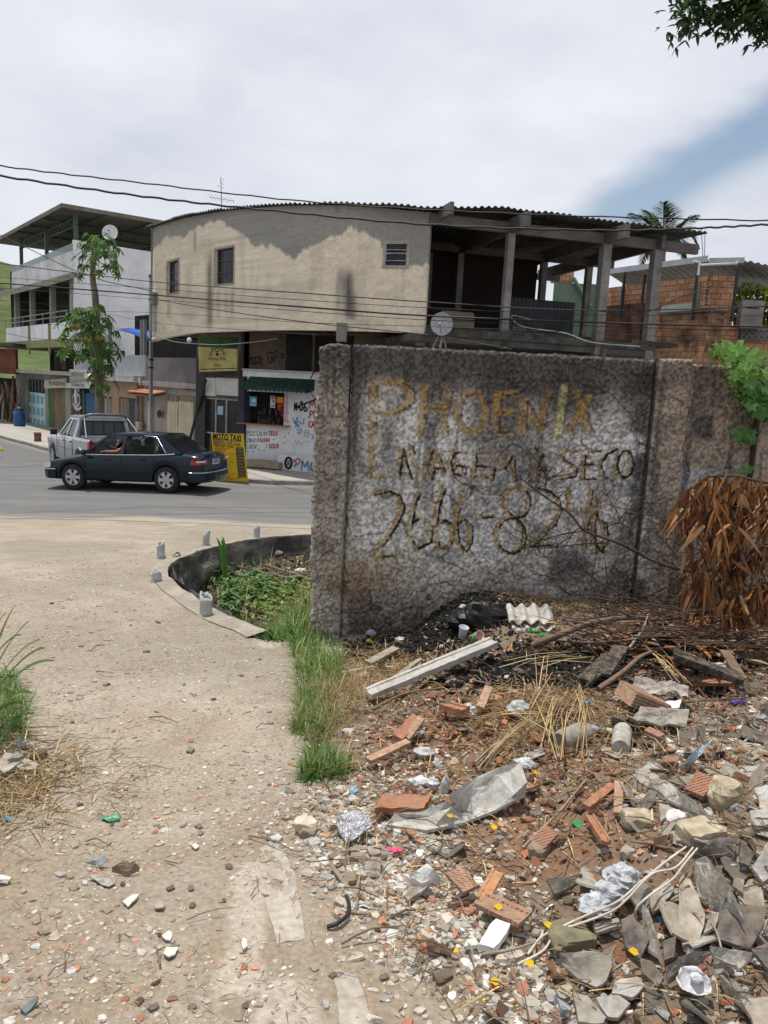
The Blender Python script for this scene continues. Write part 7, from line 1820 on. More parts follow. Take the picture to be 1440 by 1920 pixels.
def build_reeds():
	r = random.Random(41); g = atg(-35,1330); t = T('reed_clump', 'broad bladed green cane clump leaning in from the left edge', 'plant',g)
	k = MB()
	E = [((-40,1300),(28,1135)),((-40,1310),(55,1165)),((-30,1320),(102,1240)),((-30,1320),(85,1215)),((-50,1300),(10,1150)),((-20,1330),(60,1300)),((-30,1340),(45,1320)),((-60,1310),(40,1190)),((-30,1300),(75,1200)),((-50,1330),(20,1260)),((-40,1330),(35,1270)),((-60,1320),(5,1190))]
	for i,(a,b) in enumerate(E):
		Y = 3.9+r.uniform(-.15,.15); p0 = aty(a[0],a[1]+25,Y); p1 = aty(b[0],b[1],Y+r.uniform(-.2,.25)); p0.z = min(p0.z,gz(p0.x,p0.y)+.15)
		mid = (p0+p1)/2+Vector((0,0,.10+.1*r.random())); n = 14; P = [p0*(1 - q)**2+mid*2*q*(1 - q)+p1*q*q for q in np.linspace(0,1,n)]
		w = .042*r.uniform(.7,1.2); vs = []
		for j,p in enumerate(P):
			f = j/(n - 1); ww = w*math.sin(PI*min(1,.15+f*.85))**.6 if j < n - 1 else .001; s = Vector((.25,.8,.55)).normalized()
			vs += [p - s*ww/2+Vector((0,0,.004)),p - Vector((0,0,ww*.15)),p+s*ww/2+Vector((0,0,.004))]
		k.add(vs,[(j*3+c,j*3+c+1,(j+1)*3+c+1,(j+1)*3+c) for j in range(n - 1) for c in (0,1)],vary((.11,.2,.04),r,.3) if i % 4 else (.2,.2,.07),smooth=True)
	k.build('blades',M_LEAF,t,fix=False)
build_reeds()
def build_pit_plants():
	r = random.Random(51)
	def leafy(cu,cv,n,su,sv,size,cols,lbl,name='leafy_weed',hh=.2,Yr=.25):
		c = atg(cu,cv); t = T(name,lbl, 'plant',c); k = MB(); st = MB()
		for i in range(n):
			p = atg(cu+r.gauss(0,su),cv+r.gauss(0,sv)); h_ = hh*r.uniform(.2,1); q = p+Vector((r.gauss(0,.03),r.gauss(0,.03),h_)); st.tube([p,q],.004,4,(.1,.14,.05),cap=False)
			for j in range(3):
				d = Vector((r.uniform(-1,1),r.uniform(-1,.6),r.uniform(-.5,.3))); blade(k,q,d,size*r.uniform(.7,1.3),size*.6,.5,vary(r.choice(cols),r,.35),3)
		k.build('foliage',M_LEAF,t,fix=False); st.build('stems',MA('stalks',.6,0),t)
	leafy(432,1146,60,10,8,.085,[(.05,.12,.03),(.08,.17,.04)], 'broad leaved dark green weed beside the nearest pipe post',hh=.28)
	leafy(470,1110,220,28,12,.075,[(.10,.20,.04),(.07,.15,.03)], 'small leaved bright green weed in the middle of the pit')
	leafy(505,1150,170,32,12,.07,[(.16,.2,.04),(.09,.17,.03)], 'yellow green low weed near the front of the pit')
	leafy(352,1078,60,12,8,.07,[(.05,.11,.03),(.09,.16,.04)], 'low weed in the left hollow of the pit',hh=.3)
	leafy(400,1082,110,20,10,.075,[(.04,.08,.02)], 'dim green weed at the foot of the stone wall',hh=.25)
	leafy(548,1120,130,20,14,.06,[(.12,.22,.04),(.2,.22,.07)], 'green weed against the wall end in the pit')
	pts = [(-1.5,7.0),(-.7,6.35),(-.62,7.4),(-.8,9.0),(-1.6,9.2),(-2.0,8.4)]
	grass_patch('weeds',pts,1900,.3,.012,GR+[(.2,.24,.08)], 'tall bright grass growing inside the pit',6,lean=1.6)
	grass_patch('dry_straw',[(-1.1,7.4),(-.5,6.9),(-.45,12.5),(-1.2,12.5)],1500,.34,.007,DRY+[(.2,.2,.08)], 'dry hanging grass on the soil bank beside the wall end',7,lean=2)
	rg = np.random.default_rng(77); XY = np.stack([rg.uniform(-2.9,.6,3000),rg.uniform(6.6,14.4,3000)],1); XY = XY[pit_sd(XY[:,0],XY[:,1]) > .25]
	chip_stuff('pit_litter', 'dark clods, leaves and rubbish bits covering the floor of the pit',XY,rg.lognormal(-3.3,.5,len(XY)).clip(.015,.12),[(.05,.042,.032)]*5+[(.10,.08,.055),(.2,.18,.15),(.3,.29,.27),(.14,.10,.06)],.5,78,.8,.4)
	grass_patch('weeds',[(-2.6,9.0),(-1.2,9.0),(-.8,13.6),(-2.2,13.0),(-2.7,11.5)],500,.4,.016,GR[:3]+DRY, 'tall thin weeds growing up the back of the pit',8,lean=1.4)
	grass_patch('weeds',[(-1.35,6.75),(-.95,6.2),(-.6,6.1),(-.6,6.7),(-1.1,7.0)],700,.2,.011,GR[:4], 'green tuft closing the near corner of the pit',9,lean=1.8)
	for i in range(9):
		a = atg(r.uniform(400,560),r.uniform(1050,1105)); k = MB(); P = [a+Vector((x*r.uniform(.12,.22),r.uniform(-.1,.1),.06+r.uniform(-.03,.08))) for x in range(-3,4)]; k.tube(catmull(P,4),r.uniform(.012,.03),6)
		k.build('dead_root',M('root_grey',(.16,.14,.115),(.08,.07,.055),6,bump=.5),label='grey dead root lying in the bottom of the pit',cat='root',group='dead roots in the pit')
	k = MB(); p = aty(420,1030,11.0); p = atg(418,1072)
	t = T('pit_reed', 'single broad green blade standing up in front of the far rim', 'plant',p);
	for (u0,v0,u1,v1,u2,v2) in ((420,1046,417,1020,405,1008),(424,1048,422,1018,417,1006),(426,1046,421,1020,414,1012)):
		a,b,c = aty(u0,v0,11.2),aty(u1,v1,11.2),aty(u2,v2,11.2); a.z -= .3; L_ = [a*(1 - q)**2+b*2*q*(1 - q)+c*q*q for q in np.linspace(0,1,9)]; vs = []
		for j,q in enumerate(L_): w = .05*math.sin(PI*(.2+.78*j/8)); vs += [q - Vector((w/2,0,0)),q+Vector((w/2,.02,0))]
		k.add(vs,[(j*2,j*2+1,j*2+3,j*2+2) for j in range(8)],(.1,.22,.04),smooth=True)
	k.build('blades',M_LEAF,t,fix=False)
	for (u,v,lb) in ((520,1040, 'white rag caught at the back of the pit'),(562,1075, 'small white plastic scrap on the bank by the wall end')):
		p = atg(u,v); k = MB(); crumple(k,p+Vector((0,0,.04)),(.09,.07,.05),r.randint(0,99)); k.build('rag',M_WHITE,label=lb,cat='rag')
def crumple(mb,c,s,seed,n=9,col=None):
	"""creased lump"""
	vs = []; c = Vector(c); m = n
	for i in range(n+1):
		th = PI*i/n
		for j in range(2*m):
			ph = 2*PI*j/(2*m); d = Vector((math.sin(th)*math.cos(ph),math.sin(th)*math.sin(ph),math.cos(th)))
			k = .78+.42*abs(float(vn(d.x*2.3+seed,d.y*2.3,d.z*2.3,5)) - .5)*2+.07*float(vn(d.x*6,d.y*6+seed,d.z*6,6))
			vs.append(c+Vector((d.x*s[0]*k,d.y*s[1]*k,d.z*s[2]*k)))
	w = 2*m
	mb.add(vs,[(i*w+j,i*w+(j+1) % w,(i+1)*w+(j+1) % w,(i+1)*w+j) for i in range(n) for j in range(w)],col,smooth=False)
build_pit_plants()
# rubble, gravel, litter
CLAY = [(.36,.135,.065),(.42,.18,.09),(.30,.10,.05),(.40,.21,.125),(.33,.16,.10),(.46,.25,.16)]
DCL = [(.24,.12,.075),(.29,.17,.11),(.2,.1,.06)]
GREY = [(.36,.35,.33),(.28,.275,.26),(.43,.42,.40),(.22,.21,.2),(.32,.30,.265)]
DUST = [(.32,.275,.215),(.29,.245,.19),(.35,.305,.245),(.26,.22,.175),(.22,.185,.145)]
PALE = [(.42,.39,.33),(.36,.325,.27),(.46,.435,.39),(.31,.275,.23)]
def xe(y): return float(np.interp(y,XE_Y,XE_X))
def region(n,f,x0,x1,y0,y1,seed):
	rg = np.random.default_rng(seed); out = []
	while len(out) < n:
		x,y = rg.uniform(x0,x1,4000),rg.uniform(y0,y1,4000)
		p = f(x,y); k = rg.random(4000) < p
		out += list(zip(x[k],y[k]))
	return np.array(out[:n])
XEf = lambda y: np.interp(y,XE_Y,XE_X)
ZR = lambda x,y: ss(np.exp(-((x - .55)/.6)**2 - ((y - 3.7)/.9)**2),.25,.6)
ZB = lambda x,y: np.exp(-((x - .5)/.6)**2 - ((y - 5.95)/.4)**2)+np.exp(-((x - 1.0)/.5)**2 - ((y - 4.72)/.4)**2)+.8*np.exp(-((x - 1.9)/.45)**2 - ((y - 4.9)/.25)**2)
ZG = lambda x,y: ss(x - .75 - (y - 2)*.28,-.1,.35)*(1 - ss(y,3.6,4.6))
IN = lambda x,y,m=.05: ss(x - XEf(y),-m,m)*(1 - ss(y,6.22,6.3))
def cones(x,y): return (np.abs(x) < .62*y+.5)
def build_gravel():
	f = lambda x,y: (cones(x,y)*(pit_sd(x,y) < -.05)*np.clip(1.6/y,0,1)*(.25+.75*ss(fbm(x*2,y*2,o=3,seed=301),.42,.6))*(1 - .75*ss(x - XEf(y),.1,.4)))
	XY = region(21000,f,-4.5,1.2,1.2,12,1); sz = np.random.default_rng(2).lognormal(-5.05,.55,len(XY)).clip(.0028,.024)
	chip_stuff('gravel', 'pale chips and pebbles strewn over the dusty path',XY,sz,DUST+DUST+PALE[1:]+[GREY[0],CLAY[4]],.26,3,.14,.1)
	f = lambda x,y: cones(x,y)*np.exp(-((x - XEf(y) - .22)/.26)**2)*(1 - ss(y,3.0,3.9))*(.3+.7*ss(fbm(x*4,y*4,o=2,seed=303),.35,.6))
	XY = region(4600,f,-.6,1.6,1.5,4.2,4); sz = np.random.default_rng(5).lognormal(-4.35,.45,len(XY)).clip(.005,.035)
	chip_stuff('gravel', 'dense white and grey chips along the edge of the rubble',XY,sz,PALE*2+DUST*2+GREY+CLAY[3:5],.28,6,.25)
	f = lambda x,y: IN(x,y)*(ZR(x,y)+.35)*(1 - ZB(x,y).clip(0,.95))
	XY = region(15000,f,-.5,4.4,1.3,6.25,7); sz = np.random.default_rng(8).lognormal(-4.7,.55,len(XY)).clip(.004,.032)
	chip_stuff('rubble_bits', 'crumbled brick and mortar bits covering the heap, the darkest coloured as shade',XY,sz,CLAY+DCL*4+DUST+GREY[1:]+[(.2,.13,.08)]*5+[(.09,.06,.04)]*6,.5,9,.7)  # darkest brown chips put shade between the bits into their colour
	f = lambda x,y: IN(x,y)*ZG(x,y)
	XY = region(4200,f,.4,3.6,1.2,4.6,10); sz = np.random.default_rng(11).lognormal(-4.1,.5,len(XY)).clip(.007,.045)
	chip_stuff('rubble_bits', 'small grey and white chips between the big grey shards',XY,sz,GREY*3+PALE+CLAY[:2],.3,12,.7)
	f = lambda x,y: IN(x,y)*np.clip(ZB(x,y) - .08,0,.6)
	XY = region(15000,f,-.3,3.2,4.3,6.3,13); sz = np.random.default_rng(14).lognormal(-4.55,.5,len(XY)).clip(.005,.03)
	chip_stuff('charred_bits', 'black charred flakes of the burnt rubbish',XY,sz,[(.012,.012,.012)]*9+[(.022,.02,.018)]*4+[(.07,.055,.045)],.45,15,.9,.5)
	f = lambda x,y: IN(x,y)
	XY = region(1000,f,-.3,4.4,1.4,6.25,16); sz = np.random.default_rng(17).lognormal(-4.8,.5,len(XY)).clip(.004,.022)
	chip_stuff('white_flecks', 'white and bright flecks of plaster and plastic over the heap',XY,sz,[(.6,.6,.58),(.66,.65,.62),(.5,.48,.44),(.6,.6,.6),(.12,.3,.45),(.5,.35,.03)],.25,18,.8)
build_gravel()
def straw_stuff(name,lbl,XY,L0,L1,w,cols,seed,up=.15,lift=.02):
	r = random.Random(seed); k = MB(); g = gzn(XY[:,0],XY[:,1])
	for (x,y),z in zip(XY,g):
		a = r.uniform(0,2*PI); L_ = r.uniform(L0,L1); e = abs(r.gauss(0,up)); d = Vector((math.cos(a),math.sin(a),e)).normalized(); s = Vector((-d.y,d.x,0))*w*r.uniform(.6,1.4)/2
		p = Vector((x,y,z+lift*r.random()+.004)); q = p+d*L_/2+Vector((0,0,r.uniform(0,.02))); e_ = p+d*L_+Vector((0,0,-.01)); c = vary(r.choice(cols),r,.3)
		k.add([p - s,p+s,q+s,q - s,e_],[(0,1,2,3),(3,2,4)],c); k.add([p+Vector((0,0,.003)),q+Vector((0,0,w*.6)),e_,q - Vector((0,0,w*.6))],[(0,1,2,3)],c)
	return k.build(name,MA('straw_mat',.8,0,60,.1,.3),kind='stuff',label=lbl,fix=False)
STR = [(.40,.30,.15),(.46,.36,.2),(.30,.21,.1),(.22,.15,.08)]
BRN = [(.16,.10,.06),(.11,.075,.05),(.2,.14,.09),(.25,.18,.12)]
def build_straw():
	f = lambda x,y: IN(x,y)*(1.2*np.exp(-((x+.02)/.35)**2 - ((y - 5.1)/.6)**2)+1.3*np.exp(-((x - .95)/.4)**2 - ((y - 3.8)/.35)**2)+np.exp(-((x - 1.7)/.8)**2 - ((y - 6.1)/.3)**2)+.12)*(1 - ZB(x,y).clip(0,.9))
	straw_stuff('straw', 'dry straw and broken stalks lying over the heap',region(5200,f,-.4,4,1.6,6.25,21),.04,.2,.0038,STR,22)
	f = lambda x,y: IN(x,y)*(.3+ss(x,.5,2)+2*ss(y,5,6)*ss(x,1,1.8))*(1 - ZB(x,y).clip(0,.85))
	straw_stuff('twigs', 'thin brown twigs and bark scraps through the rubble',region(5000,f,-.3,4.2,1.5,6.3,23),.04,.2,.005,BRN,24,.25,.04)
	f = lambda x,y: cones(x,y)*(pit_sd(x,y) < -.05)*np.clip(1.6/y,0,1)*(1 - .8*ss(x - XEf(y),.0,.2))*(.2+.8*ss(fbm(x*1.7,y*1.7,o=3,seed=305),.45,.6))
	straw_stuff('straw', 'scattered straw bits on the path',region(1500,f,-3,1.2,1.3,7,25),.015,.07,.0018,STR+BRN,26,.04,.004)
	f = lambda x,y: np.exp(-((x+1.75)/.35)**2 - ((y - 3.2)/.4)**2)
	straw_stuff('straw', 'thatch of dry stalks at the left edge below the grass',region(1500,f,-3,-1.0,2.2,4.2,27),.05,.2,.004,STR+BRN[:1],28,.1,.03)
	r = random.Random(29); k = MB()
	for (u0,v0,u1,v1) in ((1010,1290,1040,1420),(1060,1330,1048,1420),(890,1455,970,1370),(905,1440,1000,1352),(1090,1370,1082,1300),(930,1330,1040,1385),(1035,1340,1065,1300),(1020,1400,1050,1310),(900,1350,1010,1330),(880,1365,940,1340),(910,1420,1000,1335),(1040,1395,1075,1298),(1005,1250,1110,1235),(935,1250,1060,1225),(1090,1420,1100,1325),(1098,1370,1092,1280),(985,1370,1035,1270),(1012,1300,1016,1230),(960,1390,1030,1345),(870,1330,960,1290),(1220,1215,1290,1290),(1215,1230,1275,1265),(1205,1200,1265,1275)):
		for j in range(3):
			a = atg(u0+r.uniform(-14,14),v0+r.uniform(-10,10),.01); b = atg(u1+r.uniform(-14,14),v1+r.uniform(-10,10),.12); k.tube([a,(a+b)/2+Vector((0,0,.02)),b],[.003,.0028,.0015],4,vary(r.choice(STR),r,.25),cap=False)
	k.build('straw_stalks',MA('straw_mat',.8,0,60,.1,.3),kind='stuff',label='long yellow straw stalks sticking up in the middle of the heap')
build_straw()
# ---- prototypes
def poly_out(r,n,jag=.12,el=1.0):
	ph = r.uniform(0,6); out = []
	for i in range(n):
		a = 2*PI*i/n; q = 1+.22*math.sin(2*a+ph)+.13*math.sin(3*a+ph*2)+r.uniform(-jag,jag); out.append((math.cos(a)*q,math.sin(a)*q*el))
	return out
def angular_out(r,k=5,el=.7):
	"""corners joined by straight, slightly nibbled edges"""
	A = sorted(r.uniform(0,2*PI) for _ in range(k));
	A = [2*PI*i/k+r.uniform(-.35,.35) for i in range(k)]; C_ = [(math.cos(a)*r.uniform(.75,1.2),math.sin(a)*r.uniform(.75,1.2)*el) for a in A]; out = []
	for i in range(k):
		(ax,ay),(bx,by) = C_[i],C_[(i+1) % k]
		for j in range(4): f = j/4; w = 0 if j == 0 else .035; out.append((ax+(bx - ax)*f+r.uniform(-w,w),ay+(by - ay)*f+r.uniform(-w,w)))
	return out
def plate(mb,out,th,zf,rings=(0,.45,.8,1.0),col=None):
	"""flat or curved plate: zf gives the height of its middle surface"""
	n = len(out); vs = []; idx = {}
	for side in (1,-1):
		for f in rings:
			if f == 0: vs.append((0,0,zf(0,0)+side*th/2)); continue
			for x,y in out: vs.append((x*f,y*f,zf(x*f,y*f)+side*th/2))
	per = 1+n*(len(rings) - 1); fs = []
	for s in (0,1):
		o = s*per; fs += [(o,o+1+j,o+1+(j+1) % n) if s == 0 else (o,o+1+(j+1) % n,o+1+j) for j in range(n)]
		for k in range(len(rings) - 2):
			a = o+1+k*n; b = a+n; fs += [(a+j,b+j,b+(j+1) % n,a+(j+1) % n) if s == 0 else (a+j,a+(j+1) % n,b+(j+1) % n,b+j) for j in range(n)]
	a = 1+(len(rings) - 2)*n; b = per+a; fs += [(a+j,b+j,b+(j+1) % n,a+(j+1) % n) for j in range(n)]
	mb.add(vs,fs,col); return mb
def blob(mb,r,s,seed,n=7,ang=.5,col=None):
	vs = []; w = 12
	for i in range(n+1):
		th = PI*i/n
		for j in range(w):
			ph = 2*PI*j/w; d = (math.sin(th)*math.cos(ph),math.sin(th)*math.sin(ph),math.cos(th)); k = 1+ang*(float(vn(d[0]*1.6+seed,d[1]*1.6,d[2]*1.6,8)) - .5)+.15*(float(vn(d[0]*5+seed,d[1]*5,d[2]*5,9)) - .5)
			vs.append(tuple(max(-.72,min(.72,d[q]*k))*s[q] for q in range(3)))
	mb.add(vs,[(i*w+j,i*w+(j+1) % w,(i+1)*w+(j+1) % w,(i+1)*w+j) for i in range(n) for j in range(w)],col); return mb
def striped(name,c1,c2,scale=95):
	"""clay with the fine grooves of hollow bricks, along each piece's own axis"""
	if name in MC: return MC[name]
	m,nt,b,N,L = nodes(name); co = N('ShaderNodeTexCoord').outputs['Object']
	wv = N('ShaderNodeTexWave'); wv.bands_direction = 'Y'; wv.inputs['Scale'].default_value = scale/3.6; wv.inputs['Distortion'].default_value = .25; L(co,wv.inputs['Vector'])
	n = N('ShaderNodeTexNoise'); n.inputs['Scale'].default_value = 30; n.inputs['Detail'].default_value = 6; L(co,n.inputs['Vector'])
	r = N('ShaderNodeValToRGB'); L(n.outputs[0],r.inputs[0]); r.color_ramp.elements[0].position = .35; r.color_ramp.elements[0].color = rgba(c2); r.color_ramp.elements[1].position = .65; r.color_ramp.elements[1].color = rgba(c1)
	L(dusty(N,L,r.outputs[0],.6),b.inputs['Base Color'])
	b.inputs['Roughness'].default_value = .9; bp = N('ShaderNodeBump'); bp.inputs['Strength'].default_value = .9; bp.inputs['Distance'].default_value = .006; L(wv.outputs['Fac'],bp.inputs['Height']); L(bp.outputs[0],b.inputs['Normal'])
	MC[name] = m; return m
M_CLAYS = [striped('clay_striped_a',(.36,.165,.10),(.26,.115,.065)),striped('clay_striped_b',(.38,.225,.15),(.29,.16,.10)),M('clay_plain_a',(.36,.16,.09),(.25,.11,.065),9,bump=.6,bscale=70,obj=True,dust=.55),M('clay_plain_b',(.42,.27,.185),(.31,.19,.125),9,bump=.6,bscale=70,obj=True,dust=.55)]
M_SHARD = [M('fibre_pale',(.41,.40,.37),(.28,.27,.245),6,bump=.5,bscale=55,obj=True,dust=.55,fine=.2),M('fibre_mid',(.29,.275,.245),(.19,.18,.155),6,bump=.5,bscale=55,obj=True,dust=.55,fine=.25),M('fibre_dark',(.15,.14,.125),(.065,.06,.054),16,bump=.5,bscale=55,obj=True,dust=.55,fine=.3,lo=.3,hi=.75),M('fibre_tan',(.35,.315,.26),(.27,.24,.195),6,bump=.5,bscale=55,obj=True,dust=.55,fine=.2)]
M_STONE = [M('stone_cream',(.45,.40,.29),(.33,.28,.19),9,bump=.9,bscale=30,obj=True,dust=.55),M('stone_grey',(.33,.30,.26),(.24,.21,.18),9,bump=.9,bscale=30,obj=True,dust=.55),M('stone_moss',(.19,.18,.11),(.11,.105,.065),9,bump=.9,bscale=30,obj=True,dust=.55),M('stone_brown',(.27,.21,.155),(.19,.145,.105),9,bump=.9,bscale=30,obj=True,dust=.55)]
M_WOODS = [M('wood_grey',(.30,.27,.22),(.18,.155,.12),8,bump=.5,bscale=40,obj=True,dust=.55),M('wood_brown',(.17,.115,.075),(.1,.065,.045),8,bump=.5,bscale=40,obj=True,dust=.55),M('wood_char',(.03,.028,.026),(.015,.014,.013),8,bump=.5,bscale=40,obj=True,dust=.55)]
HID = {}
def proto(key,fn,mat):
	if key in HID: return HID[key]
	k = MB(); fn(k); V = np.array([tuple(p) for p in k.v]); me = bpy.data.meshes.new(key); me.from_pydata([tuple(q) for q in V],[],k.f); me.materials.append(mat)
	bm = bmesh.new(); bm.from_mesh(me); bmesh.ops.recalc_face_normals(bm,faces=bm.faces); bm.to_mesh(me); bm.free()
	uvmap(me,Vector((0,0,0))); HID[key] = me; return me
def put(name,me,p,size,rz,tx,ty,lbl,cat,group=None,sc=None):
	o = bpy.data.objects.new(name,me); COL.objects.link(o); o.location = p; o.rotation_euler = (tx,ty,rz); o.scale = sc or (size,)*3
	ORI[o.name] = tuple(p); tag(o,lbl,cat,group); return o
def mk_protos():
	r = random.Random(61); B = []; S = []; K = []; Wd = []
	for i in range(10):
		out = angular_out(r,r.choice([4,5,5,6]),r.uniform(.4,.8)); th = r.uniform(.14,.22)
		def fn(k,out=out,th=th,i=i):
			plate(k,out,th,lambda x,y: 0,(0,.6,1.0))
			if i % 3 == 0:
				for q in (-.35,.25): k.box((0,q*.6,-th*.5 - .16),(1.1,.12,.32))
		B.append(proto('brick_piece_%d' % i,fn,M_CLAYS[i % 4]))
	for i in range(12):
		out = angular_out(r,r.choice([4,5,6,6]),r.uniform(.45,.95)); A = r.choice([.0,.06,.13,.16]); ph = r.uniform(0,6); ax = r.uniform(0,PI)
		S.append(proto('sheet_piece_%d' % i,lambda k,out=out,A=A,ph=ph,ax=ax: plate(k,out,.075,lambda x,y: A*math.sin((x*math.cos(ax)+y*math.sin(ax))*2.6+ph),(0,.3,.6,.85,1.0)),M_SHARD[[0,1,2,0,3,1,0,2,1,0,3,2][i]]))
	for i in range(8): K.append(proto('stone_piece_%d' % i,lambda k,i=i: blob(k,r,(1.2,.9,.7),i*3.1,ang=.7),M_STONE[[1,3,0,1,3,1,0,2][i]]))
	for i in range(6):
		def fn(k,i=i):
			w = r.uniform(.05,.11); k.ext([(-1,-w,0),(-.9,w*.6,0),(-.2,w,0),(.8,w*.9,0),(1,w*.1,0),(.85,-w,0)],(0,0,w*.7))
		Wd.append(proto('splinter_%d' % i,fn,M_WOODS[i % 3]))
	return B,S,K,Wd
PB,PS,PK,PW = mk_protos()
ZONES = [((640,1240,900,1330), 'between the long plank and the grass'),((640,1120,960,1240), 'in the burnt heap at the foot of the wall'),((960,1120,1260,1250), 'under the bare branches by the wall'),
		 ((900,1240,1160,1330), 'around the burnt patch in the middle'),((1160,1180,1500,1340), 'around the charred boards on the right'),((640,1330,860,1500), 'left of the curved white sheet'),((860,1330,1060,1440), 'just above the curved white sheet'),
		 ((1060,1330,1500,1440), 'on the bare earth right of the straw'),((640,1500,860,1700), 'below the foil sheet on the chips'),((860,1440,1150,1620), 'on the red earth below the curved sheet'),((1150,1440,1500,1600), 'beside the cream block at the right edge'),
		 ((780,1600,1060,1760), 'around the white crumpled packet'),((1060,1600,1500,1760), 'among the big grey shards'),((560,1700,1000,1960), 'on the chips at the bottom of the heap'),((1000,1760,1500,1960), 'near the crushed white cup at the bottom right')]
def zone(x,y,z):
	u,v = proj(np.array([x]),np.array([y]),np.array([z])); u,v = float(u[0]),float(v[0])
	for (a,b,c,d),t in ZONES:
		if a <= u < c and b <= v < d: return t
	return 'at the fringe of the heap'
def scatter_things():
	r = random.Random(71)
	def go(n,f,x1,y0,y1,seed,protos,name,lblf,cat,grp,s0,s1,tilt,lift,sc=None):
		XY = region(n*2,f,-.5,x1,y0,y1,seed); ZZ = gzn(XY[:,0],XY[:,1]); U,V = proj(XY[:,0],XY[:,1],ZZ); XY = XY[(U > -20) & (U < 1465) & (V < 1945)][:n]
		for x,y in XY:
			z = gz(x,y); s = r.uniform(s0,s1)*r.choice([.6,.8,1,1,1.25]); me = r.choice(protos)
			put(name,me,(x,y,z+s*lift),s,r.uniform(0,6.3),r.gauss(0,tilt),r.gauss(0,tilt),lblf(me)+' '+zone(x,y,z),cat,grp)
	col = lambda me: {'clay_striped_a': 'red grooved', 'clay_striped_b': 'orange grooved', 'clay_plain_a': 'red', 'clay_plain_b': 'pale orange', 'fibre_pale': 'pale grey', 'fibre_mid': 'mid grey', 'fibre_dark': 'dark weathered grey', 'fibre_tan': 'tan', 'stone_cream': 'cream', 'stone_grey': 'grey', 'stone_moss': 'mossy', 'stone_brown': 'brown', 'wood_grey': 'grey', 'wood_brown': 'brown', 'wood_char': 'charred'}[me.materials[0].name]
	f = lambda x,y: IN(x,y)*(1.4*ZR(x,y)+.35*(1 - ss(y,4.5,5.2))+.1)*(1 - .5*ZG(x,y))
	go(290,f,3.6,1.7,6.0,31,PB, 'brick_fragment',lambda m: col(m)+' clay brick fragment', 'brick', 'broken clay brick pieces in the rubble',.022,.048,.45,.25)
	f = lambda x,y: IN(x,y)*(1.6*ZG(x,y)+.05)
	go(285,f,3.4,1.3,5.4,33,PS, 'sheet_shard',lambda m: col(m)+' broken roof sheet shard', 'shard', 'small broken roof sheet shards',.035,.095,.45,.22)
	f = lambda x,y: IN(x,y)*(.4+ZG(x,y))*(1 - .6*ss(y,4.6,5.4))
	go(110,f,3.6,1.5,6.1,35,PK, 'rubble_stone',lambda m: col(m)+' stone lump', 'stone', 'stones in the rubble',.012,.03,.6,.2)
	f = lambda x,y: IN(x,y)*(.25+ss(y,4.3,5.2))
	go(110,f,3.6,1.8,6.2,37,PW, 'wood_splinter',lambda m: col(m)+' wood splinter', 'wood', 'wood splinters over the heap',.035,.10,.2,.1)
	PTH = [(373,1552,.035,1),(376,1565,.03,0),(358,1668,.03,1),(288,1892,.03,1),(232,1628,.05,3),(430,1628,.035,3),(200,1285,.05,1),(136,1355,.03,3),(361,1700,.028,3),(625,1830,.028,1),(508,1573,.045,1),(275,1223,.05,3),(297,1168,.05,3),(152,1212,.035,1),(357,1410,.05,1),(453,1268,.035,3),(400,1312,.035,3),(320,1668,.03,3),(70,1420,.10,2),(150,1510,.03,3),(1183,1540,.09,2),(830,1835,.06,3),(720,1835,.03,1),(760,1340,.04,1),(360,1890,.025,1),(97,1132,.05,3),(60,1840,.02,1),(420,1690,.02,3)]
	for i,(u,v,s,k) in enumerate(PTH):
		p = atg(u,v); me = proto('loose_stone_%d' % i,lambda kk,i=i: blob(kk,r,(1.2,.85,.6),i*5.3+40,ang=.7),M_STONE[k]);
		put('loose_stone',me,p+Vector((0,0,s*.08)),s*.55,r.uniform(0,6),0,0,('pale', 'grey', 'cream', 'brown')[(2,1,0,3)[k] if 0 else k if k != 0 else 0]+' loose stone '+('far up the path' if v < 1300 else 'half way down the path' if v < 1500 else 'in the foreground of the path')+(' toward its left side' if u < 250 else ' toward its right side' if u > 420 else ' near its middle'), 'stone', 'loose stones on the path')
	CH = [(210,1548,5),(232,1548,0),(230,1660,4),(235,1875,4),(260,1880,0),(291,1845,4),(322,1875,4),(345,1285,0),(425,1192,0),(487,1237,0),(122,1437,0),(212,1372,0),(300,1755,2),(460,1888,3),(1,0,0)]
	for i,(u,v,c) in enumerate(CH[:-1]):
		p = atg(u,v); put('clay_chip',PB[(i*2) % 10 if c != 3 else 1],p+Vector((0,0,.004)),.017,r.uniform(0,6),.1,.1, 'orange clay chip lying on the path '+['near the left edge', 'near the green wrapper', 'below the wrapper', 'at the bottom left', 'beside another chip at the bottom left', 'left of the bottom centre', 'just below the others', 'far up the path', 'beside the pit rim', 'right of the nearest pipe post', 'by the left litter', 'half way up on the left', 'left of the pale slabs', 'near the bottom centre'][i], 'chip', 'clay chips on the path')
	TW = [(160,1578,210,1588,.006),(465,1567,560,1600,.006),(300,1810,308,1775,.007),(280,1345,335,1355,.008),(170,1220,195,1210,.008),(90,1830,140,1800,.004),(120,1815,130,1775,.004),(640,1770,760,1735,.007),(725,1727,795,1705,.009),(780,1825,790,1770,.004),(350,1725,450,1700,.003),(470,1680,480,1640,.004),(200,1480,240,1500,.004),(260,1440,330,1445,.004),(590,1360,640,1350,.004),(180,1260,215,1262,.005),(480,1365,500,1358,.006),(105,1500,170,1480,.004)]
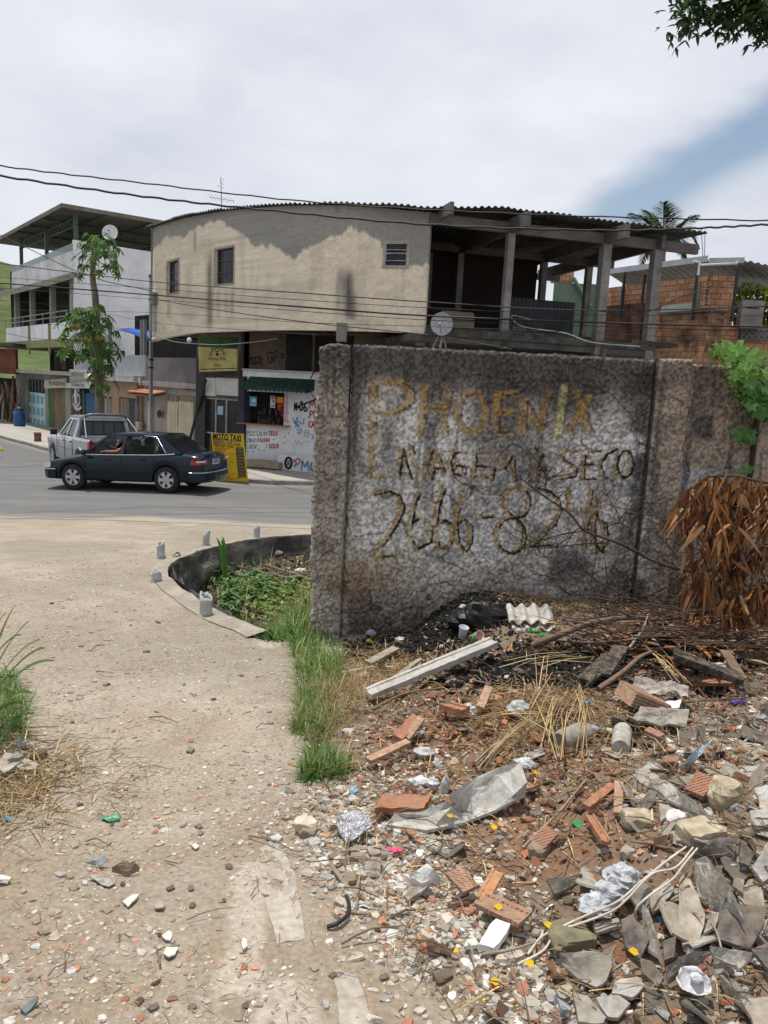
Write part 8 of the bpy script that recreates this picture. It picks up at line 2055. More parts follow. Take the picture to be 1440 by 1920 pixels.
	for i,(u0,v0,u1,v1,w) in enumerate(TW):
		a,b = atg(u0,v0,.012),atg(u1,v1,.02); k = MB(); m_ = (a+b)/2+Vector((r.uniform(-.02,.02),r.uniform(-.02,.02),.015)); k.tube([a,a.lerp(m_,.5)+Vector((0,.006,0)),m_,b],[w*.6,w*.5,w*.5,w*.25],5); k.build('fallen_twig',M_WOODS[1],label='brown fallen twig %s' % ['left of the flat brown stone', 'crossing the edge of the chips', 'standing out at the bottom left of the slabs', 'bent in the middle of the path', 'far up the path', 'at the left bottom', 'beside a chip at the left bottom', 'pale and long over the white chips', 'dark and bent over the white chips', 'upright in the white chips', 'thin in the foreground', 'forked near the pale slab', 'below the grass tuft', 'thin beside the pebble row', 'by the dark grass clump', 'short, far up the path', 'short, by the right side', 'near the straw on the left'][i],cat='twig',group='fallen twigs on the path')
scatter_things()
# ---- the pieces one can point to
def piece(name,lbl,cat,pts,th,mat,thing_extra=None,sub=3,wav=0,wl=.1,kind=None,group=None,mid=None):
	"""broken sheet from its seen outline; each corner has its own height over the ground"""
	P = [atg(p[0],p[1],p[2] if len(p) > 2 else .03) for p in pts]; out = []; r = random.Random(len(name)*7+int(pts[0][0]))
	m = len(P); seg = max(1,int(24/m))
	L_ = [(P[(i+1) % m] - P[i]).length for i in range(m)]; av = sum(L_)/m
	for i in range(m):
		a,b = P[i],P[(i+1) % m]
		for j in range(seg): f = j/seg; w = 0 if j == 0 else av*.022; out.append(a.lerp(b,f)+Vector((r.uniform(-w,w),r.uniform(-w,w),0)))
	c = sum(P,Vector((0,0,0)))/m
	k = MB(); n = len(out); vs = []; R_ = (0,.2,.4,.6,.8,1.0); OX = np.array([(q.x,q.y,q.z) for q in out])
	def hz(x,y):
		w = 1/((OX[:,0] - x)**2+(OX[:,1] - y)**2+1e-7)**1.3; return float((w*OX[:,2]).sum()/w.sum())
	for s in (1,-1):
		for f in R_:
			for q in (out if f else [c]):
				p = c.lerp(q,f); z = (q.z if f == 1 else hz(p.x,p.y)+(mid or 0)*(1 - f*f))+.0025*math.sin(p.x*70+p.y*50)+(wav*math.sin((p.x*.8+p.y*.6)/wl*2*PI))+s*th/2; vs.append((p.x,p.y,z))
	per = 1+n*5; fs = []
	for s in (0,1):
		o = s*per; fs += [(o,o+1+j,o+1+(j+1) % n) for j in range(n)]
		for q in range(4): a = o+1+q*n; b = a+n; fs += [(a+j,b+j,b+(j+1) % n,a+(j+1) % n) for j in range(n)]
	a = 1+4*n; b = per+a; fs += [(a+j,b+j,b+(j+1) % n,a+(j+1) % n) for j in range(n)]
	k.add(vs,fs); return k.build(name,mat,label=lbl,cat=cat,group=group,smooth=False)
def build_shards():
	Z = lambda *l: [(980+.3194*p[0],1460+.3194*p[1],p[2] if len(p) > 2 else .035) for p in l]
	A,Bm,D,Tn = M_SHARD
	S = [(Z((790,70,.03),(860,30,.06),(960,110,.07),(1130,240,.06),(1000,215,.02),(860,130,.02)),A, 'long pale ribbed shard above the cream block'),
		 (Z((990,490,.04),(1075,465,.12),(1160,560,.14),(1240,700,.13),(1305,830,.10),(1265,845,.05),(1100,760,.02),(1030,690,.02)),A, 'largest curved pale grey shard standing proud at the right'),
		 (Z((1115,900,.03),(1150,790,.05),(1260,740,.08),(1425,760,.09),(1420,860,.08),(1330,1010,.04),(1130,950,.03)),D, 'dark speckled shard under the largest curved shard'),
		 (Z((1100,980,.06),(1350,1020,.10),(1330,1060,.07),(1270,1130,.05),(1120,1040,.04)),A, 'pale shard jutting out below the dark speckled one'),
		 (Z((215,1035,.06),(360,1020,.07),(520,1030,.05),(525,1110,.04),(490,1195,.03),(430,1230,.02),(330,1190,.02),(220,1090,.03)),Bm, 'wide smooth grey shard below the mossy stone'),
		 (Z((575,830,.05),(640,810,.06),(700,870,.06),(745,950,.05),(690,1060,.03),(600,990,.03)),D, 'dark speckled shard with a yellow petal on it'),
		 (Z((700,755,.10),(740,790,.10),(800,960,.08),(808,1060,.04),(740,1010,.03),(705,850,.06)),A, 'narrow pale shard standing on edge in the middle of the shards'),
		 (Z((920,560,.05),(985,600,.06),(1070,800,.05),(1040,960,.03),(940,990,.03),(915,900,.03)),Tn, 'tall tan shard left of the largest curved one'),
		 (Z((690,1060,.05),(760,1080,.06),(830,1180,.04),(790,1230,.03),(700,1150,.03)),D, 'dark pointed shard above the crushed cup'),
		 (Z((540,1200),(680,1170),(720,1230),(640,1290),(520,1280)),A, 'pale ribbed shard left of the crushed cup'),
		 (Z((840,1110,.07),(1000,1020,.08),(1110,1030,.06),(1000,1100,.04),(850,1200,.03)),Bm, 'grey shard lying behind the crushed cup'),
		 (Z((290,1260),(380,1280),(490,1410),(470,1445),(330,1440)),Bm, 'mottled grey shard at the bottom edge'),
		 (Z((430,1290),(560,1290),(630,1340),(560,1400),(500,1400)),A, 'pale shard beside the mottled one at the bottom'),
		 (Z((1345,520,.05),(1440,380,.1),(1500,400,.1),(1460,560,.06),(1410,620,.04)),A, 'pale shard standing at the right frame edge'),
		 (Z((1330,200),(1450,180),(1470,270),(1360,290)),A, 'pale square shard by the right frame edge'),
		 (Z((1360,60,.05),(1460,50,.06),(1460,190,.03),(1400,190,.03)),A, 'pale ribbed shard high on the right frame edge'),
		 (Z((1150,1150,.05),(1220,1230,.06),(1340,1320,.05),(1320,1370,.03),(1190,1250,.03)),Bm, 'long thin grey shard at the lower right'),
		 (Z((1280,1300,.05),(1470,1290,.06),(1480,1480,.04),(1370,1480,.03)),Tn, 'tan shard in the bottom right corner'),
		 (Z((1340,1010,.05),(1450,960,.07),(1480,1180,.04)),D, 'dark triangular shard at the right edge'),
		 (Z((690,180,.03),(740,70,.06),(790,90,.06),(770,150,.03),(720,200,.02)),D, 'dark square shard left of the long ribbed shard'),
		 (Z((800,150),(900,180),(850,230),(810,260)),Bm, 'small grey shard above the white lump'),
		 (Z((1270,370,.06),(1360,440,.07),(1330,520,.04),(1270,500,.04)),D, 'mottled dark shard near the rusty flap'),
		 (Z((820,960,.05),(900,930,.06),(890,1050,.03),(830,1080,.03)),D, 'small mottled shard right of the standing one'),
		 (Z((740,700,.05),(820,670,.06),(840,750,.05),(760,790,.03)),Tn, 'small tan shard beneath the white cables'),
		 (Z((410,860),(560,820),(580,870),(430,910)),Tn, 'flat tan shard right of the mossy stone'),
		 (Z((140,595,.05),(350,570,.06),(330,615,.04),(185,690,.02)),D, 'dark shard with a pale rim left of the crumpled bag'),
		 (Z((990,460,.03),(1050,395,.06),(1150,350,.06),(1255,350,.05),(1240,460,.02)),D, 'wide dark shard right under the cream block'),
		 (Z((620,690,.05),(720,620,.06),(780,690,.04),(700,790,.02)),Bm, 'worn grey shard beneath the cable bundle'),
		 (Z((200,1290),(250,1320),(285,1360),(230,1370)),M('shard_blue',(.24,.29,.32),(.18,.22,.25),8,obj=True), 'small blue grey shard at the bottom'),
		 (Z((1100,790,.03),(1155,800,.05),(1130,880,.05),(1060,920,.03),(1080,860,.02)),Tn, 'tan chip wedged left of the dark speckled shard'),
		 (Z((1240,590,.05),(1300,600,.06),(1290,680,.05),(1230,640,.04)),Bm, 'grey chip right of the largest curved shard'),
		 (Z((1260,700,.03),(1400,640,.06),(1420,760,.05),(1330,770,.03)),Tn, 'brownish shard behind the dark speckled one')]
	for pts,m,l in S: piece('roof_sheet_shard',l, 'shard',pts,.011,m,group='big broken roof sheet shards',wav=.004 if m is A else 0,wl=.09)
	piece('curved_white_sheet', 'long curved broken white roof gutter piece lying across the middle of the heap', 'sheet',[(725,1548,.02),(740,1528,.05),(812,1532,.05),(862,1508,.09),(842,1492,.12),(895,1458,.14),(940,1440,.16),(975,1432,.17),(988,1470,.13),(985,1492,.07),(930,1520,.04),(870,1545,.02),(800,1560,.015)],.013,M('gutter_pale',(.46,.455,.435),(.33,.325,.30),5,bump=.5,bscale=60,obj=True,dust=.3),mid=-.045)
	piece('terracotta_plank', 'smooth terracotta slab below the curved white sheet', 'brick',[(703,1521,.04),(716,1496,.05),(808,1496,.05),(795,1521,.04)],.03,M_CLAYS[2])
	piece('corrugated_sheet_piece', 'flat grey ribbed sheet beside the hollow brick', 'sheet',[(1182,1350,.06),(1200,1328,.07),(1292,1330,.08),(1286,1362,.05),(1240,1360,.05)],.012,M_SHARD[1],wav=.008,wl=.028)
	piece('white_tile', 'clean white tile beside the hollow brick', 'tile',[(1236,1328,.08),(1248,1317,.09),(1278,1314,.09),(1273,1329,.08)],.012,M('tile_white',(.72,.72,.72),(.6,.6,.6),7,rough=.4))
	piece('blue_strip', 'bent pale blue grey strip standing out right of centre', 'strip',[(1281,1441,.03),(1287,1425,.07),(1310,1402,.09),(1338,1386,.09),(1318,1412,.07),(1292,1438,.03)],.006,M('strip_blue',(.35,.40,.46),(.27,.31,.36),8,rough=.5,obj=True))
	piece('gypsum_piece', 'white plaster wedge with a bright fold near the bottom centre', 'plaster',[(769,1652,.05),(776,1640,.07),(800,1627,.08),(812,1638,.08),(826,1652,.05),(790,1662,.04)],.03,M('gypsum',(.56,.555,.54),(.5,.5,.47),8,obj=True))
	piece('flat_stone_piece', 'flat beige shard under the white plaster wedge', 'shard',[(757,1680,.03),(770,1668,.04),(805,1660,.04),(790,1675,.03),(765,1690,.02)],.012,M_SHARD[3])
	piece('white_packet', 'flat white packet lying under a twig near the bottom', 'packet',[(898,1776,.04),(916,1742,.05),(930,1728,.05),(957,1736,.05),(948,1758,.04),(925,1784,.03)],.022,M('packet_white',(.62,.61,.63),(.6,.59,.62),6,rough=.45,obj=True))
	piece('small_tile', 'small pale tile with green marks beside the white packet', 'tile',[(870,1776,.03),(874,1764,.03),(892,1763,.03),(897,1775,.03)],.012,M('tile_green_marks',(.6,.62,.55),(.35,.45,.35),60,obj=True))
	piece('foil_sheet', 'crinkled silver foil sheet at the left foot of the rubble', 'foil',[(630,1540,.05),(642,1527,.08),(668,1522,.09),(692,1530,.07),(697,1548,.05),(676,1566,.03),(650,1581,.02),(638,1565,.03)],.006,M('foil',(.62,.62,.66),(.34,.34,.37),45,rough=.35,metal=.6,bump=1,bscale=50,obj=True,dist=.02),mid=.03)
	piece('white_paper', 'white scrap of paper at the left edge of the path', 'paper',[(-4,1648,.02),(2,1640,.02),(21,1643,.02),(14,1656,.01),(-4,1656,.01)],.002,M_WHITE)
	g = piece('green_wrapper', 'green wrapper with white letters lying on the path', 'wrapper',[(186,1534,.008),(200,1530,.012),(218,1527,.014),(226,1530,.012),(224,1537,.01),(205,1540,.01),(196,1537,.01)],.002,M('wrapper_green',(.03,.28,.13),(.02,.2,.09),9,rough=.4))
	k = MB(); a = atg(201,1537,.018); b = atg(221,1533,.018); d = (b - a); u_ = Vector((-d.y,d.x,0)).normalized()*.02
	for i,ln in enumerate(([(0,0),(0,1)],[(.25,0),(.25,1),(.45,.2),(.45,1)],[(.6,0),(.7,1),(.8,0)],[(.9,0),(.9,1)],[(1.05,1),(.9,.5),(1.05,0)])):
		P = [a+d*x+u_*y for x,y in ln]; k.tube(P,.0016,4)
	k.build('white_letters',M_WHITE,g)
	piece('blister_pack', 'dull grey empty blister pack on the path', 'packet',[(167,1644,.012),(180,1640,.014),(200,1646,.014),(218,1654,.012),(205,1662,.01),(192,1660,.01)],.004,M('blister',(.36,.35,.31),(.26,.25,.22),60,rough=.4,metal=.3,bump=1,bscale=60,dist=.01))
	for pts,l in (([(230,1690),(248,1680),(260,1676),(256,1686),(240,1700)], 'long pale flake of plaster'),([(288,1698),(302,1692),(310,1696),(306,1704),(292,1704)], 'small cream flake'),([(303,1755),(315,1745),(324,1750),(320,1762),(310,1762)], 'white flake in the foreground'),([(306,1790),(312,1778),(335,1776),(328,1790),(316,1796)], 'brightest white flake by the dark stick'),([(452,1770),(456,1758),(462,1762),(464,1775),(456,1782)], 'white flake near the pale slabs'),([(308,1612),(322,1614),(334,1620),(320,1616)], 'thin flake'),([(358,1585),(366,1580),(374,1586),(366,1592)], 'pinkish flake')):
		piece('plaster_flake',l+' lying on the path', 'flake',[(u,v,.012) for u,v in pts],.006,M_SHARD[3] if 'cream' in l or 'thin' in l else M('flake_white',(.58,.55,.49),(.48,.45,.4),20,obj=True),group='plaster flakes on the path')
	piece('grey_rag', 'grey folded scrap of cloth on the path', 'rag',[(160,1618,.015),(180,1612,.025),(196,1606,.04),(204,1612,.03),(190,1622,.02),(176,1620,.01)],.004,M('rag_grey',(.27,.29,.31),(.18,.2,.22),30,obj=True))
	piece('brown_flat_stone', 'dark flat brown clod on the path', 'clod',[(210,1632,.02),(225,1622,.04),(250,1622,.04),(262,1630,.02),(240,1637,.015)],.02,M_STONE[3])
	piece('dark_slate', 'dark blue green slate piece at the bottom left', 'slate',[(38,1893,.01),(55,1878,.02),(72,1870,.02),(70,1880,.015),(48,1902,.01)],.008,M('slate',(.13,.16,.15),(.08,.1,.1),20))
	piece('path_slab', 'worn pale concrete slab showing in the path nearer the edge', 'slab',[(487,1592,-.004),(506,1580,-.004),(528,1588,-.004),(553,1640,-.004),(572,1762,-.004),(520,1772,-.004),(498,1690,-.004)],.014,M('slab_path',(.35,.315,.27),(.27,.24,.20),3.5,bump=.4,bscale=60,obj=True))
	piece('path_slab', 'pale concrete strip half buried at the bottom of the path', 'slab',[(625,1822,-.005),(670,1830,-.005),(700,1940,-.004),(640,1945,-.004)],.014,M('slab_path',(1,1,1)))
	for pts,l,m in (([(-10,1440,.06),(10,1412,.08),(30,1418,.07),(38,1432,.05),(8,1452,.04)], 'cream broken tile leaning at the left edge below the grass',Tn),([(30,1440,.04),(46,1424,.05),(72,1434,.04),(66,1444,.03),(40,1446,.03)], 'flat beige tile piece beside the leaning one',Tn),([(14,1425,.08),(30,1412,.09),(45,1418,.08),(34,1424,.07)], 'grey tile corner on top of the left litter',Bm)): piece('broken_tile',l, 'tile',pts,.014,m)
	piece('pale_blue_rag', 'pale blue white plastic scrap standing at the foot of the left grass', 'plastic',[(32,1408,.01),(33,1380,.09),(42,1392,.07),(52,1398,.04),(65,1398,.02),(58,1408,.01)],.004,M('plastic_pale',(.5,.54,.58),(.4,.44,.48),12,rough=.4))
	for (u,v,l) in ((15,1537, 'blue bottle cap in the straw at the left edge'),): piece('bottle_cap',l, 'cap',[(u - 5,v+3,.02),(u - 4,v - 3,.03),(u+3,v - 5,.03),(u+4,v+2,.02)],.015,M('cap_blue',(.05,.22,.45),None,5))
build_shards()
def build_items():
	r = random.Random(81)
	def plank(name,lbl,u0,v0,h0,u1,v1,h1,w,th,mat,cat='plank',groove=True):
		a,b = atg(u0,v0,h0),atg(u1,v1,h1); d = (b - a); s = Vector((-d.y,d.x,0)).normalized()*w/2; up = Vector((0,0,th)); k = MB(); n = 12
		prof = [(-1,0),(-1,1),(-.55,1),(-.5,.75),(.5,.75),(.55,1),(1,1),(1,0)] if groove else [(-1,0),(-1,1),(1,1),(1,0)]
		vs = []; m = len(prof)
		for i in range(n+1):
			c = a+d*i/n
			for x,y in prof: vs.append(c+s*x*(1+.03*r.uniform(-1,1))+up*y+Vector((0,0,.002*r.uniform(-1,1))))
		k.add(vs,[(i*m+j,i*m+(j+1) % m,(i+1)*m+(j+1) % m,(i+1)*m+j) for i in range(n) for j in range(m)]); k.add(vs[:m],[list(range(m))]); k.add(vs[-m:],[list(range(m))])
		return k.build(name,mat,label=lbl,cat=cat)
	MG = M('plank_pale',(.42,.41,.385),(.30,.29,.265),5,bump=.5,bscale=70,obj=True,dust=.3)
	plank('grey_plank', 'long pale grey channel plank lying across the burnt heap',690,1306,.05,925,1208,.12,.115,.035,MG)
	plank('wood_board', 'short brown board upper left of the long plank',690,1246,.04,742,1218,.05,.07,.02,M_WOODS[0],groove=False)
	plank('wood_strip', 'thin pale wooden strip just above the long plank',738,1275,.04,788,1237,.06,.035,.012,M_WOODS[0],groove=False)
	plank('grey_lath', 'thin grey lath standing out on the left of the brick pile',700,1250,.03,640,1262,.03,.018,.006,MG,groove=False)
	plank('burnt_board', 'long charred black board at the right',1262,1232,.14,1392,1282,.10,.12,.04,M_WOODS[2],groove=False)
	plank('burnt_board', 'curled charred board edge at the right under the dead leaves',1358,1222,.16,1392,1275,.09,.06,.012,M_WOODS[1],groove=False)
	plank('burnt_board', 'charred board left of the hollow brick',1130,1268,.08,1165,1215,.14,.09,.02,M_WOODS[2],groove=False)
	plank('burnt_board', 'second charred board leaning left of the hollow brick',1095,1280,.05,1150,1230,.12,.10,.02,M_WOODS[2],groove=False)
	plank('brick_strip', 'long orange brick slat pointing at the curved sheet',690,1430,.05,765,1395,.06,.045,.02,M_CLAYS[3], 'brick',False)
	plank('brick_strip', 'steep orange brick slat standing in the left brick pile',745,1388,.04,782,1348,.10,.075,.018,M_CLAYS[2], 'brick',False)
	plank('brick_strip', 'orange brick slat leaning on the steep one',762,1388,.04,790,1350,.11,.05,.018,M_CLAYS[3], 'brick',False)
	plank('brick_strip', 'tall thin orange slat above the middle brick pile',900,1330,.04,916,1292,.12,.045,.015,M_CLAYS[3], 'brick',False)
	plank('brick_strip', 'dark red brick channel in the middle pile',835,1330,.05,868,1340,.05,.09,.04,M_CLAYS[2], 'brick')
	plank('brick_strip', 'upright orange slat left of the dark square shard',1158,1530,.03,1160,1470,.08,.032,.012,M_CLAYS[3], 'brick',False)
	plank('brick_strip', 'long red brick edge left of the upright slat',1098,1518,.04,1150,1478,.06,.035,.02,M_CLAYS[2], 'brick',False)
	plank('brick_strip', 'dark red channel strip below the long red edge',1105,1535,.03,1136,1585,.05,.035,.02,M_CLAYS[2], 'brick')
	plank('roof_tile_piece', 'long curved tan roof tile right of the white plaster wedge',902,1690,.05,985,1728,.05,.085,.016,M_CLAYS[1], 'tile')
	plank('roof_tile_piece', 'bright orange scooped tile piece standing by the plaster wedge',903,1692,.04,933,1638,.10,.045,.012,M('clay_bright',(.45,.24,.12),(.36,.18,.09),9,obj=True), 'tile')
	plank('grooved_brick', 'grooved tan brick face left of the orange scooped tile',850,1636,.09,884,1672,.04,.075,.012,M_CLAYS[1], 'brick',False)
	plank('grooved_brick', 'grooved brick face at the far left of the red earth',1005,1590,.03,1035,1560,.04,.065,.012,M_CLAYS[0], 'brick',False)
	plank('grooved_brick', 'bright grooved brick face above the cream block',1300,1492,.04,1325,1460,.09,.075,.015,M_CLAYS[0], 'brick',False)
	plank('grooved_brick', 'square grooved brick face in the middle of the bare earth',1240,1430,.04,1272,1428,.04,.06,.015,M_CLAYS[0], 'brick',False)
	plank('grooved_brick', 'grooved orange strip on the bare earth',1212,1376,.05,1240,1390,.04,.06,.03,M_CLAYS[1], 'brick',False)
	plank('grooved_brick', 'grooved brick piece at the left rim of the red earth',980,1482,.04,1005,1478,.05,.065,.012,M_CLAYS[1], 'brick',False)
	a = atg(1172,1300,.10); b = atg(1236,1326,.05); d = (b - a).normalized(); t = T('hollow_brick', 'whole hollow clay brick lying tilted right of the burnt patch', 'brick',(a+b)/2)
	s = Vector((-d.y,d.x,0)).normalized(); up = d.cross(s); up = up if up.z > 0 else -up; L_ = (b - a).length; R_ = Matrix((d,s,up)).transposed(); c = (a+b)/2
	Mx = Matrix.Translation(c) @ R_.to_4x4(); W_,H_ = .17,.085; k = MB(Mx)
	k.box((0,0,0),(L_,W_ - .004,H_ - .004))
	for i in range(9):
		y = -W_/2+W_*(i+.5)/9; k.box((0,y,H_/2 - .001),(L_,W_/14,.008));
	for i in range(5): z = -H_/2+H_*(i+.5)/5; k.box((0,-W_/2,z),(L_,.008,H_/9))
	k.build('brick_body',M_CLAYS[3],t)
	k = MB(Mx)
	for i in range(4):
		for j in range(2):
			k = MB(Mx); k.box((L_/2+.001,-W_/2+W_*(i+.5)/4,-H_/4+j*H_/2),(.004,W_/4 - .012,H_/2 - .012)); k.build('brick_hole',M_DARK,t)
	p = atg(1330,1290,.03); t = T('hollow_brick', 'half buried dark hollow brick under the charred board', 'brick',p); k = MB(); k.box(p,(.3,.12,.11),.15); k.build('brick_body',M_CLAYS[2],t)
	for i in range(4): k = MB(); k.box(p+Vector((-.1+i*.068,-.062 - .0*i+(-.1+i*.068)*.15,0)),(.05,.006,.07),.15); k.build('brick_hole',M_DARK,t)
	def stone(u,v,s,k_,lbl,asp=(1.2,.9,.75),h=.3,seed=0,cat='stone'):
		p = atg(u,v,s*h); k = MB(Matrix.Translation(p) @ Matrix.Rotation(seed,4, 'Z')); blob(k,r,tuple(q*s for q in asp),seed*7.7+3,9,.75); return k.build('big_stone',M_STONE[k_] if isinstance(k_,int) else k_,label=lbl,cat=cat)
	stone(1315,1560,.088,0, 'largest cream rendered block at the right of the heap',(1.3,.9,.5),seed=.4); stone(1196,1537,.065,0, 'cream lump left of the cream block'); stone(1266,1540,.05,M('lump_white',(.55,.54,.52),(.42,.41,.39),9,bump=.5,obj=True), 'whitish lump beside the cream block',seed=1)
	stone(1356,1500,.085,0, 'tall greenish cream rock on the right',(.9,.9,1.2),seed=2); stone(1069,1762,.085,2, 'mossy olive stone left of the grey shards',(1.2,.9,.6),seed=.3); stone(574,1550,.055,M('lump_cream',(.52,.47,.38),(.4,.35,.27),9,bump=.5,obj=True), 'cream lump at the foot of the foil sheet',seed=3)
	stone(1010,1595,.05,3, 'brown earth lump on the red ground',seed=4); stone(700,1600,.035,1, 'round grey lump below the foil',seed=5); stone(578,1562,.04,3, 'brown stone under the cream lump',seed=6); stone(1176,1600,.03,1, 'small grey cube of concrete',seed=7); stone(1268,1573,.03,1, 'grey lump left of the cream block',seed=8)
	for (u0,v0,u1,v1,rr_,l,m) in ((1050,1392,1100,1372,.055, 'grey cylinder of concrete lying right of the straw',M_SHARD[1]),(1163,1402,1168,1368,.045, 'short grey concrete plug standing on the bare earth',M_SHARD[0])):
		a,b = atg(u0,v0,.04),atg(u1,v1,.05); k = MB(); k.tube([a,a.lerp(b,.1),a.lerp(b,.9),b],[rr_*.8,rr_,rr_,rr_*.85],14); k.build('concrete_cylinder',m,label=l,cat='concrete')
	MPL = M('plastic_white',(.56,.57,.59),(.42,.43,.46),9,rough=.45,bump=.6,bscale=60,obj=True,dust=.3)
	MGP = M('plastic_grey',(.42,.42,.43),(.3,.3,.31),9,rough=.5,bump=.6,bscale=60,obj=True,dust=.3)
	for i,(u,v,s,m,l) in enumerate(((880,1334,(.045,.04,.04),MPL, 'white crumpled paper in the middle brick pile'),(972,1330,(.06,.05,.045),MGP, 'grey translucent bag ball in the straw'),(796,1412,(.06,.045,.03),MGP, 'grey crumpled rag left of the middle bricks'),(822,1432,(.03,.03,.02),MGP, 'small grey rag below the crumpled rag'),
			(790,1468,(.06,.035,.03),MPL, 'white crumpled paper pair above the terracotta slab'),(812,1470,(.03,.03,.03),MPL, 'smaller white paper touching the larger one'),(655,1370,(.05,.03,.012),MPL, 'flat white paper at the left of the brick pile'),(835,1475,(.02,.02,.06),MPL, 'white strip of plastic standing above the slab'),(985,1432,(.05,.04,.03),MPL, 'white plastic at the top corner of the curved sheet'),
			(664,1484,(.022,.018,.02),M('plastic_cyan',(.10,.38,.55),(.3,.45,.5),30,rough=.4,obj=True), 'blue and white crumpled wrapper by the grass clump'),(1225,1206,(.03,.028,.028),MPL, 'white plastic cup on the charred pile'),(1160,1310,(.04,.03,.02),MGP, 'grey plastic scrap left of the hollow brick'),(695,1187,(.05,.03,.03),MGP, 'grey singed paper at the top left of the heap'),
			(752,1200,(.05,.035,.03),MPL, 'singed white paper in the ash'),(738,1176,(.025,.015,.03),M('plastic_blue',(.12,.28,.45),None,9,rough=.4,obj=True), 'small blue plastic piece against the burnt wall'),(867,1142,(.035,.02,.04),MPL, 'white fold of plastic against the wall'),(1110,1368,(.04,.03,.03),MGP, 'crumpled grey foil beside the concrete cylinder'),(1140,1372,(.04,.03,.02),MPL, 'white crumpled film on the bare earth'),
			(944,1152,(.022,.02,.022),M('plastic_yellow',(.65,.5,.02),None,9,rough=.4,obj=True), 'yellow plastic piece beside the corrugated sheet'),(692,1202,(.022,.02,.02),M('plastic_yellow',(1,1,1)), 'yellow scrap at the left of the ash'),(935,1146,(.03,.02,.02),M('plastic_green',(.10,.4,.12),None,9,rough=.4,obj=True), 'green lid against the wall'),(1000,1182,(.05,.02,.015),M('plastic_green',(1,1,1)), 'green plastic strip below the corrugated sheet'),(1025,1190,(.06,.04,.01),M('net_green',(.03,.25,.10),None,9,obj=True), 'green netting right of the plastic strip'),
			(975,1183,(.05,.025,.02),MGP, 'grey bag tail below the corrugated sheet'),(935,1196,(.014,.012,.012),MPL, 'small white bit in the ash right of the tub'),(1085,1545,(.022,.03,.008),M('net_green',(1,1,1)), 'tangle of green thread on the red earth'),(1080,1470,(.02,.012,.008),M('plastic_yellow',(1,1,1)), 'yellow and red scrap on the red earth'),(1101,1318,(.03,.02,.02),M('plastic_blue',(1,1,1)), 'blue plastic shred in the straw'),
			(1300,1838,(.001,.001,.001),MPL, ''),(750,1300,(.05,.02,.008),M_WOODS[0], ''))):
		if not l: continue
		p = atg(u,v,s[2]*.6); k = MB(); crumple(k,p,s,11+i*3,8); k.build('crumpled_litter',m,label=l,cat='litter')
	p = atg(910,1168,.03); k = MB(); crumple(k,p+Vector((0,.05,.02)),(.24,.12,.13),5,11); crumple(k,p+Vector((-.16,.05,.0)),(.12,.1,.1),9,8); k.build('burnt_bag',M('bag_black',(.012,.012,.013),(.006,.006,.006),9,rough=.35,bump=.6,obj=True),label='charred black rubbish bag against the wall',cat='bag')
	p = atg(905,1140,.0); c = aty(903,1136,6.2); k = MB(); out = [(c.x+.11*math.cos(a),c.z+.035*math.sin(a)+(.02 if math.sin(a) > 0 else 0)) for a in np.linspace(0,2*PI,18)[:-1]]; k.ext([(x,6.18+.0*x,z) for x,z in out],(0.01,-.06,.015)); k.build('cardboard_piece',M('cardboard',(.34,.23,.12),(.24,.16,.08),9),label='brown cardboard disc on top of the black bag',cat='cardboard')
	for (u,v,r0,r1,h_,tx,m,l,nm) in ((866,1196,.026,.036,.09,(.2,.1),MGLASS('cup_clear',(.5,.53,.6),.75), 'clear plastic cup tipped in the ash', 'plastic_cup'),(890,1196,.032,.038,.06,(.9,.6),M('tub_pink',(.62,.45,.42),(.5,.3,.3),20,rough=.4,obj=True), 'pink and green ice cream tub beside the clear cup', 'paper_tub')):
		p = atg(u,v,.03); k = MB(Matrix.Translation(p) @ Matrix.Rotation(tx[0],4, 'X') @ Matrix.Rotation(tx[1],4, 'Y')); k.lathe([(0,0),(r0,0),(r1,h_),(r1*1.08,h_+.002),(r1*.97,h_),(r0*.95,.004),(0,.004)],n=18); o = k.build(nm,m,label=l,cat='cup')
		if 'tub' in nm:
			k = MB(Matrix.Translation(p) @ Matrix.Rotation(tx[0],4, 'X') @ Matrix.Rotation(tx[1],4, 'Y')); k.lathe([(r0+.003,.012),(r1 - .001,.045)],n=18); k.build('green_band',M('plastic_green',(1,1,1)),o)
	a = atg(955,1166,.05); b = atg(1040,1166,.05); k = MB(); n = 60; vs = []
	for i in range(n+1):
		f = i/n; z = .018*math.sin(f*2*PI*3.6); c = a.lerp(b,f)
		for dy,dz in ((0,0),(.10,.045),(.2,.07)): vs.append(c+Vector((0,dy,dz+z)))
		for dy,dz in ((.2,.058),(.10,.033),(0,-.012)): vs.append(c+Vector((0,dy,dz+z)))
	k.add(vs,[(i*6+j,i*6+(j+1) % 6,(i+1)*6+(j+1) % 6,(i+1)*6+j) for i in range(n) for j in range(6)]); k.build('corrugated_sheet_piece',M('corr_pale',(.46,.45,.42),(.33,.32,.29),9,obj=True,dust=.3),label='pale wavy roof sheet piece against the foot of the wall',cat='sheet')
	a2 = a+Vector((0.02,.03,-.04)); k = MB(); vs = []
	for i in range(n+1):
		f = i/n; z = .018*math.sin(f*2*PI*3.6+.8); c = a2.lerp(b+Vector((.04,.03,-.035)),f)
		for dy,dz in ((-.07,-.01),(.10,.02),(.10,.01),(-.07,-.02)): vs.append(c+Vector((0,dy,dz+z)))
	k.add(vs,[(i*4+j,i*4+(j+1) % 4,(i+1)*4+(j+1) % 4,(i+1)*4+j) for i in range(n) for j in range(4)]); k.build('corrugated_sheet_piece',M('corr_pale',(1,1,1)),label='second wavy sheet piece lying just in front of the first',cat='sheet')
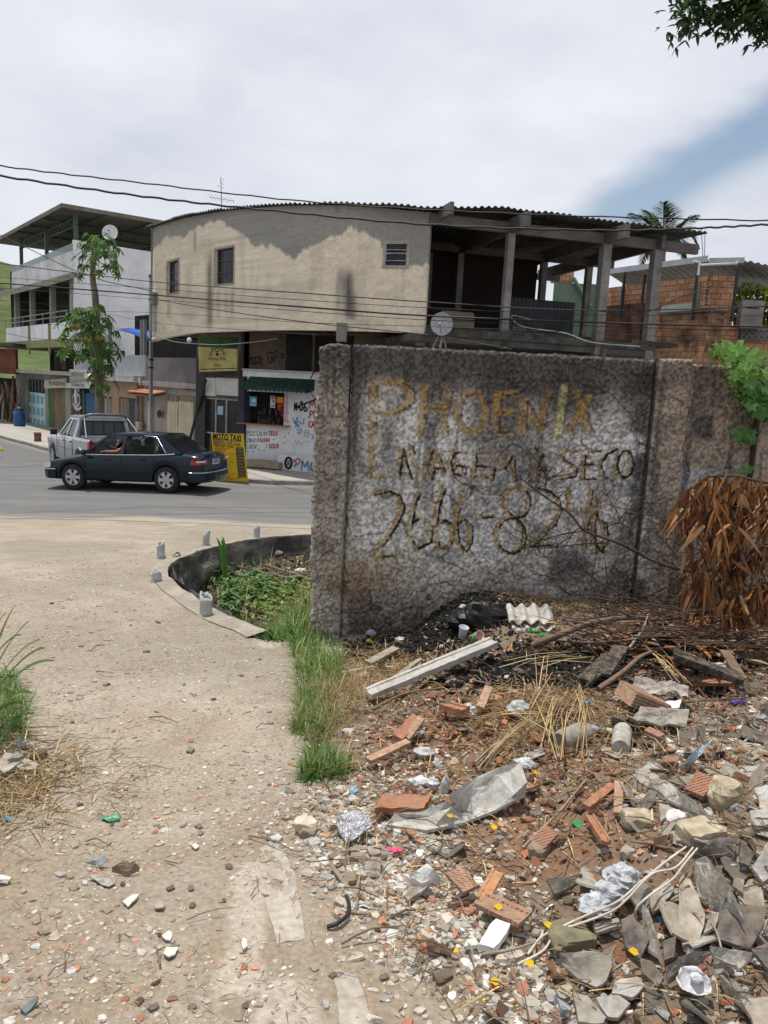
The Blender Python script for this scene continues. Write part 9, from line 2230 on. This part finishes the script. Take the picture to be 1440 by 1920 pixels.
	MW = M('bundle_white',(.52,.54,.57),(.36,.38,.41),14,rough=.6,bump=1,bscale=55,dist=.015,obj=True,dust=.3)
	k = MB(); a = atg(1118,1698,.05); b = atg(1168,1645,.07); crumple(k,a,(.062,.055,.04),3,14); crumple(k,b,(.06,.055,.04),4,14); crumple(k,(a+b)/2,(.06,.05,.036),6,14); k.build('wrapped_bundle',MW,label='white crumpled bundle of cloth tape lying on the red earth',cat='bundle')
	p = atg(1296,1850,.03); t = T('crushed_cup', 'crushed white plastic bowl at the bottom right', 'cup',p)
	k = MB(Matrix.Translation(p) @ Matrix.Rotation(.35,4, 'X')); n = 28; vs = []; R4 = [(.028,.0),(.04,.018),(.045,.027),(.048,.028),(.044,.023),(.026,.005)]
	for q,(rr_,z) in enumerate(R4):
		for j in range(n): a = 2*PI*j/n; w = 1+.09*math.sin(3*a+q)+.05*math.sin(7*a); vs.append((rr_*w*math.cos(a),rr_*w*.85*math.sin(a),z+.006*math.sin(2*a)))
	vs += [(0,0,0),(0,0,.01)]; m = len(R4)
	k.add(vs,[(i*n+j,i*n+(j+1) % n,(i+1)*n+(j+1) % n,(i+1)*n+j) for i in range(m - 1) for j in range(n)]+[(m*n,(j+1) % n,j) for j in range(n)]+[(m*n+1,(m - 1)*n+j,(m - 1)*n+(j+1) % n) for j in range(n)],smooth=True); k.build('bowl',MPL,t)
	k = MB(); crumple(k,p+Vector((.01,.0,.03)),(.02,.018,.012),8,7); k.build('torn_flap',MPL,t)
	C = lambda *l: catmull([atg(980+.3194*x,1460+.3194*y,h) for x,y,h in l],8)
	for l,lb in ((((960,400,.08),(850,480,.10),(700,600,.10),(560,720,.11),(380,800,.08),(230,870,.06),(110,930,.05),(30,1030,.04)), 'upper of the white cables'),(((1000,405,.08),(900,520,.10),(760,560,.10),(620,700,.10),(520,780,.09),(340,850,.07),(200,900,.05),(120,1010,.04),(-30,1090,.03)), 'middle white cable'),(((1025,410,.08),(950,500,.1),(880,590,.1),(740,690,.09),(670,760,.08),(660,830,.03)), 'white cable bending down by itself')):
		k = MB(); k.tube(C(*l),.004,6); k.build('white_cable',M('cable_white',(.50,.46,.40),(.4,.36,.3),9,rough=.6),label=lb+' from under the cream block',cat='cable',group='white cables from under the cream block')
	k = MB(); k.tube(C((-1150,870,.01),(-1090,850,.02),(-1030,800,.02),(-1020,740,.02),(-1035,690,.01)),.007,6); k.build('black_hose',M('hose_black',(.02,.02,.022),None,9,rough=.5),label='short black curled hose bit on the chips',cat='hose')
	for pts,w,l,m in (([(1000,1210,.06),(1050,1190,.12),(1110,1168,.13),(1180,1158,.12),(1240,1162,.10)],.026, 'thick dark log lying under the bare branches',1),([(1122,1292,.05),(1165,1262,.10),(1200,1232,.14),(1222,1222,.15)],.017, 'brown stick leaning left of the hollow brick',1),([(1040,1200,.04),(1120,1205,.07),(1220,1195,.1)],.012, 'thin dark stick below the log',1),([(980,1590,.03),(1050,1520,.04),(1100,1460,.05)],.006, 'long thin bent stem across the red earth',0),
			([(890,1430,.05),(930,1395,.06),(965,1380,.05)],.007, 'brown stem in the straw',0),([(1040,1270,.05),(1090,1290,.06),(1120,1265,.12)],.01, 'black stick at the burnt patch',2),([(700,1330,.04),(760,1300,.05),(830,1290,.05)],.009, 'dark stick below the long plank',1),([(1180,1215,.08),(1205,1180,.14),(1216,1150,.2)],.010, 'pale broken stick upright by the white cup',0),([(1210,1300,.1),(1260,1318,.08),(1330,1312,.06),(1395,1308,.04)],.007, 'thin curved rod below the cloth',1),([(905,1790,.05),(960,1780,.06),(1010,1765,.05)],.006, 'twig lying over the white packet',0)):
		k = MB(); P = catmull([atg(*p) for p in pts],6); k.tube(P,[w*(1 - .5*i/len(P)) for i in range(len(P))],8); k.build('lying_stick',M_WOODS[m],label=l,cat='stick')
	for (c0,W2,H2,l,m,sd) in (((1240,1285),.30,.16, 'rumpled dirty cloth right of the hollow brick',M('cloth_dirty',(.38,.33,.29),(.2,.17,.15),14,bump=.8,obj=True),3),((1320,1245),.32,.10, 'strip of curled newspaper on the charred board',M('news',(.42,.38,.34),(.26,.23,.2),20,bump=.5,obj=True),5)):
		p = atg(c0[0],c0[1],.12); n1,n2 = 22,14; X,Y = np.meshgrid(np.linspace(-W2/2,W2/2,n1),np.linspace(-H2/2,H2/2,n2)); Z = .05*(fbm(X*16,Y*16,o=3,seed=sd) - .5)*2 - np.abs(Y)*.2 - X*.12
		gridmesh('rumpled_cloth',p.x+X+.02*np.sin(Y*30),p.y+Y+.02*np.sin(X*24),p.z+Z,m,None,smooth=False,label=l,cat='cloth')
	for (u,v,l) in ((1188,1786, 'yellow petal on the dark speckled shard'),(1028,1736, 'yellow petal left of the mossy stone'),(928,1842, 'yellow petal at the bottom of the chips'),(934,1702, 'yellow petal on the tan roof tile'),(843,1530, 'yellow petal on the curved sheet'),(1006,1450, 'yellow petal right of the curved sheet'),(926,1552, 'yellow petal below the curved sheet'),(993,1808, 'yellow petal near the grey wide shard')):
		p = atg(u,v,.06 if v != 1842 else .02); k = MB(); r2 = .016; k.add([p+Vector((r2*math.cos(a)*(1.2 if i % 2 else .8),r2*.8*math.sin(a),.004*(i % 3))) for i,a in enumerate(np.linspace(0,2*PI,9)[:-1])],[list(range(8))]); k.build('yellow_petal',MLEAF('petal',.3),label=l,cat='petal',group='fallen yellow petals'); bpy.data.objects[COL.objects[-1].name].data.color_attributes['Col'].data.foreach_set('color',[.62,.42,.01,1]*8)
	for (u,v,l,c) in ((1385,1316, 'purple plastic clip at the right edge',(.2,.12,.5)),(734,1596, 'pink plastic scrap on the chips',(.55,.06,.15)),(775,1528, 'light blue wrapper scrap by the terracotta slab',(.05,.28,.5))):
		p = atg(u,v,.02); k = MB();
		for i in range(4): k.box(p+Vector((-.03+i*.02,0,.004*(i % 2))),(.014,.028,.012),.2)
		k.box(p+Vector((0,.004,-.002)),(.085,.014,.01),.1); k.build('plastic_clip',M('clip_%d' % u,c,None,9,rough=.4),label=l,cat='plastic')
build_items()
# ---- white tile bits on the right bank
def white_bits():
	r = random.Random(91)
	for i,(u,v,s) in enumerate(((1424,1265,.03),(1432,1290,.015),(1410,1320,.03),(1385,1365,.04),(1372,1388,.035),(1405,1385,.04),(1418,1392,.035),(1436,1310,.025),(1438,1352,.03),(1395,1250,.02),(1420,1400,.03),(1390,1300,.018))):
		me = proto('tile_bit_%d' % (i % 4),lambda k,i=i: plate(k,angular_out(r,5,.8),.25,lambda x,y: 0,(0,1.0)),M('tile_bit',(.68,.68,.66),(.56,.56,.54),9,obj=True))
		put('tile_bit',me,atg(u,v,.012),s,r.uniform(0,6),r.gauss(0,.3),r.gauss(0,.3), 'bright white tile bit on the grey bank at the right edge', 'tile', 'white tile bits on the right bank')
white_bits()
# fallen branches with dead leaves
def build_branches():
	r = random.Random(101); t = T('bare_branches', 'dark leafless fallen branches fanned in front of the painted wall', 'branch',atg(1240,1170))
	def br(pts,w,nm='branch'):
		P = catmull([aty(u,v,Y) for u,v,Y in pts],6); n = len(P); k = MB(); k.tube(P,[max(.0022,w*(1 - .85*i/n)) for i in range(n)],6); k.build(nm,M_TWIG,t); return P
	global M_TWIG; M_TWIG = M('twig_dark',(.075,.055,.045),(.035,.028,.024),9,bump=.3,bscale=40)
	main = [([(1330,1078,5.5),(1240,1057,5.7),(1160,1018,5.8),(1097,995,5.85),(1070,965,5.9),(1038,942,5.95),(1000,915,6),(969,890,6),(945,868,6.05)],.016),([(1097,995,5.85),(1050,1003,5.9),(1010,1013,5.95),(965,1014,6)],.006),([(1143,1018,5.8),(1090,1020,5.85),(1045,1026,5.9),(1003,1030,5.95)],.007),
			([(1300,1165,5.4),(1240,1150,5.6),(1152,1107,5.8),(1100,1075,5.85),(1061,1050,5.9),(1008,1042,6)],.011),([(1012,1030,5.95),(1006,1010,5.9),(975,968,6),(920,935,6.1)],.004),([(1061,965,5.9),(1040,955,5.9),(1020,955,6)],.003),([(1107,1098,5.8),(1118,1030,5.8),(1107,985,5.85),(1113,945,5.9),(1120,910,5.95)],.005),([(1140,1100,5.8),(1133,1040,5.8),(1122,960,5.9),(1118,925,5.9)],.004),
			([(1022,920,6),(1024,895,6),(1012,870,6)],.0025),([(1440,1040,5.2),(1380,1062,5.4),(1300,1075,5.5)],.014),([(1440,1130,5.0),(1350,1145,5.2),(1260,1160,5.4),(1180,1165,5.6)],.02),([(1250,1100,5.6),(1210,1120,5.7),(1150,1140,5.8),(1090,1145,5.9)],.009),([(1290,1065,5.6),(1230,1000,5.8),(1170,960,6),(1140,945,6)],.004),([(1270,1050,5.6),(1250,980,5.8),(1180,940,5.9)],.0035),
			([(1200,1130,5.7),(1180,1060,5.8),(1178,1000,5.9),(1160,975,6)],.004),([(1240,1140,5.6),(1290,1060,5.6),(1310,1010,5.7)],.005),([(1180,1150,5.7),(1120,1130,5.8),(1060,1110,5.9),(1030,1080,5.95)],.005)]
	Ls = [br(p,w) for p,w in main]
	k = MB()
	for i in range(230):
		L_ = r.choice(Ls[:4]+Ls[8:]); p = L_[r.randrange(len(L_) // 4,len(L_))]; a = r.uniform(0,2*PI); d = Vector((math.cos(a),-.25+r.uniform(-.2,.2),math.sin(a)*.8+.1)); ln = r.uniform(.12,.42); q = p+d*ln*.5+Vector((r.uniform(-.03,.03),0,r.uniform(-.03,.03))); e = p+d*ln+Vector((0,0,r.uniform(-.05,.06)))
		if e.y > YW - .05: e.y = YW - .08; q.y = min(q.y,YW - .07)
		k.tube([p,q,e],[.0035,.0026,.0015],4)
	k.build('twigs',M_TWIG,t)
	k = MB()      # low brush pile
	for i in range(170):
		u = r.uniform(1090,1420); v = r.uniform(1090,1190) - max(0,1180 - u)*.1; p = atg(u,v+30,r.uniform(.02,.22)); a = r.gauss(0,.5)+(PI if r.random() < .5 else 0); d = Vector((math.cos(a),r.uniform(-.4,.4),r.uniform(-.15,.35))); ln = r.uniform(.15,.5)
		if p.y > YW - .3: p.y = YW - .3
		k.tube([p,p+d*ln*.5+Vector((0,0,.02)),p+d*ln],[.005,.0035,.002],4)
	k.build('brush_pile',M_TWIG,t)
	t2 = T('dead_leaf_branch', 'fallen branch hung with long dry brown mango leaves at the right', 'branch',atg(1400,1240))
	sp = [([(1660,930,4.9),(1540,915,5.0),(1440,905,5.1),(1380,893,5.15),(1330,895,5.2),(1298,920,5.25),(1275,975,5.3)],.012),([(1640,990,4.9),(1540,970,5.0),(1440,958,5.1),(1350,948,5.2),(1305,958,5.25)],.009),([(1640,1020,5.0),(1500,1015,5.05),(1440,1020,5.1),(1360,1062,5.15),(1300,1105,5.2)],.009),([(1640,1080,4.9),(1500,1080,4.95),(1440,1092,5.0),(1390,1118,5.0),(1370,1150,5.0)],.008),([(1640,900,5.1),(1440,912,5.3),(1360,920,5.4),(1330,950,5.4)],.008)]
	ST = []
	for pts,w in sp:
		P = catmull([aty(*q) for q in pts],8); ST.append(P); n = len(P); k = MB(); k.tube(P,[w*(1 - .7*i/n) for i in range(n)],6); k.build('branch',M_TWIG,t2)
	k = MB(); a = atg(1660,1100,.1); k.tube([a,aty(1660,960,5.0)],.03,7); k.tube([atg(1560,1180,.05),aty(1620,1000,5.0),aty(1660,930,4.9)],.02,6); k.build('branch',M_TWIG,t2)
	lf = MB(); C = [(.27,.115,.035),(.2,.08,.028),(.32,.155,.055),(.12,.05,.022),(.37,.22,.10),(.22,.09,.032),(.09,.042,.024)]
	out = [(1290,985),(1278,1060),(1280,1110),(1286,1160),(1320,1165),(1345,1200),(1352,1228),(1372,1235),(1440,1215),(1680,1230),(1680,890),(1330,888),(1295,920)]
	def ins(u,v):
		c = False; m = len(out)
		for i in range(m):
			ax,ay = out[i]; bx,by = out[(i+1) % m]
			if (ay > v) != (by > v) and u < (bx - ax)*(v - ay)/(by - ay)+ax: c = not c
		return c
	def leaf(p,s):
		d = Vector((r.gauss(0,.38),r.gauss(0,.3),-1+r.uniform(0,.35))); up = Vector((r.uniform(-1,1),r.uniform(-1,.4),.1)); blade(lf,p,d,s,.027*r.uniform(.6,1.25),r.uniform(-.5,.6),vary(r.choice(C),r,.3),7,up,fold=r.choice([.25,-.35,.5,.7]))
	cnt = 0
	while cnt < 820:
		u,v = r.uniform(1262,1660),r.uniform(885,1150)
		if not ins(u,v) or not ins(u,min(v+62,1228 if u > 1350 else 1158)) : continue
		Yv = r.uniform(4.95,5.55); leaf(aty(u,v,Yv),r.uniform(.11,.27)); cnt += 1
	for i in range(150):
		P = r.choice(ST); p = P[r.randrange(2,len(P))]
		for q in range(4): leaf(p+Vector((r.gauss(0,.02),r.gauss(0,.02),0)),r.uniform(.16,.26))
	for (u,v) in ((1375,1150),(1362,1160),(1392,1140),(1350,1140),(1410,1150),(1335,1090),(1322,1100)): leaf(aty(u,v,4.85),.27)
	lf.build('dead_leaves',MLEAF('dead_leaf',.22,.55),t2,fix=False)
	lf = MB()
	for i in range(420):
		u = r.gauss(1330,110); v = r.gauss(1195,26) if i % 3 else r.gauss(1160,20)
		if not (1000 < u < 1600 and 1140 < v < 1290): continue
		p = atg(u,v,.02+.05*r.random()); a = r.uniform(0,2*PI); blade(lf,p,Vector((math.cos(a),math.sin(a),.12)),r.uniform(.08,.17),.032,.2,vary(r.choice(C+[(.25,.19,.13)]),r,.35),4,fold=.25)
	lf.build('fallen_leaves',MLEAF('dead_leaf',1),fix=False,kind='stuff',label='dry brown leaves fallen on the heap under the branch')
build_branches()
